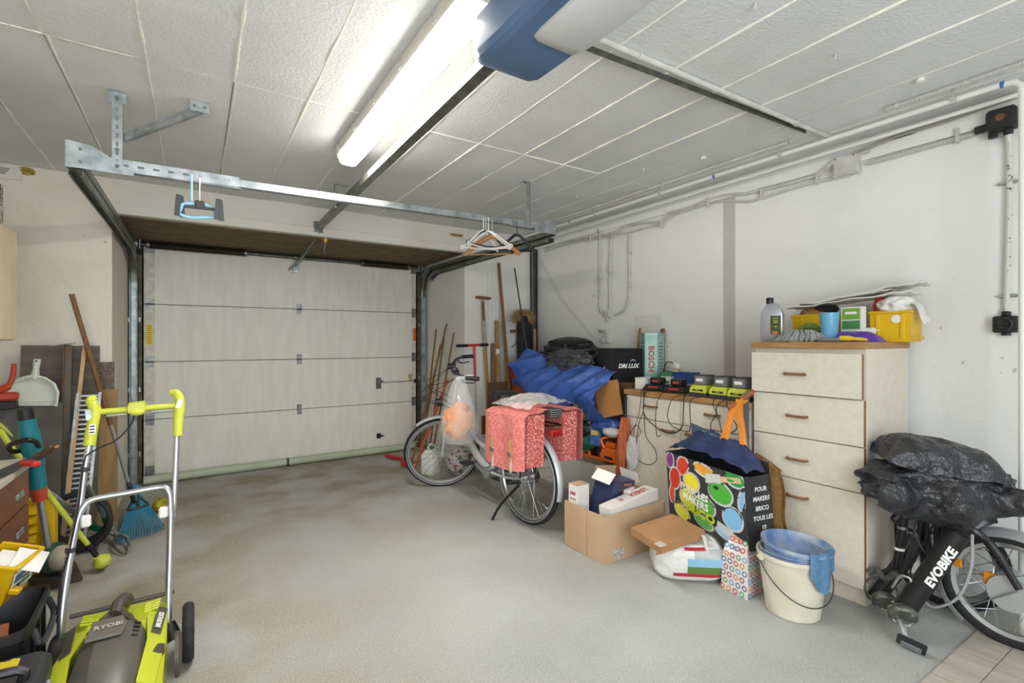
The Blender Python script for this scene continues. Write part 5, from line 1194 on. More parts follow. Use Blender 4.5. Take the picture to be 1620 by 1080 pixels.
# ---------------- panniers (one pair, joined over the carrier): a thing of its own
M_pink = mat('coral_print_cloth', '#d4716c', .8, extra=None, col2='#e08c86', scale=60, contrast=(.45, .55), bump=.15, bscale=70)
M_pinkdot = mat('coral_dotted_cloth', '#c8504c', .8, col2='#e9b9b2', scale=95, contrast=(.52, .58))
pan = thing('pannier_bag', 'coral pink patterned double pannier over the bicycle carrier', 'pannier', BK+Vector((0, 0, .45)), BRZ)
pan.location.z = 0; WM[pan.name] = WM[bike.name].copy()
def pside(y0, y1, x0, x1, z0, z1, s_):
    def ring(z, k, bul):
        xs0, xs1 = x0+.02*(1-k), x1-.02*(1-k); o = []
        n_ = 8
        for i in range(n_): o.append((xs0+(xs1-xs0)*i/n_, y1+s_*bul*math.sin(PI*i/n_), z))
        o += [(xs1, y1+(y0-y1)*i/3, z) for i in range(3)]
        o += [(xs1+(xs0-xs1)*i/n_, y0, z) for i in range(n_)]
        o += [(xs0, y0+(y1-y0)*i/3, z) for i in range(3)]
        return o
    rings = [ring(z0+(z1-z0)*t, .5+.5*t, .02*math.sin(PI*t)) for t in (0, .1, .25, .4, .55, .7, .85, 1)]
    rings = [[Vector(p)+Vector((0, 0, .012*noise.noise(Vector(p)*9))) for p in r_] for r_ in rings]
    return MB().loft(rings)
pl_ = pside(.085, .235, -.28, .13, .485, .83, 1).build('side_bag', M_pinkdot, pan, local=True, angle=50)
pr_ = pside(-.085, -.225, -.28, .13, .485, .83, -1).build('side_bag', M_pinkdot, pan, local=True, angle=50)
MB().grid(lambda u, v: Vector((-.27+.40*u, -.24+.48*v, .842+.01*noise.noise(Vector((u*4, v*4, 0)))+(.02 if .3 < v < .7 else 0))), 10, 12, .006).build('bridge', M_pink, pan, local=True, angle=60)
def flapf(s_):
    def f(u, v):
        x_ = -.292+.43*u; d = v*.52
        y_ = .10+min(d, .165); z_ = .85-max(0, d-.14)
        if d > .14: y_ = .268+.012*math.sin(u*9)+.02*math.sin(PI*u)
        z_ = .852-max(0, (d-.12))*.93*(1+.06*math.sin(u*PI))
        return Vector((x_, s_*y_, z_+.006*noise.noise(Vector((u*5, v*5, s_)))))
    return f
for s_ in (1, -1):
    fl_ = MB().grid(flapf(s_), 14, 18, .004).build('flap', M_pink, pan, local=True, angle=60)
    for x_ in (-.17, .03):
        MB().tube([(x_, s_*.288, .66), (x_, s_*.294, .60), (x_-.005, s_*.288, .52)], .010, 6).build('strap', mat('tan_leather', '#b08c5c', .7), fl_, local=True)
        MB().box((x_, s_*.298, .575), (.04, .006, .03), None, .002).build('buckle', M_chrome, fl_, local=True)
        MB().box((x_-.006, s_*.293, .50), (.022, .004, .09), None, .001).build('loose_strap', mat('cream_strap', '#d9cbb4', .7), fl_, local=True)
# clear plastic sheet on the pannier / saddle
M_film = mat('clear_film', '#eef0f1', .2, alpha=.42, bump=.6, bscale=22, bdist=.02)
def film(u, v):
    x_ = -.27+.40*u; y_ = (v-.5)*.44; z_ = .885+.055*math.sin(PI*v)*math.sin(PI*u); q = Vector((x_, y_, z_)); n_ = crump(q, 10); return WB @ (q+Vector((.008*n_, .01*n_, .022*n_-.06*max(0, abs(v-.45)-.35)*2)))
tag(MB().grid(film, 40, 30, 0).build('plastic_sheet', M_film, angle=60), 'crumpled clear plastic sheet lying over the panniers behind the saddle', 'plastic sheet')
# clear carrier bag with peach cloth hanging from the handlebar
hp = WB @ S(.80, .29, 1.10)
cB_ = atD(725, 660, 3.93)
M_clearbag = mat('clear_bag_film', '#f2f4f5', .16, alpha=.22, bump=.7, bscale=18, bdist=.03, stretch=(1, 1, .4))
cl_ = thing('clear_carrier_bag', 'clear plastic carrier bag hanging from the bicycle handlebar', 'plastic bag', (cB_.x, cB_.y, cB_.z-.2))
rt = Vector((CY, -SY, 0)); fw = Vector((SY, CY, 0))
def bagring(t):
    z = cB_.z+.335-.54*t; w_ = .02+.135*min(1, (t*1.5)**.75)*(1-.35*max(0, t-.82)/.18)
    return [Vector((cB_.x, cB_.y, z))+rt*(w_*math.cos(a)*(1+.12*noise.noise(Vector((a*1.2, t*4, 3)))))+fw*(w_*.62*math.sin(a))+rt*(.012*crump(Vector((math.cos(a), math.sin(a), t*3)), 2)) for a in [i/32*2*PI for i in range(32)]]
MB().loft([bagring(i/24) for i in range(25)]).build('bag_body', M_clearbag, cl_, angle=60)
for s_ in (-1, 1): MB().tube([Vector((cB_.x, cB_.y, cB_.z+.31))+rt*.012*s_, hp+Vector((0, 0, .02))+rt*.012*s_, hp+Vector((0, 0, .018))+fw*.03], [.012, .008, .006], 6, smooth=4).build('bag_handle', M_film, cl_)
lump('peach_cloth', 'peach coloured cloth bundled inside the clear carrier bag', 'cloth', cB_+Vector((0, 0, -.03)), (.105, .066, .125), mat('peach_cotton', '#e3a47e', .9, col2='#d9966e', scale=10, bump=.7, bscale=11, bdist=.03), 4, .62, 1.7, cr=.85)
# ================================================================ LOW PLINTH, PILE AND LEANING TOOLS
M_plin = mat('white_painted_plinth', '#d5d4cf', .8, bump=.2, bscale=25)
pz = .325
plt = thing('low_plinth', 'low white painted ledge with a worn board on top along the wall', 'ledge', (3.06, 3.6, 0))
MB().bx((2.80, 2.69, 0), (XR-.002, YF-.003, pz-.02), .003).build('block', M_plin, plt, angle=0)
MB().bx((2.775, 2.675, pz-.02), (XR-.002, YF-.003, pz), .002).build('board', mat('worn_board', '#8d8266', .7, col2='#6f6650', scale=8, stretch=(8, 1, 8)), plt, angle=0)
# supporting cartons under the heap
M_dcard = mat('dark_cardboard', '#6e5138', .9, col2='#5b432e', scale=5)
def carton2(lab, a, b_, m): t = thing('stacked_carton', lab, 'carton', ((a[0]+b_[0])/2, (a[1]+b_[1])/2, a[2])); MB().bx(a, b_, .003).build('body', m, t, angle=0); MB().bx((a[0]+.0, (a[1]+b_[1])/2-.03, b_[2]), (b_[0], (a[1]+b_[1])/2+.03, b_[2]+.001)).build('tape', M_card, t, angle=0)
carton2('dark brown carton under the black lettered box beside the bench', (2.88, 2.70, pz+.001), (3.33, 3.10, .985), M_dcard)
carton2('dark carton buried under the blue tarpaulin', (2.98, 3.12, pz+.001), (3.34, 3.75, .80), M_dcard)
carton2('dark carton at the corner behind the orange bag', (2.98, 3.85, pz+.001), (3.34, 4.3, .72), M_dcard)
# black lettered box
q = onX(970, 590, 2.86)
bb_ = thing('black_product_box', 'black printed carton with white lettering on the heap beside the bench', 'box', (q.x, q.y, .988))
a = Vector((q.x, q.y, .988))
dR = Vector((.95, -.31, 0)).normalized(); dL = Vector((-dR.y, dR.x, 0)); dL = dL if dL.y > 0 else -dL
wR = .265; wL = .30; hB = .275
m = Matrix((dR, dL, Vector((0, 0, 1)))).transposed().to_4x4(); m.translation = a
M_bbox = mat('black_gloss_card', '#17181a', .32, col2='#202124', scale=5)
MB().box((wR/2, wL/2, hB/2), (wR, wL, hB), m, .003).build('body', M_bbox, bb_, angle=0)
MB().box((wR/2, wL/2, hB+.001), (wR*.99, .05, .001), m).build('tape', mat('clear_tape', '#3a3b3d', .15), bb_, angle=0)
mt = m @ TR((wR*.52, -.0008, hB*.47), 90, 0, 0)
MB().text('DRI LUX', .048, mt, .0004, bold=.002, shear=.2).build('lettering', M_print, bb_, angle=0)
MB().prism([(-.03, 0), (.0, .018), (.03, 0), (.015, .0), (.0, .008), (-.012, 0)], .0006, m @ TR((wR*.68, -.0009, hB*.62), 90, 0, 0)).build('logo', mat('pale_blue_ink', '#8fb5d8', .5), bb_, angle=0)
mt2 = m @ TR((-.0008, wL*.5, hB*.18), 90, 0, -90); MB().text('dualux', .026, mt2, .0004).build('small_lettering', M_print, bb_, angle=0)
MB().prism([(0, 0), (.012, .03), (.034, .03), (.022, .045), (.04, .022), (.02, .02)], .0006, m @ TR((-.0009, wL*.62, hB*.30), 90, 0, -90)).build('logo', M_print, bb_, angle=0)
# cardboard sheet leaning on the stack
c1, c2, c3, c4 = onX(938, 606, 2.80), onX(976, 600, 2.80), onX(985, 655, 2.76), onX(948, 662, 2.76)
mb = MB(); nn_ = (c2-c1).cross(c4-c1).normalized()*.008; mb.loft([[c1, c2, c3, c4], [c+nn_ for c in (c1, c2, c3, c4)]]); tag(mb.build('cardboard_sheet', mat('orange_cardboard', '#c08a52', .85, col2='#b37d46', scale=5), angle=0), 'plain orange-brown cardboard sheet propped below the black box', 'cardboard')
# big folded black bag
M_bkbag = mat('black_nylon', '#1f2022', .42, col2='#2c2d30', scale=10, bump=.8, bscale=16, bdist=.025)
bg = thing('black_bag', 'large folded black nylon bag on top of the heap', 'bag', (3.1, 3.65, 1.1))
cb_ = onX(905, 560, 3.10)
mb = MB()
for k, (dz, sx_, sy_) in enumerate(((.095, .15, .27), (.045, .19, .33), (-.02, .20, .36), (-.08, .19, .35))):
    ring = []
    def fk(n, k=k): return 1+.10*crump(n*1.6+Vector((k*5, 0, 0)), 1.3)
    mb.ball(cb_+Vector((-.02+.01*k, .02*k, dz)), (sx_, sy_, .07), None, 4, fk)
mb.build('body', M_bkbag, bg, angle=70)
for k, dz in enumerate((.12, .07, .01)):
    P = [cb_+Vector((-.03+(.15+.03*k)*math.cos(a), .02*k+(.27+.05*k)*math.sin(a), dz-.015+.02*math.sin(a*3+k))) for a in [i/40*2*PI for i in range(40)]]
    MB().tube(P, .009, 6, closed=True).build('piping', M_black, bg)
for y_ in (-.12, .14): MB().box(cb_+Vector((-.185, y_, .03)), (.02, .04, .14), None, .006).build('webbing', M_dgrey, bg)
# grey crumpled tarpaulin
M_gtarp = mat('dark_grey_tarp', '#454749', .36, col2='#525456', scale=12, bump=.9, bscale=14, bdist=.03)
def drape(c, sx, sy, sz, seed, k, amp, power=2.0, lx=0., drop=.0):
    def f(u, v):
        a, b_ = (u-.5)*2, (v-.5)*2; r2 = min(1, (abs(a)**power+abs(b_)**power)); h_ = (1-r2)**.5 if r2 < 1 else 0
        q = Vector((c[0]+b_*sx, c[1]-a*sy, c[2]+sz*h_)); n_ = crump(q+Vector((seed, 0, 0)), k); n2 = noise.noise(q*3+Vector((seed, 5, 0)))
        return q+Vector((-amp*.5*n_-lx*max(0, -b_)*0, .5*amp*n_, amp*(n_+.6*n2)))
    return f
lump('grey_tarp', 'dark grey crumpled tarpaulin bundled in front of the black bag', 'tarpaulin', onX(900, 573, 2.95), (.14, .27, .125), M_gtarp, 6, .38, 1.9, cr=.75, sub=5)
lump('grey_tarp', 'end of a grey tarpaulin tucked beside the blue one near the broom', 'tarpaulin', onX(852, 580, 3.02), (.10, .15, .07), M_gtarp, 12, .4, 2.2, cr=.75, sub=5)
# blue tarpaulin: folded sheet pouring down
M_btarp = mat('blue_tarp', '#4468b8', .34, col2='#385aa6', scale=9, bump=.5, bscale=16, bdist=.02)
def btarp(u, v):
    # u along the ledge (far to near), v from top to bottom
    y = 4.12-1.25*u; top = 1.155-.10*u+.10*max(0, .3-u)*2; x = 2.98-.22*math.sin(PI*min(1, v*.9))-.05*v
    z = top-(.40+.10*math.sin(PI*u))*v; q = Vector((x, y, z))
    s_ = u*1.25*.62+v*.45*.78; t_ = u*1.25*.78-v*.45*.62       # long diagonal folds
    fold = 1-2*abs(noise.noise(Vector((s_*6.5, t_*1.3, 4))))+.4*noise.noise(Vector((s_*15, t_*3, 1)))
    n_ = crump(Vector((s_*2.6, t_*.9, 7)), 2.2); return q+Vector((-.075*fold-.05*n_, .02*n_, .03*n_+.02*fold))
tag(MB().grid(btarp, 130, 70, .004).build('blue_tarpaulin', M_btarp, angle=60), 'blue plastic tarpaulin folded loosely over the heap', 'tarpaulin')
lump('blue_tarp_end', 'bunched end of blue tarpaulin sticking up beside the broom', 'tarpaulin', onX(824, 585, 3.02), (.07, .10, .12), M_btarp, 8, .35, 2.2, cr=.7, sub=4)
lump('blue_tarp_end', 'near fold of blue tarpaulin bulging above the cardboard sheet', 'tarpaulin', onX(930, 625, 2.84), (.10, .17, .10), M_btarp, 3, .35, 2.2, cr=.7, sub=4)
# orange-red tote with dark opening
t = thing('rust_tote', 'rust red tote bag leaning open at the end of the heap', 'bag', onX(815, 628, 2.95))
tc_ = onX(818, 602, 2.93)
M_rt = mat('rust_canvas', '#b55a44', .8, col2='#a44d38', scale=20)
def tot(u, v): a = PI*(.15+1.7*u); return tc_+Vector((-.05*math.sin(a)*(1.1-.2*v), .16*math.cos(a), -.17+.34*v))+Vector((.01*noise.noise(Vector((u*6, v*4, 0))), 0, .03*math.cos(a)*v))
MB().grid(tot, 24, 10, .004).build('panel', M_rt, t, angle=60)
lump('lining', None, None, tc_+Vector((.02, -.03, .02)), (.05, .11, .13), mat('dark_lining', '#3b2f2f', .9), 4, .2, parent=t)
lump('grey_cloth', 'grey-green cloth bunched below the blue tarpaulin', 'cloth', onX(845, 628, 2.83), (.07, .13, .06), mat('grey_green_cloth', '#6e7870', .9, col2='#5c665f', scale=20), 7, .35)
# rolled mat with dark end
rl0, rl1 = onX(903, 650, 2.70), onX(948, 652, 2.86)
t = thing('rolled_mat', 'grey-brown rolled mat with a dark round end under the tarpaulin', 'rolled mat', rl0)
d_ = (rl1-rl0).normalized()
MB().tube([rl0+d_*.02, rl1], .075, 20).build('roll', mat('roll_grey', '#6b5f55', .7, col2='#8a6b4f', scale=8), t)
MB().torus(rl0+d_*.015, d_, .062, .020, 28, 8).build('end_ring', M_black, t); MB().torus(rl0+d_*.012, d_, .035, .008, 20, 6).build('end_ring', M_dgrey, t); MB().cyl(rl0+d_*.02, rl0+d_*.03, .03, seg=16).build('end_disc', M_wcard, t)
lump('black_holdall', 'black soft bag sagging under the rolled mat', 'bag', onX(918, 676, 2.84), (.09, .17, .075), M_bkbag, 9, .3)
lump('yellow_ball', 'small yellow mesh bundle between the black bag and green cloth', 'bundle', onX(914, 680, 2.735), (.035, .04, .04), mat('yellow_mesh', '#c9a52c', .7, col2='#8d7420', scale=40), 2, .3)
lump('dark_green_cloth', 'dark green cloth heaped on the ledge behind the rear pannier', 'cloth', onX(918, 697, 2.83), (.08, .17, .07), mat('green_cloth', '#17664c', .8, col2='#125440', scale=12), 1, .35)
lump('tan_bag', 'pale tan bag wedged between the black bag and blue sack', 'bag', onX(936, 680, 2.86), (.05, .06, .09), mat('tan_paper', '#b7a58c', .8), 5, .3)
lump('blue_sack', 'blue plastic sack stuffed behind the orange chainsaw', 'plastic sack', onX(962, 672, 2.86), (.08, .16, .075), M_btarp, 15, .4, 2.4, cr=.7)
t = thing('printed_blue_bag', 'blue printed bag with yellow label beside the chainsaw', 'bag', onX(944, 690, 2.86)); pb_ = onX(944, 688, 2.83)
MB().box((0, 0, 0), (.06, .11, .17), TR(pb_, 0, 4, 10), .01).build('body', mat('blue_print_bag', '#2f5590', .5, col2='#5d86b8', scale=25), t); MB().box((-.032, 0, .02), (.002, .07, .04), TR(pb_, 0, 4, 10)).build('label', mat('yellow_label', '#d9c04a', .5), t)
lump('white_rag', 'white rag lying on the blue sack above the chainsaw', 'rag', onX(970, 684, 2.79), (.05, .10, .035), M_wcloth, 6, .35)
tag(MB().lathe([(.055, 0), (.06, .01), (.06, .045), (.05, .05)], Matrix.Translation(Vector((2.87, onX(918, 712, 2.87).y, pz+.001))), 20).build('cable_reel_tin', mat('blue_tin', '#44608a', .5, col2='#c9cdb0', scale=30)), 'low round blue tin on the ledge beside the green cloth', 'tin')
# orange chainsaw
cs = thing('orange_chainsaw', 'orange chainsaw with open loop handle on the low ledge', 'chainsaw', (2.84, 3.0, pz))
o = onX(955, 722, 2.82); o.z = pz
M_or = mat('saw_orange', '#dd6a1e', .4, col2='#cf5f18', scale=5)
yN, yF = onX(980, 710, 2.82).y, onX(930, 715, 2.82).y; ymd = (yN+yF)/2
MB().box((2.85, yN+.09, pz+.075), (.14, .17, .12), None, .015).build('body', M_or, cs)
MB().box((2.85, yN+.10, pz+.155), (.09, .11, .05), None, .012).build('cover', M_or, cs)
MB().tube([(2.84, yN+.16, pz+.13), (2.84, yF+.08, pz+.105), (2.84, yF+.015, pz+.06), (2.84, yF+.01, pz+.012), (2.84, yF+.1, pz+.012), (2.84, yN+.15, pz+.012)], .014, 8, smooth=5).build('rear_handle', M_or, cs)
MB().tube([(2.78, yN+.13, pz+.13), (2.77, yN+.15, pz+.2), (2.83, yN+.12, pz+.215), (2.91, yN+.12, pz+.2), (2.92, yN+.12, pz+.12)], .011, 8, smooth=5).build('front_handle', M_or, cs)
MB().box((2.84, ymd+.03, pz+.05), (.03, .04, .05), None, .008).build('trigger', M_orange, cs)
MB().box((2.778, yN+.08, pz+.06), (.002, .09, .022)).build('nameplate', M_black, cs)
MB().prism([(0, -.03), (.14, -.03), (.16, 0), (.14, .03), (0, .03)], .01, TR((2.87, yN+.0, pz+.05), 90, 0, 0) @ TR((0, 0, 0), 0, 0, 0)).build('guide_bar', M_dsteel, cs)
# folded orange umbrella standing upright
um = thing('folded_umbrella', 'furled orange umbrella standing against the bench end', 'umbrella', onX(981, 770, 2.72))
ub = onX(979, 772, 2.715); utp = onX(989, 660, 2.72); uh = onX(990, 627, 2.72)
def umring(t): 
    c = ub.lerp(utp, t); r0 = .012+.028*math.sin(min(1, t*1.3)*PI*.5)*(1-.55*max(0, t-.8)/.2)
    return [c+Vector((r0*math.cos(a)*(1+.25*math.sin(a*5+t*7)), r0*math.sin(a)*(1+.25*math.sin(a*5+t*7)), 0)) for a in [i/30*2*PI for i in range(30)]]
MB().loft([umring(i/16) for i in range(17)]).build('canopy', mat('rust_orange_cloth', '#b9603a', .7, col2='#a8532f', scale=30), um, angle=70)
MB().cyl(utp, uh, .013, seg=12).build('handle', M_black, um); MB().cyl(ub-Vector((0, 0, .22)), ub, .006, .008, seg=8).build('tip', M_chrome, um)
# bundle of plastic and cord behind the umbrella
lump('clear_wrap', 'crumpled clear wrap bundle hanging at the bench end', 'plastic wrap', onX(1000, 715, 2.725), (.03, .05, .12), M_film, 3, .4, 2.5)
# ---------------- leaning tools on the narrow front wall
def pole(name, lab, cat, p0, p1, r, m, r1=None, group=None):
    t = thing(name, lab, cat, p0, 0, group); MB().tube([p0, Vector(p0).lerp(p1, .5), p1], [r, (r+(r1 or r))/2, r1 or r], 10).build('shaft', m, t); return t
def lean(px0, py0, px1, py1, Y1=YF-.03, z0=None, Y0=None):
    p1 = onY(px1, py1, Y1); p0 = onY(px0, py0, Y0 if Y0 else Y1-.25); return p0, p1
for i, (tx, ty, bx_, by_, nm) in enumerate(((690, 521, 666, 735, 'nearest the garage door'), (707, 512, 650, 738, 'tallest of the bundle'), (718, 526, 681, 736, 'nearest the scooter handle'), (704, 520, 676, 738, 'third of the bundle'), (697, 545, 660, 733, 'shortest of the bundle'))):
    p1 = onX(tx, ty, 2.375); p0 = onZ(bx_, by_, .0); p0.x = min(p0.x, 2.2); p0.z = .002
    t = pole('wooden_stake', 'thin brown wooden stake leaning in the recess, '+nm, 'stake', p0, p1, .011, M_wood, .010, 'stakes leaning beside the door')
# red T-handled tool
Yt = 4.35
tp = onY(750, 546, Yt); bt_ = onY(753, 640, Yt); hl, hr = onY(722, 547, Yt), onY(772, 545, Yt)
t = thing('t_handle_tool', 'red steel tool with black T-handle standing among the wooden shafts', 'garden tool', (bt_.x, Yt, pz if bt_.x > 2.775 else 0))
M_redp = mat('red_paint', '#b3262a', .4)
MB().tube([tp, tp.lerp(bt_, .62)], .014, 10).build('shaft', M_redp, t); MB().tube([tp.lerp(bt_, .60), bt_, Vector((bt_.x, Yt, .0))], .010, 10).build('lower_shaft', M_galv, t)
MB().tube([hl.lerp(hr, .3), hl.lerp(hr, .75)], .013, 10).build('crossbar', M_redp, t)
MB().tube([hl, hl.lerp(hr, .34)], .016, 10).build('grip', M_black, t); MB().tube([hl.lerp(hr, .72), hr], .016, 10).build('grip', M_black, t)
# spade with wooden T handle
p1 = onY(764, 476, YF-.06); p0 = onY(772, 640, YF-.10)
t = thing('t_spade', 'long-shafted spade with wooden T grip and pale socket', 'spade', p0)
MB().tube([p1, p1.lerp(p0, .2)], .017, 10).build('upper_shaft', M_wood, t); MB().tube([p1.lerp(p0, .19), p1.lerp(p0, .42)], .021, 10).build('socket', mat('worn_grey_socket', '#b7ae9f', .6, col2='#8f8577', scale=20), t); MB().tube([p1.lerp(p0, .41), p0, Vector((p0.x, p0.y, pz+.18))], .019, 10).build('lower_shaft', M_wood2, t)
a, b_ = onY(753, 470, YF-.06), onY(776, 472, YF-.06); MB().tube([a, a.lerp(b_, .5), b_], [.014, .019, .014], 10).build('grip', M_wood, t)
MB().box((p0.x, p0.y, pz+.10), (.16, .012, .2), None, .004).build('blade', M_rust, t)
def shaft(name, lab, px1, py1, px0, py0, r, m, Y1=YF-.05, Y0=YF-.15, r1=None):
    p1 = onY(px1, py1, Y1); p0 = onY(px0, py0, Y0); d = (p0-p1).normalized(); zf = pz+.001 if True else 0
    e = p0+d*((p0.z-zf)/-d.z) if d.z < 0 else p0; e.x = min(max(e.x, 2.45), XR-.05); e.y = min(e.y, YF-.03)
    t = thing(name, lab, 'tool', e); MB().tube([p1, p1.lerp(e, .5), e], [r1 or r, r, r], 10).build('shaft', m, t); return t, p1, e
shaft('tool_shaft', 'short thick wooden shaft standing beside the T-grip spade', 779, 543, 781, 620, .020, M_wood)
t, p1, e = shaft('tool_shaft', 'thick wooden shaft with a white band beside the long pole', 786, 507, 789, 620, .023, M_wood2, YF-.05, YF-.12)
q_ = p1.lerp(e, .28); MB().cyl(q_-Vector((0, 0, .03)), q_+Vector((0, 0, .03)), .0245, seg=12).build('band', M_wcard, t)
t, p1, e = shaft('long_pole', 'long brown pole leaning up past the hangers', 789, 416, 808, 640, .017, M_wood, YF-.04, YF-.3)
t, p1, e = shaft('long_pole', 'second pale pole leaning beside the long brown one', 797, 505, 803, 640, .014, M_wood2, YF-.05, YF-.2)
t, p1, e = shaft('garden_fork', 'garden fork with wooden grip and orange shaft behind the broom', 820, 524, 822, 580, .012, M_orange, YF-.06, YF-.08)
MB().tube([p1+Vector((-.10, 0, .0)), p1+Vector((0, 0, .008))], .017, 10).build('grip', M_wood, t); MB().tube([p1+Vector((0, 0, .01)), p1+Vector((-.03, 0, -.14)), p1+Vector((-.09, 0, -.18))], .005, 6).build('wire_brace', M_dsteel, t)
# black long case and broom in the corner
c_ = onY(831, 530, YF-.12)
t = thing('black_tool_case', 'long narrow black case standing in the corner behind the broom', 'case', (c_.x, YF-.1, pz))
MB().bx((c_.x-.075, YF-.17, pz+.001), (c_.x+.075, YF-.05, 1.62), .01).build('body', M_black, t)
for i in range(6): MB().bx((c_.x-.076, YF-.172, .75+i*.13), (c_.x+.076, YF-.168, .755+i*.13)).build('ridge', M_dgrey, t, angle=0)
br_ = thing('push_broom', 'upturned broom with curved straw bristle head and thin dark handle', 'broom', (c_.x, YF-.3, pz))
h1 = onY(814, 424, YF-.28); h0 = onY(838, 582, YF-.45)
d = (h0-h1).normalized(); e = h0+d*((h0.z-pz)/-d.z)
MB().tube([h1, h0, e], .008, 8).build('handle', M_dgrey, br_)
bc_ = onY(829, 503, YF-.30)
mb = MB()
for i in range(520):
    a = R(-35+250*random.random()); ca, sa = math.cos(a), math.sin(a); rad0 = .055; b0 = bc_+Vector((ca*rad0*1.25, random.uniform(-.03, .03), sa*rad0*.75))
    L_ = random.uniform(.045, .075); jit = Vector((random.uniform(-.02, .02), random.uniform(-.02, .02), random.uniform(-.02, .02)))
    mb.tube([b0, b0+Vector((ca*L_*1.1, 0, sa*L_*.8))+jit], [.0022, .0012], 4, caps=False)
ob = mb.build('bristle_mass', mat('straw_bristle', '#a5875a', .9, col2='#8a6d43', scale=30), br_); ob['kind'] = 'stuff'
MB().tube([bc_+Vector((.055*1.25*math.cos(R(a)), 0, .055*.75*math.sin(R(a)))) for a in range(-35, 216, 25)], .022, 8).build('head_block', M_wood2, br_)
MB().box(bc_+Vector((0, -.02, .0)), (.05, .05, .05), None, .01).build('socket', M_black, br_)
for i, (px, py, lab) in enumerate(((840, 395, 'black rod in the corner nearest the broom'), (845, 393, 'middle black rod standing in the corner'), (849, 395, 'black rod in the corner against the right wall'))):
    p1 = onY(px, py, YF-.035-.01*i); tag(MB().tube([(p1.x+.012, YF-.05, pz+.002), (p1.x, p1.y, p1.z)], .012, 8).build('corner_rod', M_black), lab, 'rod', 'black rods in the corner')
p1 = onY(846, 520, YF-.2); tag(MB().tube([(p1.x, p1.y, pz+.002), p1], .016, 8).build('wooden_staff', M_wood2), 'pale wooden staff in the corner beside the black case', 'staff')
# ---------------- small things on the floor by the bicycle
jc = onZ(684, 752, 0)
t = thing('jerrycan', 'translucent white jerrycan on the floor behind the front wheel', 'jerrycan', (jc.x, jc.y+.08, 0), 30); t.location = (jc.x+.03, jc.y+.1, 0); WM[t.name] = TR(t.location, 0, 0, 30)
MB().loft([rr(.08, .065, 0, r=.02), rr(.085, .07, .01, r=.02), rr(.085, .07, .19, r=.02), rr(.06, .05, .225, r=.02), rr(.025, .025, .24, r=.01)]).build('body', mat('milky_plastic', '#e3e4df', .35), t, local=True, angle=40)
MB().cyl((0, 0, .238), (0, 0, .262), .024, seg=14).build('cap', mat('green_cap', '#3c7a50', .4), t, local=True); MB().tube([(-.02, 0, .23), (-.05, 0, .262), (.0, 0, .29), (.06, 0, .26), (.07, 0, .22)], .010, 8, smooth=4).build('handle', mat('milky_plastic'), t, local=True)
fbp = onZ(724, 757, 0)
def flower(nt, N, L, b, mp):
    for sc_, cl_, lo in ((22, '#3f7a3a', .56), (26, '#9a4a7a', .58), (31, '#c9b13a', .64)):
        layer(nt, L, b, ramp_noise(N, L, mp, sc_, lo, lo+.03, 2), cl_)
lump('floral_bag', 'floral print bag on the floor behind the front wheel', 'bag', Vector((fbp.x+.08, fbp.y+.10, .14)), (.14, .13, .14), mat('floral_print', '#cfc3c4', .6, extra=flower), 5, .15, flat=.001)
# red axle stand by the door
q = onZ(640, 737, 0)
t = thing('red_ramp', 'small red steel stand lying by the front wheel near the door', 'stand', q)
MB().bar(onZ(612, 720, .03), onZ(650, 728, .03), .05, .03).build('arm', M_redp, t); MB().box(onZ(643, 730, .05), (.10, .09, .09), TR((0, 0, 0)), .006).build('foot', M_redp, t)
pl0 = onZ(655, 742, .01); pl1 = atD(708, 600, 4.75)
tag(MB().tube([pl0, pl1], .013, 8).build('orange_pole', mat('orange_red_pole', '#c4573a', .5)), 'orange-red pole slanting up behind the front wheel', 'pole')
t = thing('seed_packet', 'orange and green printed sack behind the bicycle saddle', 'sack', onX(782, 672, 2.85)); pq = onX(780, 660, 2.87)
pq.x = min(pq.x, 2.95); MB().box((0, 0, 0), (.08, .16, .26), TR((2.86, min(pq.y, 4.5), pz+.131), 0, 0, 5), .02).build('body', mat('sack_print', '#c98a3c', .6, col2='#5f8a3c', scale=10, contrast=(.48, .52)), t)
t = thing('leaning_board', 'dark brown wooden panel leaning behind the saddle', 'panel', onY(765, 660, YF-.2)); MB().box((2.72, YF-.22, .60), (.30, .012, .58), TR((0, 0, 0)), .002).build('board', mat('brown_board', '#5f4838', .7), t)
# ================================================================ LEFT SIDE: WALL CUPBOARD, BENCH, BOARDS, GARDEN TOOLS
YL = YF
# hanging wall cupboard
M_cup = mat('beige_cupboard', '#d9c8ac', .6, col2='#d0bd9e', scale=6)
wcb = thing('wall_cupboard', 'beige wall cupboard hung above the cluttered side bench', 'cupboard', (-1.0, 3.0, 1.32))
MB().bx((XL+.001, 1.9, 1.325), (-.812, 3.60, 1.90), .002).build('carcass', M_cup, wcb, angle=0)
for y0, y1 in ((1.91, 2.74), (2.75, 3.595)): d = MB().bx((-.812, y0, 1.33), (-.794, y1, 1.895), .002).build('door', M_cup, wcb, angle=0); MB().tube([(-.794, y0+.05, 1.395), (-.772, y0+.06, 1.395), (-.772, y0+.15, 1.395), (-.794, y0+.16, 1.395)], .006, 8, smooth=2).build('handle', M_pull, d)
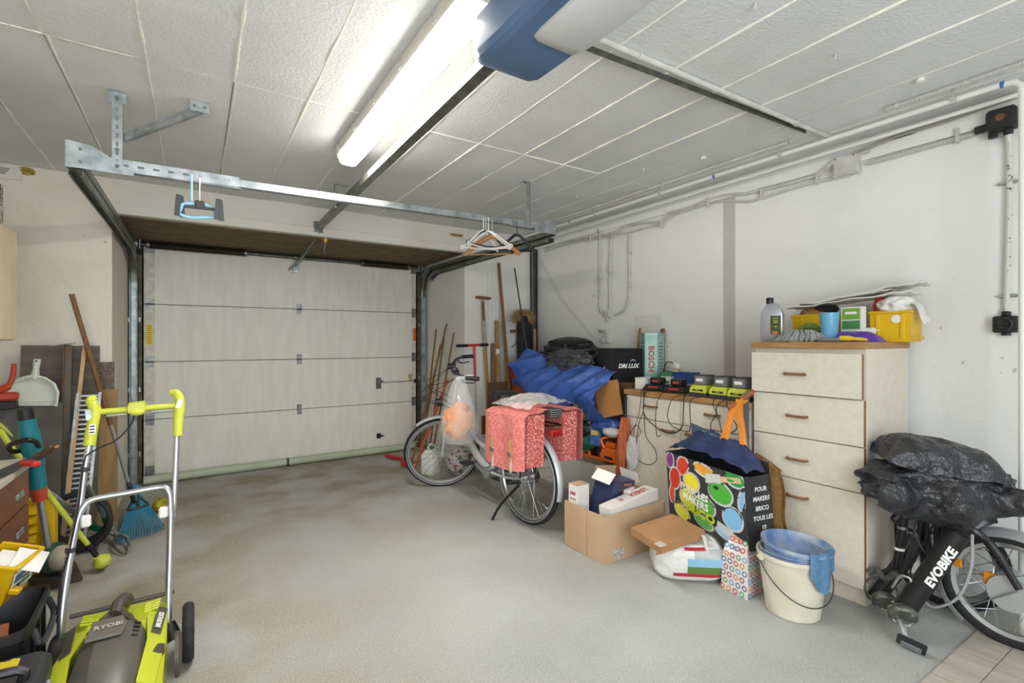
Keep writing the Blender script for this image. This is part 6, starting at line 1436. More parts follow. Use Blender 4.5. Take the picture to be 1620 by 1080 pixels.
# magazine carton on the cupboard and notice plate on the wall
mg_ = thing('printed_carton', 'printed cardboard carton standing on the wall cupboard', 'carton', (-.95, 3.45, 1.902))
MB().bx((-1.10, 3.20, 1.902), (-.84, 3.57, 2.13), .002).build('body', mat('dark_print_card', '#6f6154', .6, col2='#8d7d6d', scale=7), mg_, angle=0)
MB().bx((-.8395, 3.42, 1.92), (-.8385, 3.565, 2.02), .0).build('picture', mat('photo_print', '#b7b3a8', .5, col2='#3f5f63', scale=18, contrast=(.45, .55)), mg_, angle=0)
MB().text('Kitchen', .05, Matrix(((0, 0, 1, -.838), (0, 1, 0, 3.535), (-1, 0, 0, 2.075), (0, 0, 0, 1))) @ Matrix.Rotation(PI, 4, 'Z'), .0003).build('lettering', M_print, mg_, angle=0)
MB().bx((-.8395, 3.30, 2.03), (-.8385, 3.565, 2.035)).build('printed_line', M_print, mg_, angle=0)
q = onY(14, 273, YL-.01)
nt_ = thing('notice_plate', 'small rounded white notice plate with black text high on the front wall', 'sign', (q.x, YL, q.z))
MB().box((q.x-.01, YL-.006, q.z), (.15, .01, .085), None, .004).build('plate', mat('plate_white', '#d8d6cf', .5), nt_)
for i in range(4): MB().box((q.x-.035, YL-.0115, q.z+.026-i*.012), (.075-.012*i, .001, .005)).build('printed_line', M_dgrey, nt_, angle=0)
q = onY(42, 271, YL); mb = MB().ball((q.x, YL-.004, q.z), (.045, .010, .025), None, 3, lambda n: 1+.4*noise.noise(n*3)); tag(mb.build('foam_patch', mat('yellow_foam', '#b9a34a', .9, col2='#5d4a2c', scale=40)), 'yellow-brown hole patch beside the notice plate', 'patch')
# boards leaning against the front wall
def board(name, lab, x0, x1, yb, yt, z1, m, th=.02, z0=0.002, cat='board'):
    mb = MB(); n_ = Vector((0, th, 0)); mb.loft([[Vector((x0, yb, z0)), Vector((x1, yb, z0)), Vector((x1, yt, z1)), Vector((x0, yt, z1))], [Vector((x0, yb, z0))+n_, Vector((x1, yb, z0))+n_, Vector((x1, yt, z1))+n_, Vector((x0, yt, z1))+n_]])
    return tag(mb.build(name, m, angle=0), lab, cat)
M_db = mat('dark_board', '#5a5148', .7, col2='#6b6258', scale=5, stretch=(1, 1, 6), bump=.05); M_gb2 = mat('dark_grey_board', '#4c4a46', .75, col2='#5d5b56', scale=6)
def xy(px, py, Y): p = onY(px, py, Y); return p.x, p.z
x0, z1 = xy(33, 546, 4.5); x1, _ = xy(112, 546, 4.5); board('leaning_board', 'tall dark board behind the dustpan', x0, x1, 4.36, 4.50, z1, M_db)
x0, z1 = xy(112, 547, 4.56); x1, _ = xy(157, 547, 4.56); board('leaning_board', 'narrow dark board behind the wooden batten', x0, x1, 4.46, 4.57, z1, M_db)
x0, z1 = xy(152, 573, 4.60); x1, _ = xy(180, 573, 4.60); board('leaning_tile', 'speckled brown tile strip leaning on the wall', x0, x1, 4.615, 4.62, z1, mat('speckled_stone', '#5c4638', .5, col2='#7d6a5c', scale=60, contrast=(.5, .6)), .02)
x0, z1 = xy(148, 617, 4.60); x1, _ = xy(186, 617, 4.60); board('leaning_plywood', 'pale plywood offcut leaning behind the drain grate', x0, x1, 4.57, 4.60, z1, mat('pale_plywood', '#a98a5f', .7, col2='#977648', scale=4, stretch=(6, 6, 1)), .018)
x0, z1 = xy(-40, 643, 4.28); x1, _ = xy(99, 643, 4.28); board('leaning_board', 'wide dark grey board in front, below the dustpan', x0, x1, 4.18, 4.29, z1, M_gb2)
# rusty angle iron
a0, a1 = onY(108, 545, 4.44), onZ(112, 838, .0); a1 = Vector((a0.x+.005, 4.27, .002))
t = thing('angle_iron', 'rusty steel angle bar standing between the boards', 'steel bar', a1)
mb = MB(); mb.bar(a1, a0, .038, .005, (0, 1, 0)); mb.bar(a1+Vector((-.017, -.018, 0)), a0+Vector((-.017, -.018, 0)), .005, .036, (0, 1, 0)); mb.build('bar', mat('grey_rusty_iron', '#66625a', .65, .4, '#7a5334', 9, contrast=(.5, .65)), t); MB().bar(a0+Vector((-.10, -.02, -.012)), a0+Vector((.04, -.02, .012)), .006, .03, (0, 1, 0)).build('head_plate', M_dsteel, t)
# pale batten
p1, p0 = onY(134, 549, 4.45), onZ(97, 872, .0); tag(MB().bar(p0+Vector((0, .02, .004)), p1, .021, .018, (0, 1, 0)).build('wood_batten', mat('pale_batten', '#c9a67a', .6, col2='#b48d5e', scale=5, stretch=(8, 8, 1))), 'long pale wood batten leaning across the dark boards', 'batten')
# dustpan
t = thing('dustpan', 'pale green-white dustpan standing up against the dark board', 'dustpan', onY(55, 640, 4.25))
Yd = 4.26; dp = [onY(px, py, Yd) for px, py in ((16, 642), (14, 618), (22, 605), (38, 597), (54, 594), (72, 598), (86, 607), (92, 620), (89, 642))]
M_dp = mat('pale_mint_plastic', '#cdd3c6', .45, col2='#c2c9ba', scale=5)
MB().loft([[p+Vector((0, .016, 0)) for p in dp], [p+Vector((0, .02, 0)) for p in dp]]).build('pan', M_dp, t)
MB().tube([p+Vector((0, -.012, 0)) for p in dp[:]], .010, 6).build('rim', M_dp, t)
mb = MB(); 
for i in range(len(dp)-1): 
    if i not in (): mb._mk([dp[i], dp[i+1], dp[i+1]+Vector((0, .02, 0)), dp[i]+Vector((0, .02, 0))], [(0, 1, 2, 3)])
mb.build('wall', M_dp, t)
h0, h1 = onY(55, 598, Yd), onY(59, 568, Yd-.01); MB().tube([h0, h0.lerp(h1, .5), h1], [.024, .016, .019], 10).build('handle', M_dp, t); MB().cyl(h1+Vector((0, -.02, -.012)), h1+Vector((0, -.0, -.012)), .006, seg=8).build('hang_hole', M_dgrey, t)
MB().tube([onY(20, 637, Yd+.0), onY(86, 634, Yd)], .003, 6).build('lip_line', M_dp, t)
# red dust brush
t = thing('dust_brush', 'red hand brush with dark bristles beside the dustpan', 'brush', onY(5, 642, 4.2)); Yb = 4.2
M_rb = mat('red_brush_plastic', '#b03a22', .45)
MB().tube([onY(22, 575, Yb), onY(21, 590, Yb), onY(16, 606, Yb), onY(4, 615, Yb), onY(-30, 622, Yb)], [.012, .013, .014, .022, .026], 10, smooth=4).build('handle', M_rb, t); MB().box(onY(-14, 628, Yb), (.24, .05, .05), None, .01).build('head', M_rb, t); MB().box(onY(-14, 642, Yb), (.23, .045, .05), None, .004).build('bristle_block', M_black, t)
# galvanised channel grate
g0, g1 = onY(140, 622, 4.40), None; gx0, gz1 = xy(121, 622, 4.36); gx1, _ = xy(161, 622, 4.36)
t = thing('drain_grate', 'narrow galvanised drain grate with slots leaning on the plywood', 'grate', ((gx0+gx1)/2-.02, 4.2, 0))
Lg = 1.02; tp_ = Vector(((gx0+gx1)/2, 4.36, gz1)); bt0 = Vector(((gx0+gx1)/2-.055, 4.17, .003)); dg = (tp_-bt0).normalized(); sg = Vector((1, 0, -dg.x/dg.z*0)).normalized(); wg = (gx1-gx0)
mgx = Matrix((sg, dg.cross(sg).normalized(), dg)).transposed().to_4x4(); mgx.translation = bt0; LL = (tp_-bt0).length
mb = MB(); 
for sx in (-1, 1): mb.box((sx*wg*.44, 0, LL/2), (wg*.12, .022, LL), mgx)
mb.build('side_rail', M_galv, t)
n_ = int(LL/.031)
bars_me = None
for i in range(n_):
    o = MB().box((0, .003, .012+i*LL/n_), (wg*.78, .012, .014), mgx, .002).build('cross_bar', M_galv, t)
# leaf rake: wooden then steel telescopic shaft, blue fan head
r1 = onY(113, 465, 4.40); r0 = onZ(214, 800, .12); rm = r1.lerp(r0, .60)
t = thing('leaf_rake', 'blue fan leaf rake with wooden and steel shaft leaning head down', 'rake', r0)
MB().tube([r1, rm], .015, 10).build('wood_shaft', M_wood, t); MB().tube([rm-(rm-r1)*.01, rm.lerp(r0, .75)], .012, 10).build('steel_shaft', M_alu, t); MB().tube([rm.lerp(r0, .73), rm.lerp(r0, 1.0)], .014, 10).build('socket', M_black, t)
MB().tube([rm.lerp(r0, .70), rm.lerp(r0, .75)], .015, 10).build('collar', M_dgrey, t)
M_rake = mat('blue_rake_plastic', '#2f86a8', .45)
hub = onZ(214, 772, .20); fl0, fl1 = onZ(184, 860, .005), onZ(262, 835, .005)
MB().tube([r0.lerp(rm, .05), hub], .018, 8).build('neck', M_rake, t); MB().ball(hub, (.04, .03, .03), None, 2).build('hub', M_rake, t)
NT = 18
for i in range(NT):
    u = i/(NT-1); e = fl0.lerp(fl1, u)+Vector((0, 0, 0)); e += (e-hub).normalized()*.03*math.sin(PI*u); e.z = .006; s_ = hub.lerp(e, .06); mid = s_.lerp(e, .5)+Vector((0, 0, .015*math.sin(PI*u)))
    MB().tube([s_, mid, e.lerp(mid, .08), e+Vector((-.01, -.015, -.002))], [.006, .0045, .004, .003], 5).build('tine', M_rake, t)
arc = []
for i in range(9): u = i/8; e = fl0.lerp(fl1, u); arc.append(hub.lerp(e, .46+.06*math.sin(PI*u))+Vector((0, 0, .012+.012*math.sin(PI*u))))
MB().tube(arc, .010, 6, smooth=2).build('brace', M_dgrey, t); MB().tube([hub, arc[4]], .012, 6).build('brace_stem', M_dgrey, t); MB().tube([arc[0], hub.lerp(arc[4], .4), arc[8]], .009, 6).build('brace_strut', M_dgrey, t)
# yellow gloves
lump('yellow_glove', 'crumpled yellow work glove on the floor beside the rake', 'glove', onZ(257, 797, .05), (.06, .08, .045), mat('yellow_glove', '#b9b02c', .8, col2='#8d861d', scale=20), 6, .45, 2.4, flat=.002)
# ---------------- side bench with drawers
M_mahog = mat('mahogany_veneer', '#7b4a2c', .45, col2='#693c22', scale=4, stretch=(8, 1.2, 8)); M_btop = mat('pale_bench_top', '#c9c5b9', .6, col2='#b5afa0', scale=7)
YE, XE, ZB = 3.30, -.66, .75
sbn = thing('side_bench', 'brown veneered drawer bench with pale top along the left wall', 'bench', (-.88, 2.0, 0))
MB().bx((XL+.002, .9, .06), (XE-.03, YE-.06, ZB-.03), .002).build('carcass', M_mahog, sbn, angle=0); MB().bx((XL+.002, .9, 0), (XE-.08, YE-.09, .06)).build('plinth', M_black, sbn, angle=0)
MB().bx((XL+.002, .9, ZB-.03), (XE, YE, ZB), .003).build('top', M_btop, sbn, angle=0)
for y0, y1 in ((1.0, 2.1), (2.11, YE-.065)):
    for z0, z1 in ((.55, .71), (.36, .54), (.08, .35)): d = MB().bx((XE-.03, y0, z0), (XE-.014, y1, z1), .002).build('drawer', M_mahog, sbn, angle=0); MB().box((XE-.010, y1-.16, z1-.09), (.012, .10, .03), None, .004).build('handle', M_galv, d)
# hand saw lying on the bench with dark handle, red clip
sw = thing('pruning_saw', 'dark-bladed pruning saw with curved brown handle lying over the bench corner', 'saw', (-.62, 2.5, ZB))
s0, s1, s2 = onZ(-60, 775, ZB+.012), onZ(58, 722, ZB+.03), onZ(90, 706, ZB+.075)
dsw = (s1-s0); dsw.z = 0; dsw.normalize(); up = Vector((0, 0, 1)); 
MB().bar(s0, s1, .055, .003, (0, 0, 1)).build('blade', M_dgrey, sw)
MB().tube([s1, s1.lerp(s2, .35)+Vector((0, 0, -.005)), s1.lerp(s2, .7)+Vector((0, 0, .012)), s2], [.020, .017, .018, .013], 10, smooth=4).build('handle', mat('saw_handle', '#4d3c2b', .5), sw); MB().cyl(s2+Vector((0, -.013, .0)), s2+Vector((0, .013, 0)), .007, seg=8).build('rivet', M_wood2, sw)
qc = onZ(48, 733, ZB+.03); MB().box((0, 0, 0), (.035, .09, .022), TR(qc, 0, 0, 40), .005).build('clip', mat('red_clip', '#c22a22', .4), sw)
# ---------------- green strimmer
T1, T2, T3, T4 = onY(42, 662, 3.36), onY(56, 735, 3.40), onY(63, 790, 3.44), onY(76, 868, 3.5)
st = thing('teal_strimmer', 'teal and red grass trimmer leaning on the side bench, silver shaft', 'grass trimmer', onZ(85, 905, 0))
MB().tube([T1, T1.lerp(T2, .5), T2], [.035, .040, .038], 14, smooth=3).build('motor_grip', M_teal, st); MB().tube([T1+(T1-T2)*.22, T1], [.030, .034], 14).build('end_cap', M_black, st)
MB().tube([T2, T3.lerp(T2, .35)], .034, 14).build('lower_grip', M_teal, st); MB().tube([T3.lerp(T2, .36), T3], [.035, .03], 14).build('red_collar', mat('brick_red_plastic', '#b2452d', .45), st)
MB().tube([T3, T4], .016, 12).build('shaft', M_alu, st)
lp = [onY(px, py, 3.36+dy) for px, py, dy in ((14, 706, 0), (24, 700, -.06), (45, 696, -.09), (58, 700, -.05), (60, 708, .03), (45, 710, .08), (20, 714, .06))]
MB().tube(lp, .012, 8, closed=True, smooth=4).build('loop_handle', M_black, st)
hd = onY(84, 884, 3.52)
MB().ball(hd, (.085, .075, .08), None, 3, lambda n: 1+.06*n.z).build('head', mat('dark_green_plastic', '#2c4a3e', .5), st); MB().ball(hd+Vector((.035, -.03, .01)), (.06, .06, .065), None, 3).build('head_cover', mat('warm_grey_plastic', '#a39a8a', .5), st)
for i in range(4): MB().tube([hd+Vector((.06, -.085, .02-.016*i)), hd+Vector((.085, -.06, .018-.016*i))], .003, 5).build('vent_line', M_dgrey, st)
MB().bar(hd+Vector((-.09, 0, -.08)), hd+Vector((.10, -.05, -.085)), .05, .012, (0, 0, 1)).build('guard', M_dgrey, st)
# ---------------- lime strimmer shaft
l0, l1, l2 = onY(-14, 660, 3.5), onY(17, 706, 3.54), onZ(160, 888, .06)
lt = thing('lime_strimmer', 'thin lime green grass trimmer lying diagonally across the tools', 'grass trimmer', l2)
MB().tube([l0, l1, l1.lerp(l2, .85)], .013, 10).build('shaft', M_lime, lt); MB().tube([l1.lerp(l2, .84), l1.lerp(l2, .97)], .014, 10).build('collar', M_black, lt)
MB().lathe([(.025, -.025), (.042, -.02), (.045, .0), (.026, .025), (.017, .04)], TR(l2+Vector((0, 0, .005)), 25, -25, 0), 18).build('head', M_lime, lt); MB().cyl(l2+Vector((.01, -.005, -.04)), l2+Vector((.0, 0, -.02)), .022, seg=12).build('spool', M_black, lt)
tag(MB().tube([onY(-4, 670, 3.2), onY(8, 678, 3.2), onY(20, 690, 3.2)], [.012, .008, .003], 6).build('lime_line', mat('olive_cord', '#8f9430', .6)), 'olive cord end sticking out above the bench', 'cord')
# ---------------- lopper with green joints
lo = thing('lopper', 'lopper with silver arms, green joints and steel blades resting on the floor', 'lopper', onZ(195, 876, 0))
piv = onZ(184, 846, .06); tipb = onZ(200, 876, .012)
A1, A2 = onY(136, 765, 3.75), onY(62, 768, 3.62)
J1, J2 = onZ(168, 822, .11), onZ(150, 834, .10)
MB().tube([A1, J1], .014, 10).build('arm', M_alu, lo); MB().tube([A2, J2], .014, 10).build('arm', M_alu, lo)
M_lg = mat('green_joint', '#1f6b45', .45)
MB().tube([J1+(A1-J1)*.12, J1, J1.lerp(piv, .4)], [.018, .022, .018], 10).build('joint', M_lg, lo); MB().tube([J2+(A2-J2)*.10, J2, J2.lerp(piv, .4)], [.018, .022, .018], 10).build('joint', M_lg, lo)
MB().tube([A2+(A2-J2)*.22, A2], [.018, .02], 10).build('grip', M_dgrey, lo); MB().cyl(A2-(A2-J2)*.0, A2-(A2-J2)*.06, .021, seg=10).build('grip_ring', M_lg, lo)
MB().bar(J1.lerp(piv, .3), piv, .03, .008).build('lever', M_galv, lo); MB().bar(J2.lerp(piv, .3), piv, .03, .008).build('lever', M_galv, lo); MB().cyl(piv-Vector((0, 0, .01)), piv+Vector((0, 0, .014)), .014, seg=12).build('pivot_bolt', M_chrome, lo)
MB().tube([piv, piv.lerp(tipb, .35)+Vector((.03, .03, .01)), piv.lerp(tipb, .75)+Vector((.025, .025, 0)), tipb], [.012, .013, .010, .004], 6, smooth=4).build('blade', M_galv, lo); MB().tube([piv, piv.lerp(tipb, .4)+Vector((-.03, -.025, 0)), piv.lerp(tipb, .8)+Vector((-.02, -.02, 0)), tipb], [.010, .009, .007, .004], 6, smooth=4).build('hook_blade', M_dsteel, lo)
# black hose coil behind
hcn = onY(125, 850, 4.0); hc = thing('black_hose_coil', 'black rubber hose coil standing behind the trimmers', 'hose', (hcn.x, 4.0, 0))
for k in range(4): MB().torus((hcn.x-.01, 4.0+.03*k, .20), (.25, 1, 0), .17-.005*k, .018, 36, 8).build('hose_turn', M_rubber, hc)
# stepped yellow ramp
yr = thing('yellow_ramp', 'yellow stepped plastic ramp standing on end behind the drawers', 'ramp', (-.72, 3.74, 0))
yx0, yz1 = xy(36, 792, 3.72); yx1, _ = xy(88, 792, 3.72)
MB().bx((yx0-.06, 3.72, .002), (yx1, 3.78, yz1), .006).build('body', M_ybox, yr)
for i in range(7): z = .05+i*(yz1-.08)/7; MB().loft([[(yx0-.05, 3.72, z), (yx1-.07, 3.72, z), (yx1-.07, 3.72, z+.05), (yx0-.05, 3.72, z+.05)], [(yx0-.04, 3.695, z+.004), (yx1-.08, 3.695, z+.004), (yx1-.075, 3.718, z+.048), (yx0-.045, 3.718, z+.048)]]).build('step', M_ybox, yr, angle=20)
MB().bx((yx1-.045, 3.69, .002), (yx1, 3.73, yz1), .006).build('edge_rail', M_ybox, yr)
tag(MB().box((0, 0, .012), (.26, .30, .022), TR(onZ(75, 918, 0), 0, 0, 15), .003).build('floor_plank', mat('dark_plank', '#43372c', .8, col2='#554636', scale=8, stretch=(1, 8, 1))), 'dark board lying on the floor under the trimmer head', 'board')
# yellow parts bin with label in front of the drawers
yb_ = onZ(18, 938, .40)
pb = thing('yellow_parts_bin', 'yellow parts bin with printed label tipped on the black crate', 'bin', (-.605, 2.50, .405), -14, None, 4, 16)
def binring(sx, sy, z, ox=0): sx *= .50; sy *= .8; return [(ox-sx, -sy, z), (ox+sx, -sy, z), (ox+sx, sy, z), (ox-sx, sy, z)]
MB().loft([binring(.10, .085, 0), binring(.125, .10, .145), binring(.12, .095, .145), binring(.096, .081, .006)]).build('tub', M_ybox, pb, local=True, angle=20)
MB().box((0, -.081, .142), (.13, .012, .014), None, .003).build('rim', M_ybox, pb, local=True); MB().box((0, .081, .142), (.13, .012, .014), None, .003).build('rim', M_ybox, pb, local=True); MB().box((.064, 0, .142), (.014, .16, .014), None, .003).build('rim', M_ybox, pb, local=True)
lb = MB().box((.0605, 0, .075), (.002, .12, .075), TR((0, 0, 0)), 0).build('label', M_wcard, pb, local=True, angle=0)
for (y_, z_, w_, h_, c_) in ((-.04, .09, .045, .03, '#3e6f9e'), (.02, .095, .05, .012, '#444444'), (.02, .075, .05, .008, '#444444'), (.02, .058, .05, .012, '#3c8a4a'), (-.04, .055, .045, .016, '#2d2d2d')): MB().box((.0620, y_*.85, z_), (.001, w_, h_)).build('printed_patch', mat('ink'+c_, c_, .5), lb, local=True, angle=0)
for i in range(3): MB().box((-.01+.03*i, -.02+.02*i, .13+.01*i), (.09, .10, .002), TR((-.02, 0, 0), 8*i, 6*i, 8*i)).build('paper', M_paper, pb, local=True, angle=0)
MB().box((.07, -.05, .05), (.03, .03, .02), None, .004).build('lug', M_ybox, pb, local=True)
# black crate
bcx = onZ(78, 935, .28)
cr_ = thing('black_crate', 'black plastic crate with broad rim holding scraps', 'crate', (-.553, 2.325, 0), 2)
def crr(sx, sy, z): return [(a_, b_, z) for a_, b_, _ in rr(sx, sy, 0, r=.04)]
MB().loft([crr(.075, .165, .002), crr(.085, .18, .365), crr(.10, .195, .37), crr(.10, .195, .40), crr(.09, .185, .40), crr(.08, .175, .365), crr(.07, .16, .012)]).build('tub', M_black, cr_, local=True, angle=40)
for y_ in (-.15, -.05, .05, .15): MB().box((.084, y_*.9, .2), (.014, .02, .32), TR((0, 0, 0)), .003).build('rib', M_black, cr_, local=True)
MB().tube([(.10, -.12, .37), (.118, -.11, .31), (.118, .11, .31), (.10, .12, .37)], .010, 8, smooth=3).build('handle', M_dgrey, cr_, local=True)
for i in range(5): tag(MB().box((0, 0, 0), (.035+.01*(i % 3), .22-.02*i, .018), TR((-.56+.012*(i % 3), 2.28+.03*(i % 2), .24+.022*i), 4*i, 4, -8+5*i), .002).build('wood_scrap', M_wood if i % 2 else mat('red_wood_scrap', '#8c4f36', .7)), ('lowest dark', 'reddish', 'middle dark', 'small reddish', 'topmost reddish')[i]+' wood scrap lying inside the black crate', 'wood scrap')
# black and yellow toolbox
tb = thing('toolbox', 'black toolbox with yellow lid panel at the picture corner', 'toolbox', (-.51, 1.985, 0), 4)
MB().loft([rr(.125, .12, .002, r=.02), rr(.13, .125, .27, r=.02)]).build('body', M_black, tb, local=True, angle=40); MB().loft([rr(.135, .13, .27, r=.02), rr(.135, .13, .32, r=.02), rr(.115, .11, .345, r=.02)]).build('lid', M_dgrey, tb, local=True, angle=40)
MB().box((-.02, .05, .3455), (.17, .085, .006), TR((0, 0, 0)), .002).build('yellow_panel', mat('toolbox_yellow', '#d6c52e', .45), tb, local=True)
for i in range(6): MB().box((-.09+.028*i, .05, .3495), (.010, .08, .003), None).build('panel_ridge', mat('toolbox_yellow'), tb, local=True, angle=0)
MB().tube([(-.09, -.05, .34), (-.08, -.05, .378), (.08, -.05, .378), (.09, -.05, .34)], .014, 8, smooth=3).build('handle', M_black, tb, local=True)
MB().tube([(.134, -.06, .10), (.15, -.05, .18), (.145, -.02, .26), (.136, .0, .30)], .006, 6, smooth=3).build('latch_wire', M_chrome, tb, local=True)
# ================================================================ LAWN MOWER
mw = thing('lawn_mower', 'lime green lawn mower with grey motor cover and tall folding handle', 'lawn mower', (-.235, 2.15, 0))
M_limeb = mat('lime_deck', '#c2cb34', .4, col2='#b8c12c', scale=2); M_wg = mat('warm_dark_plastic', '#4b463e', .5); M_cov = mat('motor_cover_grey', '#5c5951', .4, col2='#525048', scale=6)
mx = -.24
def dr(y, hw, z0, z1, ch): return [(mx-hw, y, z0), (mx-hw, y, z1-ch), (mx-hw+ch*1.4, y, z1), (mx+hw-ch*1.4, y, z1), (mx+hw, y, z1-ch), (mx+hw, y, z0)]
MB().loft([dr(2.485, .13, .16, .245, .02), dr(2.47, .142, .12, .262, .03), dr(2.40, .145, .09, .265, .035), dr(2.2, .15, .08, .265, .045), dr(2.0, .148, .08, .25, .05), dr(1.83, .15, .08, .215, .05), dr(1.74, .11, .08, .17, .05)]).build('deck', M_limeb, mw, angle=25)
MB().tube([(mx-.165, 2.495, .262), (mx+.165, 2.495, .268)], .009, 8).build('rear_flap_rod', M_wg, mw); MB().tube([(mx-.03, 2.497, .264), (mx+.03, 2.497, .266)], .011, 8).build('rod_sleeve', M_galv, mw)
# recess scoops and ribs at the rear
for sx in (-1, 1):
    for i in range(4): MB().box((0, 0, 0), (.055, .012, .010), TR((mx+sx*.095, 2.445-.022*i, .267), 0, 0, sx*18), .003).build('vent_rib', M_limeb, mw)
# long lime crest either side, dark side stripes
for sx in (-1, 1):
    MB().loft([[(mx+sx*.085, 2.33, .264), (mx+sx*.135, 2.34, .262), (mx+sx*.135, 2.34, .264), (mx+sx*.085, 2.33, .268)], [(mx+sx*.10, 2.1, .29), (mx+sx*.15, 2.1, .262), (mx+sx*.15, 2.1, .266), (mx+sx*.10, 2.1, .295)], [(mx+sx*.085, 1.9, .265), (mx+sx*.13, 1.9, .235), (mx+sx*.13, 1.9, .24), (mx+sx*.085, 1.9, .27)]]).build('crest', M_limeb, mw, angle=30)
    st_ = MB().box((0, 0, 0), (.032, .19, .004), TR((mx+sx*.128, 2.24, .283), 0, sx*28, sx*-4), .001).build('side_stripe', M_wg, mw)
    if sx > 0:
        m4 = TR((mx+sx*.130, 2.225, .2905), 0, sx*28, 0) @ Matrix.Rotation(R(86), 4, 'Z'); MB().text('BRUSHLESS', .024, m4, .0003, bold=.0006).build('lettering', M_print, st_, angle=0)
# motor cover
def cv(y, hw, zt, zb=.255): return [(mx-hw-.03, y, zb), (mx-hw-.012, y, zt-.025), (mx-hw*.55, y, zt), (mx+hw*.45, y, zt), (mx+hw+.012, y, zt-.025), (mx+hw+.03, y, zb)]
cvo = MB().loft([cv(2.275, .035, .275), cv(2.265, .045, .30), cv(2.22, .062, .325), cv(2.12, .07, .33), cv(1.98, .068, .315), cv(1.88, .055, .285), cv(1.85, .04, .26)]).build('motor_cover', M_cov, mw, angle=28)
MB().prism([(-.055, .0), (.04, .0), (.05, .06), (.035, .12), (-.05, .12)], .008, TR((mx-.01, 2.095, .332), 3, 0, 0), .002).build('cover_panel', mat('panel_grey', '#67645b', .4), cvo)
MB().text('RYOBI', .034, TR((mx-.010, 2.155, .3465), 3, 0, 0), .0004, bold=.0006, sx=.82).build('lettering', mat('light_grey_print', '#b9b6aa', .5), cvo, angle=0)
for i in range(4): MB().box((0, 0, 0), (.022, .010, .006), TR((mx+.066, 2.20-.03*i, .312), 0, 30, 15), .002).build('vent_slot', M_black, cvo)
# carrying grip: Y-shaped
MB().tube([(mx+.012, 2.47, .285), (mx+.008, 2.42, .315), (mx-.004, 2.36, .325), (mx-.01, 2.31, .31)], [.022, .024, .022, .02], 10, smooth=4).build('carry_grip', M_wg, mw)
for sx in (-1, 1): MB().tube([(mx-.006, 2.335, .315), (mx-.01+sx*.035, 2.30, .30), (mx-.01+sx*.065, 2.255, .285)], [.016, .014, .010], 8, smooth=3).build('grip_fork', M_wg, mw)
MB().box((mx+.06, 2.37, .266), (.055, .10, .004), None, .002).build('hand_recess', mat('deep_lime', '#aab51c', .5), mw)
# wheels
for (x_, y_, r_) in ((mx-.188, 2.43, .115), (mx+.215, 2.43, .115), (mx-.185, 1.86, .08), (mx+.185, 1.86, .08)):
    s_ = 1 if x_ > mx else -1; wo = MB().torus((x_, y_, r_), (1, 0, 0), r_-.02, .02, 32, 10, 1.1).build('wheel', M_rubber, mw); MB().lathe([(r_*.78, -.018), (r_*.8, .0), (r_*.74, .012), (r_*.3, .018), (.012, .022)], TR((x_, y_, r_), 0, 90*s_, 0), 24).build('wheel_disc', M_wg, wo)
MB().lathe([(.075, 0), (.075, .012), (.06, .02)], TR((mx+.178, 2.14, .19), 0, 90, 0), 24).build('side_disc', M_wg, mw); MB().cyl((mx+.13, 2.06, .25), (mx+.13, 2.06, .275), .022, seg=14).build('height_knob', M_wg, mw)
# posts: black sockets, silver tubes bent into one hoop, upper tubes with lime ends
Lb, Rb = Vector((mx-.178, 2.385, .12)), Vector((mx+.168, 2.385, .12))
L1, R1 = onY(95, 1025, 2.42), onY(266, 985, 2.42)
for a, b_ in ((Lb, L1), (Rb, R1)): MB().tube([a, b_+Vector((0, -.006, .0))], [.03, .024], 12).build('post_socket', M_black, mw)
hoop = [onY(px, py, Y) for px, py, Y in ((95, 1030, 2.42), (97, 985, 2.43), (103, 930, 2.46), (113, 868, 2.49), (123, 822, 2.51), (133, 800, 2.52), (150, 789, 2.53), (200, 780, 2.53), (252, 771, 2.53), (266, 776, 2.52), (270, 800, 2.51), (269, 870, 2.48), (267, 930, 2.45), (266, 985, 2.42))]
MB().tube(hoop, .0125, 12, smooth=5).build('lower_hoop', M_alu, mw)
YH = 2.64
uL = [onY(px, py, Y) for px, py, Y in ((122, 830, 2.515), (128, 790, 2.54), (134, 745, 2.57), (142, 700, 2.60))]; uR = [onY(px, py, Y) for px, py, Y in ((274, 818, 2.515), (276, 780, 2.54), (278, 740, 2.57), (280, 685, 2.61))]
MB().tube(uL, .0115, 12).build('upper_tube', M_alu, mw); MB().tube(uR, .0115, 12).build('upper_tube', M_alu, mw)
lL = [onY(px, py, Y) for px, py, Y in ((141, 705, 2.60), (146, 675, 2.62), (150, 650, YH), (147, 640, YH), (143, 634, YH+.01), (150, 627, YH+.02))]
gl = MB().tube(lL, [.020, .020, .021, .019, .017, .013], 12, smooth=3).build('lime_grip', M_lime, mw)
lR = [onY(px, py, Y) for px, py, Y in ((281, 690, 2.60), (282, 665, 2.62), (284, 642, YH), (284, 632, YH), (280, 622, YH+.01), (270, 621, YH+.02))]
gr = MB().tube(lR, [.018, .019, .021, .019, .017, .013], 12, smooth=3).build('lime_grip', M_lime, mw)
a, b_ = onY(152, 652, YH), onY(283, 641, YH)
MB().tube([a, b_], .0125, 12).build('cross_handle', M_lime, mw)
c_ = onY(217, 645, YH-.005); MB().loft([[(c_.x+(x_*k), c_.y-d_, c_.z+(z_*k)) for x_, z_ in ((-.03, -.02), (-.034, .005), (-.028, .024), (.024, .028), (.031, .012), (.03, -.015), (.012, -.024))] for d_, k in ((-.03, .9), (-.02, 1), (.02, 1), (.032, .88))]).build('switch_box', M_lime, mw, angle=30)
MB().ball(c_+Vector((.002, -.03, -.016)), (.026, .02, .014), None, 3).build('switch_button', M_lime, mw)
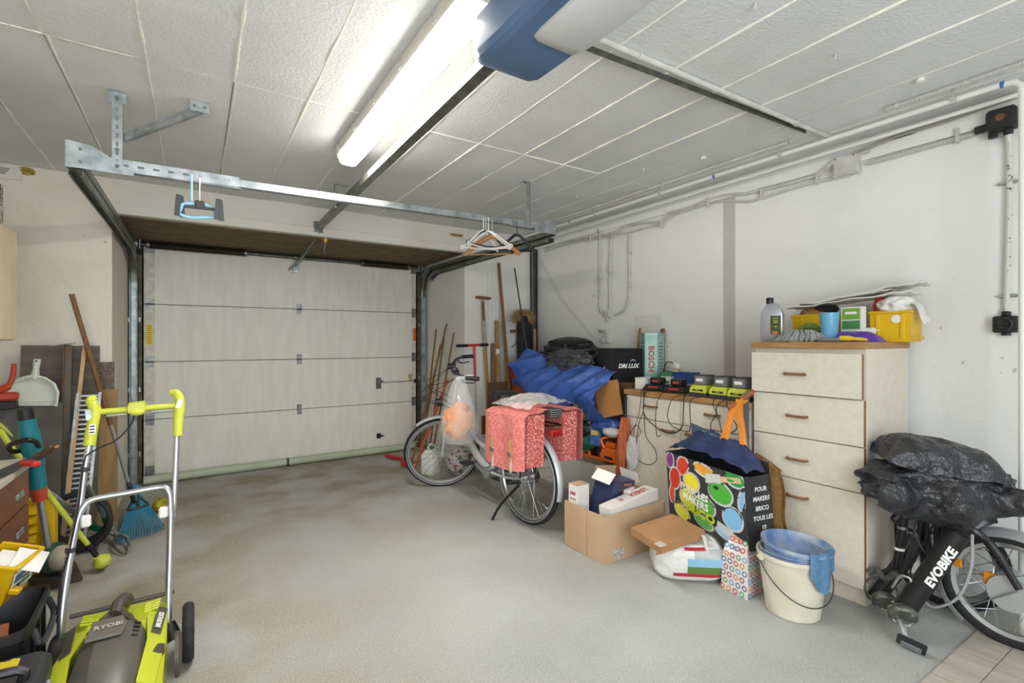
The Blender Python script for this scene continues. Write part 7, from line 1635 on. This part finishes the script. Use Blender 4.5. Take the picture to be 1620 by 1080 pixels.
for (t0, t1) in ((.12, .36), (.66, .92)): MB().tube([a.lerp(b_, t0)+Vector((0, -.012, -.018)), a.lerp(b_, t1)+Vector((0, -.012, -.018))], .006, 8).build('bail_bar', M_galv, mw)
MB().bar(onY(141, 664, YH-.022), onY(139, 648, YH-.022), .010, .018).build('lever', M_galv, mw); MB().bar(onY(281, 645, YH-.022), onY(286, 632, YH-.022), .010, .018).build('lever', M_galv, mw)
MB().tube([c_+Vector((-.01, 0, -.025)), onY(208, 670, 2.62), onY(185, 695, 2.60), onY(150, 712, 2.58), onY(133, 730, 2.57), onY(124, 800, 2.50), onY(110, 870, 2.47), onY(96, 920, 2.44), onY(90, 985, 2.42)], .0035, 6, smooth=5).build('control_cable', M_wirebk, mw)
m4 = Matrix.Translation(onY(146, 679, 2.597)) @ Matrix.Rotation(-R(8), 4, 'Z') @ Matrix.Rotation(R(80), 4, 'X')
MB().box((0, 0, 0), (.022, .04, .004), m4, .001).build('warning_label', M_print, mw); 
for i in range(3): MB().box((0, -.012+.012*i, .0025), (.016, .005, .001), m4).build('warning_mark', M_black, mw)
for p in (onY(135, 742, 2.565), onY(111, 870, 2.485)): MB().cyl(p-Vector((0, 0, .008)), p+Vector((0, 0, .008)), .0155, seg=12).build('cable_clip', M_dgrey, mw)
for p in (onY(136, 824, 2.50), onY(258, 810, 2.50)): MB().box(p, (.03, .025, .045), TR((0, 0, 0)), .006).build('clamp', M_white, mw)
# ================================================================ FOLDED E-BIKE UNDER A BLACK BAG
M_bkf = mat('satin_black_frame', '#1a1b1d', .35); M_silv = mat('silver_mudguard', '#bfc3c6', .35, .5)
eb = thing('folding_bicycle', 'folded black electric bicycle with white frame lettering by the right wall', 'bicycle', (2.85, .75, 0))
RZf = R(92); W1 = Vector((2.955, .585, .245)); RB = .245
mF_ = Matrix.Translation(W1) @ Matrix.Rotation(R(92), 4, 'Z')
wheel(eb, 'front_wheel', WM[eb.name].inverted() @ mF_, RB, 24, .024, .03, .055, .09, stripe=False)
W2 = Vector((3.13, .86, .245)); mR_ = Matrix.Translation(W2) @ Matrix.Rotation(R(88), 4, 'Z')
wheel(eb, 'rear_wheel', WM[eb.name].inverted() @ mR_, RB, 24, .024, .03, .05, .09, stripe=False)
def guard2(mx, R0, a0, a1, w_, m, name):
    def f(u, v):
        a = R(a0+(a1-a0)*u); t = (v-.5)*2; r_ = R0-.034*t*t; return mx @ Vector((r_*math.cos(a), t*w_/2, r_*math.sin(a)))
    return MB().grid(f, 28, 6, .002).build(name, m, eb, angle=50)
guard2(mF_, RB+.022, -50, 100, .085, M_silv, 'front_mudguard'); guard2(mR_, RB+.022, -40, 130, .065, M_silv, 'rear_mudguard')
# fork leg on the camera side
fkx = W1.x-.07
MB().tube([onX(1505, 832, 2.82), onX(1535, 838, fkx), onX(1570, 865, fkx), onX(1612, 932, fkx)], [.026, .024, .018, .014], 10, smooth=4).build('fork_leg', M_bkf, eb)
MB().tube([onX(1512, 835, 2.98), onX(1545, 842, W1.x+.07), Vector((W1.x+.07, W1.y, W1.z))], [.02, .018, .014], 10, smooth=4).build('fork_leg', M_bkf, eb)
MB().tube([onX(1500, 862, 2.80), onX(1506, 800, 2.80)], .028, 14).build('head_tube', M_bkf, eb)
MB().tube([onX(1532, 842, 2.88), onX(1555, 825, 2.92), onX(1575, 822, 2.95)], [.018, .022, .016], 8, smooth=3).build('brake_arch', M_bkf, eb)
# main tube with lettering
q0, q1 = onX(1432, 962, 2.66), onX(1516, 842, 2.74)
mt_ = MB().tube([q0, q0.lerp(q1, .5), q1], [.042, .041, .044], 16).build('main_tube', M_bkf, eb)
dm = (q1-q0).normalized(); nm = Vector((-.80, -.60, 0)); nm = (nm-dm*nm.dot(dm)).normalized(); um_ = nm.cross(dm)
m4 = Matrix((dm, um_, nm)).transposed().to_4x4(); m4.translation = q0.lerp(q1, .60)+nm*.0425
MB().text('EVOBIKE', .05, m4, .0006, bold=.0022, sx=1.0, shear=.25).build('lettering', M_print, mt_, angle=0)
MB().tube([onX(1385, 945, 2.80), onX(1435, 880, 2.88), onX(1450, 850, 2.92)], .036, 14).build('rear_frame_tube', M_bkf, eb)
MB().tube([onX(1470, 935, 2.9), onX(1505, 880, 2.95)], .014, 10).build('chain_stay', M_bkf, eb); MB().tube([onX(1460, 820, 2.95), onX(1468, 900, 2.98)], .026, 12).build('seat_tube', M_bkf, eb)
# fold hinges
for c, s_ in ((onX(1398, 950, 2.74), 1.), (onX(1428, 972, 2.62), 1.1)):
    mb = MB().lathe([(.045*s_, -.018), (.05*s_, -.01), (.05*s_, .01), (.045*s_, .018)], TR(c, 0, 62, 35), 22); mb.build('fold_hinge', M_dsteel, eb)
    MB().torus(c, (-.8, -.6, .1), .04*s_, .006, 26, 6).build('hinge_ring', M_chrome, eb)
    for i in range(5): a = i*1.257; MB().ball(c+Vector((-.02, -.015, 0))+Vector((-.3*math.cos(a)*.03, .03*math.cos(a), .03*math.sin(a))), .007, None, 1).build('hinge_bolt', M_chrome, eb)
MB().tube([onX(1412, 930, 2.66), onX(1424, 912, 2.66), onX(1440, 915, 2.66), onX(1443, 935, 2.66), onX(1434, 950, 2.64)], .007, 8, smooth=4).build('hinge_lever', M_chrome, eb)
MB().tube([onX(1375, 905, 2.78), onX(1388, 900, 2.78), onX(1400, 915, 2.76), onX(1420, 905, 2.76)], .014, 8, smooth=4).build('clamp_arm', M_dsteel, eb)
MB().torus(onX(1394, 935, 2.80), (-.9, -.45, 0), .065, .005, 30, 6).build('chain_ring', M_dsteel, eb)
# crank and pedal
cp = onX(1425, 985, 2.60); pp = onX(1442, 1022, 2.55)
MB().tube([onX(1410, 960, 2.66), cp, onX(1432, 1008, 2.57)], [.016, .013, .012], 8).build('crank_arm', M_alu, eb)
pd = MB().box((0, 0, 0), (.055, .10, .024), TR((pp.x, pp.y, max(pp.z, .035)), 15, 50, 25), .004).build('pedal', M_black, eb)
for k in (-1, 1): MB().box((0, .0, k*.014), (.04, .07, .004), TR((pp.x, pp.y, max(pp.z, .035)), 15, 50, 25), .001).build('pedal_plate', M_galv, pd)
# seat post with clamps
s0, s1 = onX(1418, 905, 2.80), onX(1434, 790, 2.80)
MB().tube([s0, s1], .019, 14).build('seat_post', M_bkf, eb)
for t_ in (.33, .62): p = s0.lerp(s1, t_); MB().cyl(p-Vector((0, 0, .006)), p+Vector((0, 0, .006)), .0205, seg=14).build('post_mark', M_print if t_ < .5 else M_galv, eb)
s2 = onX(1484, 800, 2.84); MB().tube([s2, onX(1486, 872, 2.86)], .02, 14).build('stem_post', M_bkf, eb)
# carrier frame, brake lever, cables
MB().tube([onX(1418, 812, 2.95), onX(1412, 822, 2.95), onX(1440, 838, 2.95), onX(1500, 842, 2.95), onX(1512, 822, 2.95)], .008, 8, smooth=4).build('carrier', M_bkf, eb); MB().bar(onX(1432, 812, 2.92), onX(1508, 815, 2.92), .05, .012).build('carrier_plate', M_galv, eb)
MB().tube([onX(1535, 815, 2.80), onX(1553, 812, 2.80), onX(1540, 832, 2.78)], .007, 8, smooth=3).build('brake_lever', M_dgrey, eb)
for k, pts in enumerate(([(1450, 815), (1440, 870), (1430, 900), (1412, 930)], [(1458, 815), (1452, 870), (1440, 905), (1450, 930)], [(1480, 815), (1462, 880), (1475, 910), (1510, 880), (1505, 830)], [(1440, 815), (1455, 860), (1480, 890), (1500, 850)], [(1538, 845), (1536, 900), (1515, 945), (1480, 960), (1460, 950)])):
    MB().tube([onX(px, py, 2.72+.03*(k % 3)) for px, py in pts], .0035 if k < 4 else .006, 6, smooth=5).build('cable', M_wirebk if k < 4 else M_silv, eb)
MB().box(onX(1455, 885, 2.98), (.02, .11, .16), None, .008).build('battery', M_white, eb)
MB().box(onX(1392, 908, 2.98), (.05, .06, .07), None, .008).build('controller', M_dgrey, eb)
MB().box(onX(1566, 915, W1.x-.03), (.012, .045, .055), TR((0, 0, 0)), .004).build('reflector', mat('amber_reflector', '#e08a1e', .3), eb); MB().box(onX(1515, 890, 2.84), (.012, .03, .035), None, .004).build('reflector', mat('amber_reflector'), eb)
MB().cyl(Vector((W1.x-.05, W1.y, W1.z)), Vector((W1.x+.05, W1.y, W1.z)), .075, seg=28).build('hub_motor', M_silv, eb)
MB().tube([onX(1512, 945, 2.88), onX(1535, 958, 2.9), onX(1610, 935, fkx)], .003, 6).build('mudguard_stay', M_galv, eb)
# ---------------- black plastic bag over it
M_pbag = mat('black_bin_bag', '#2a2b2e', .25, col2='#37383c', scale=9, bump=1., bscale=15, bdist=.035)
pbg = thing('black_plastic_bag', 'black crumpled plastic bag draped over the folded bicycle', 'plastic bag', (2.95, .85, .52))
MP = TR((2.855, .825, 0), 0, 0, 36)                 # bag's long axis runs slantwise past the cabinet corner
def pb1(n): return .92+.30*crump(n*1.3+Vector((1.3, .2, .9)), 1.2)
mb = MB(); mb.ball(Vector((0, 0, 0)), (.16, .27, .12), None, 5, pb1)
bmesh.ops.transform(mb.bm, matrix=MP @ Matrix.Translation((0, 0, .655)), verts=mb.bm.verts[:])
mb.build('lower_fold', M_pbag, pbg, angle=75)
def pb2(u, v):
    y = .20-.42*u; x = -.15+.31*v; h_ = (1-(2*u-1)**4)*(1-(2*v-1)**4); q = Vector((x, y, .735+.135*h_**.5-.03*u)); n_ = crump(q+Vector((4, 0, 0)), 6.5)
    return MP @ (q+Vector((-.018*n_, .02*n_, .026*n_+.05*max(0, .5-u))))
MB().grid(pb2, 60, 40, .003).build('upper_fold', M_pbag, pbg, angle=75)
def pb3(u, v):
    y = .25-.52*u; q = Vector((-.13-.05*math.sin(PI*v)-.03*math.sin(u*14), y, .70-(.10+.09*math.sin(PI*(u*.9+.1)))*v)); n_ = crump(q+Vector((7, 0, 0)), 7); return MP @ (q+Vector((-.03*n_, .02*n_, .02*n_)))
MB().grid(pb3, 60, 24, .003).build('hanging_skirt', M_pbag, pbg, angle=75)
# ================================================================ CLOTHES HANGERS ON THE CROSSBAR
def hook(mb, p, h_, r=.003, rad=.022, ang=90):
    m = TR(p, 0, 0, ang); P = [m @ Vector((0, 0, -h_)), m @ Vector((0, 0, -rad*.6))]
    P += [m @ Vector((rad-rad*math.cos(R(a)), 0, rad*math.sin(R(a)))) for a in range(0, 221, 20)]
    return mb.tube(P, r, 6)
def hanger(lab, top, half, drop_, ang, m, r=.006, wood=False, hk=.085, group=None):
    t = thing('clothes_hanger', lab, 'hanger', top, 0, group); d = Vector((math.cos(R(ang)), math.sin(R(ang)), 0))
    hook(MB(), top, hk, .003, .020, 90).build('hook', M_chrome if wood else m, t)
    a = top+Vector((0, 0, -hk)); L1_, R1_ = a-d*half+Vector((0, 0, -drop_)), a+d*half+Vector((0, 0, -drop_))
    if wood:
        MB().tube([L1_, a.lerp(L1_, .5)+Vector((0, 0, .015)), a, a.lerp(R1_, .5)+Vector((0, 0, .015)), R1_], [.014, .016, .018, .016, .014], 8, smooth=4).build('shoulder_bar', m, t); MB().tube([L1_, R1_], .005, 8).build('trouser_bar', m, t)
    else:
        MB().tube([L1_, a.lerp(L1_, .5)+Vector((0, 0, .008)), a, a.lerp(R1_, .5)+Vector((0, 0, .008)), R1_], r, 8, smooth=4).build('shoulder_bar', m, t); MB().tube([L1_+Vector((0, 0, .0)), L1_.lerp(R1_, .5)+Vector((0, 0, -.012)), R1_], r*.85, 8, smooth=3).build('lower_bar', m, t)
        for e in (L1_, R1_): MB().torus(e, d.cross(Vector((0, 0, 1))), .012, .004, 16, 6).build('end_loop', m, t)
    return t
M_wh = mat('white_hanger_plastic', '#e6e6e4', .35); M_hw = mat('varnished_hanger_wood', '#b9834a', .4, col2='#a5713a', scale=8)
yb = YC-.004
def bartop(px): p = onY(px, 352, yb); zc = zl+(zr-zl)*(p.x+.36)/2.72; return Vector((p.x, yb-.008, zc+.012))
g = 'coat hangers on the crossbar'
hanger('white plastic hanger at the front of the bunch on the crossbar', bartop(764), .165, .115, 22, M_wh, .006, group=g)
hanger('second white plastic hanger turned more edge-on', bartop(768), .17, .12, -28, M_wh, .006, group=g)
hanger('third white plastic hanger behind the first two', bartop(772), .165, .115, -48, M_wh, .006, group=g)
hanger('black plastic hanger among the white ones', bartop(766)+Vector((.012, 0, 0)), .16, .10, 6, M_dgrey, .006, group=g)
hanger('varnished wooden hanger hanging low behind the white ones', bartop(778), .20, .13, -35, M_hw, wood=True, hk=.12, group=g)
t = hanger('thick black hanger hanging alone beside the wooden one', bartop(817), .13, .11, -20, M_black, .011, hk=.085, group=g)
# black trouser hanger with clips, small blue hanger
tp = bartop(316)
bh = thing('clip_hanger', 'black trouser hanger with two end clips near the slotted bracket', 'hanger', tp)
hook(MB(), tp, .13, .002, .018, 90).build('hook', M_chrome, bh)
c = tp+Vector((0, 0, -.14)); d = Vector((.99, -.12, 0)); MB().bar(c-d*.085+Vector((0, 0, -.02)), c+d*.085+Vector((0, 0, -.02)), .012, .014).build('bar', M_dgrey, bh); MB().box(c+Vector((0, 0, -.005)), (.045, .014, .045), None, .006).build('hook_block', mat('brown_black_plastic', '#3a2f29', .5), bh)
for s_ in (-1, 1):
    for k in (-1, 1): MB().bar(c+d*s_*.088+Vector((.004*k, .010*k, .035)), c+d*s_*.088+Vector((.012*k, .012*k, -.075)), .007, .024, (1, 0, 0)).build('clip_jaw', M_dgrey, bh)
M_bh = mat('pale_blue_hanger', '#8fc3e0', .35)
tp = bartop(303); kh = thing('child_hanger', 'pale blue plastic child hanger behind the black clip hanger', 'hanger', tp)
tp = tp+Vector((0, .0, 0))
hook(MB(), tp, .13, .006, .020, 90).build('hook', M_bh, kh)
c = tp+Vector((.01, .01, -.14)); MB().tube([c+Vector((-.07, 0, -.06)), c+Vector((-.045, 0, -.01)), c, c+Vector((.04, 0, .004)), c+Vector((.09, 0, -.02)), c+Vector((.10, 0, -.06))], .010, 8, smooth=4).build('shoulder_bar', M_bh, kh); MB().tube([c+Vector((-.07, 0, -.06)), c+Vector((-.02, 0, -.075)), c+Vector((.05, 0, -.065)), c+Vector((.10, 0, -.06))], .008, 8, smooth=4).build('lower_bar', M_bh, kh)
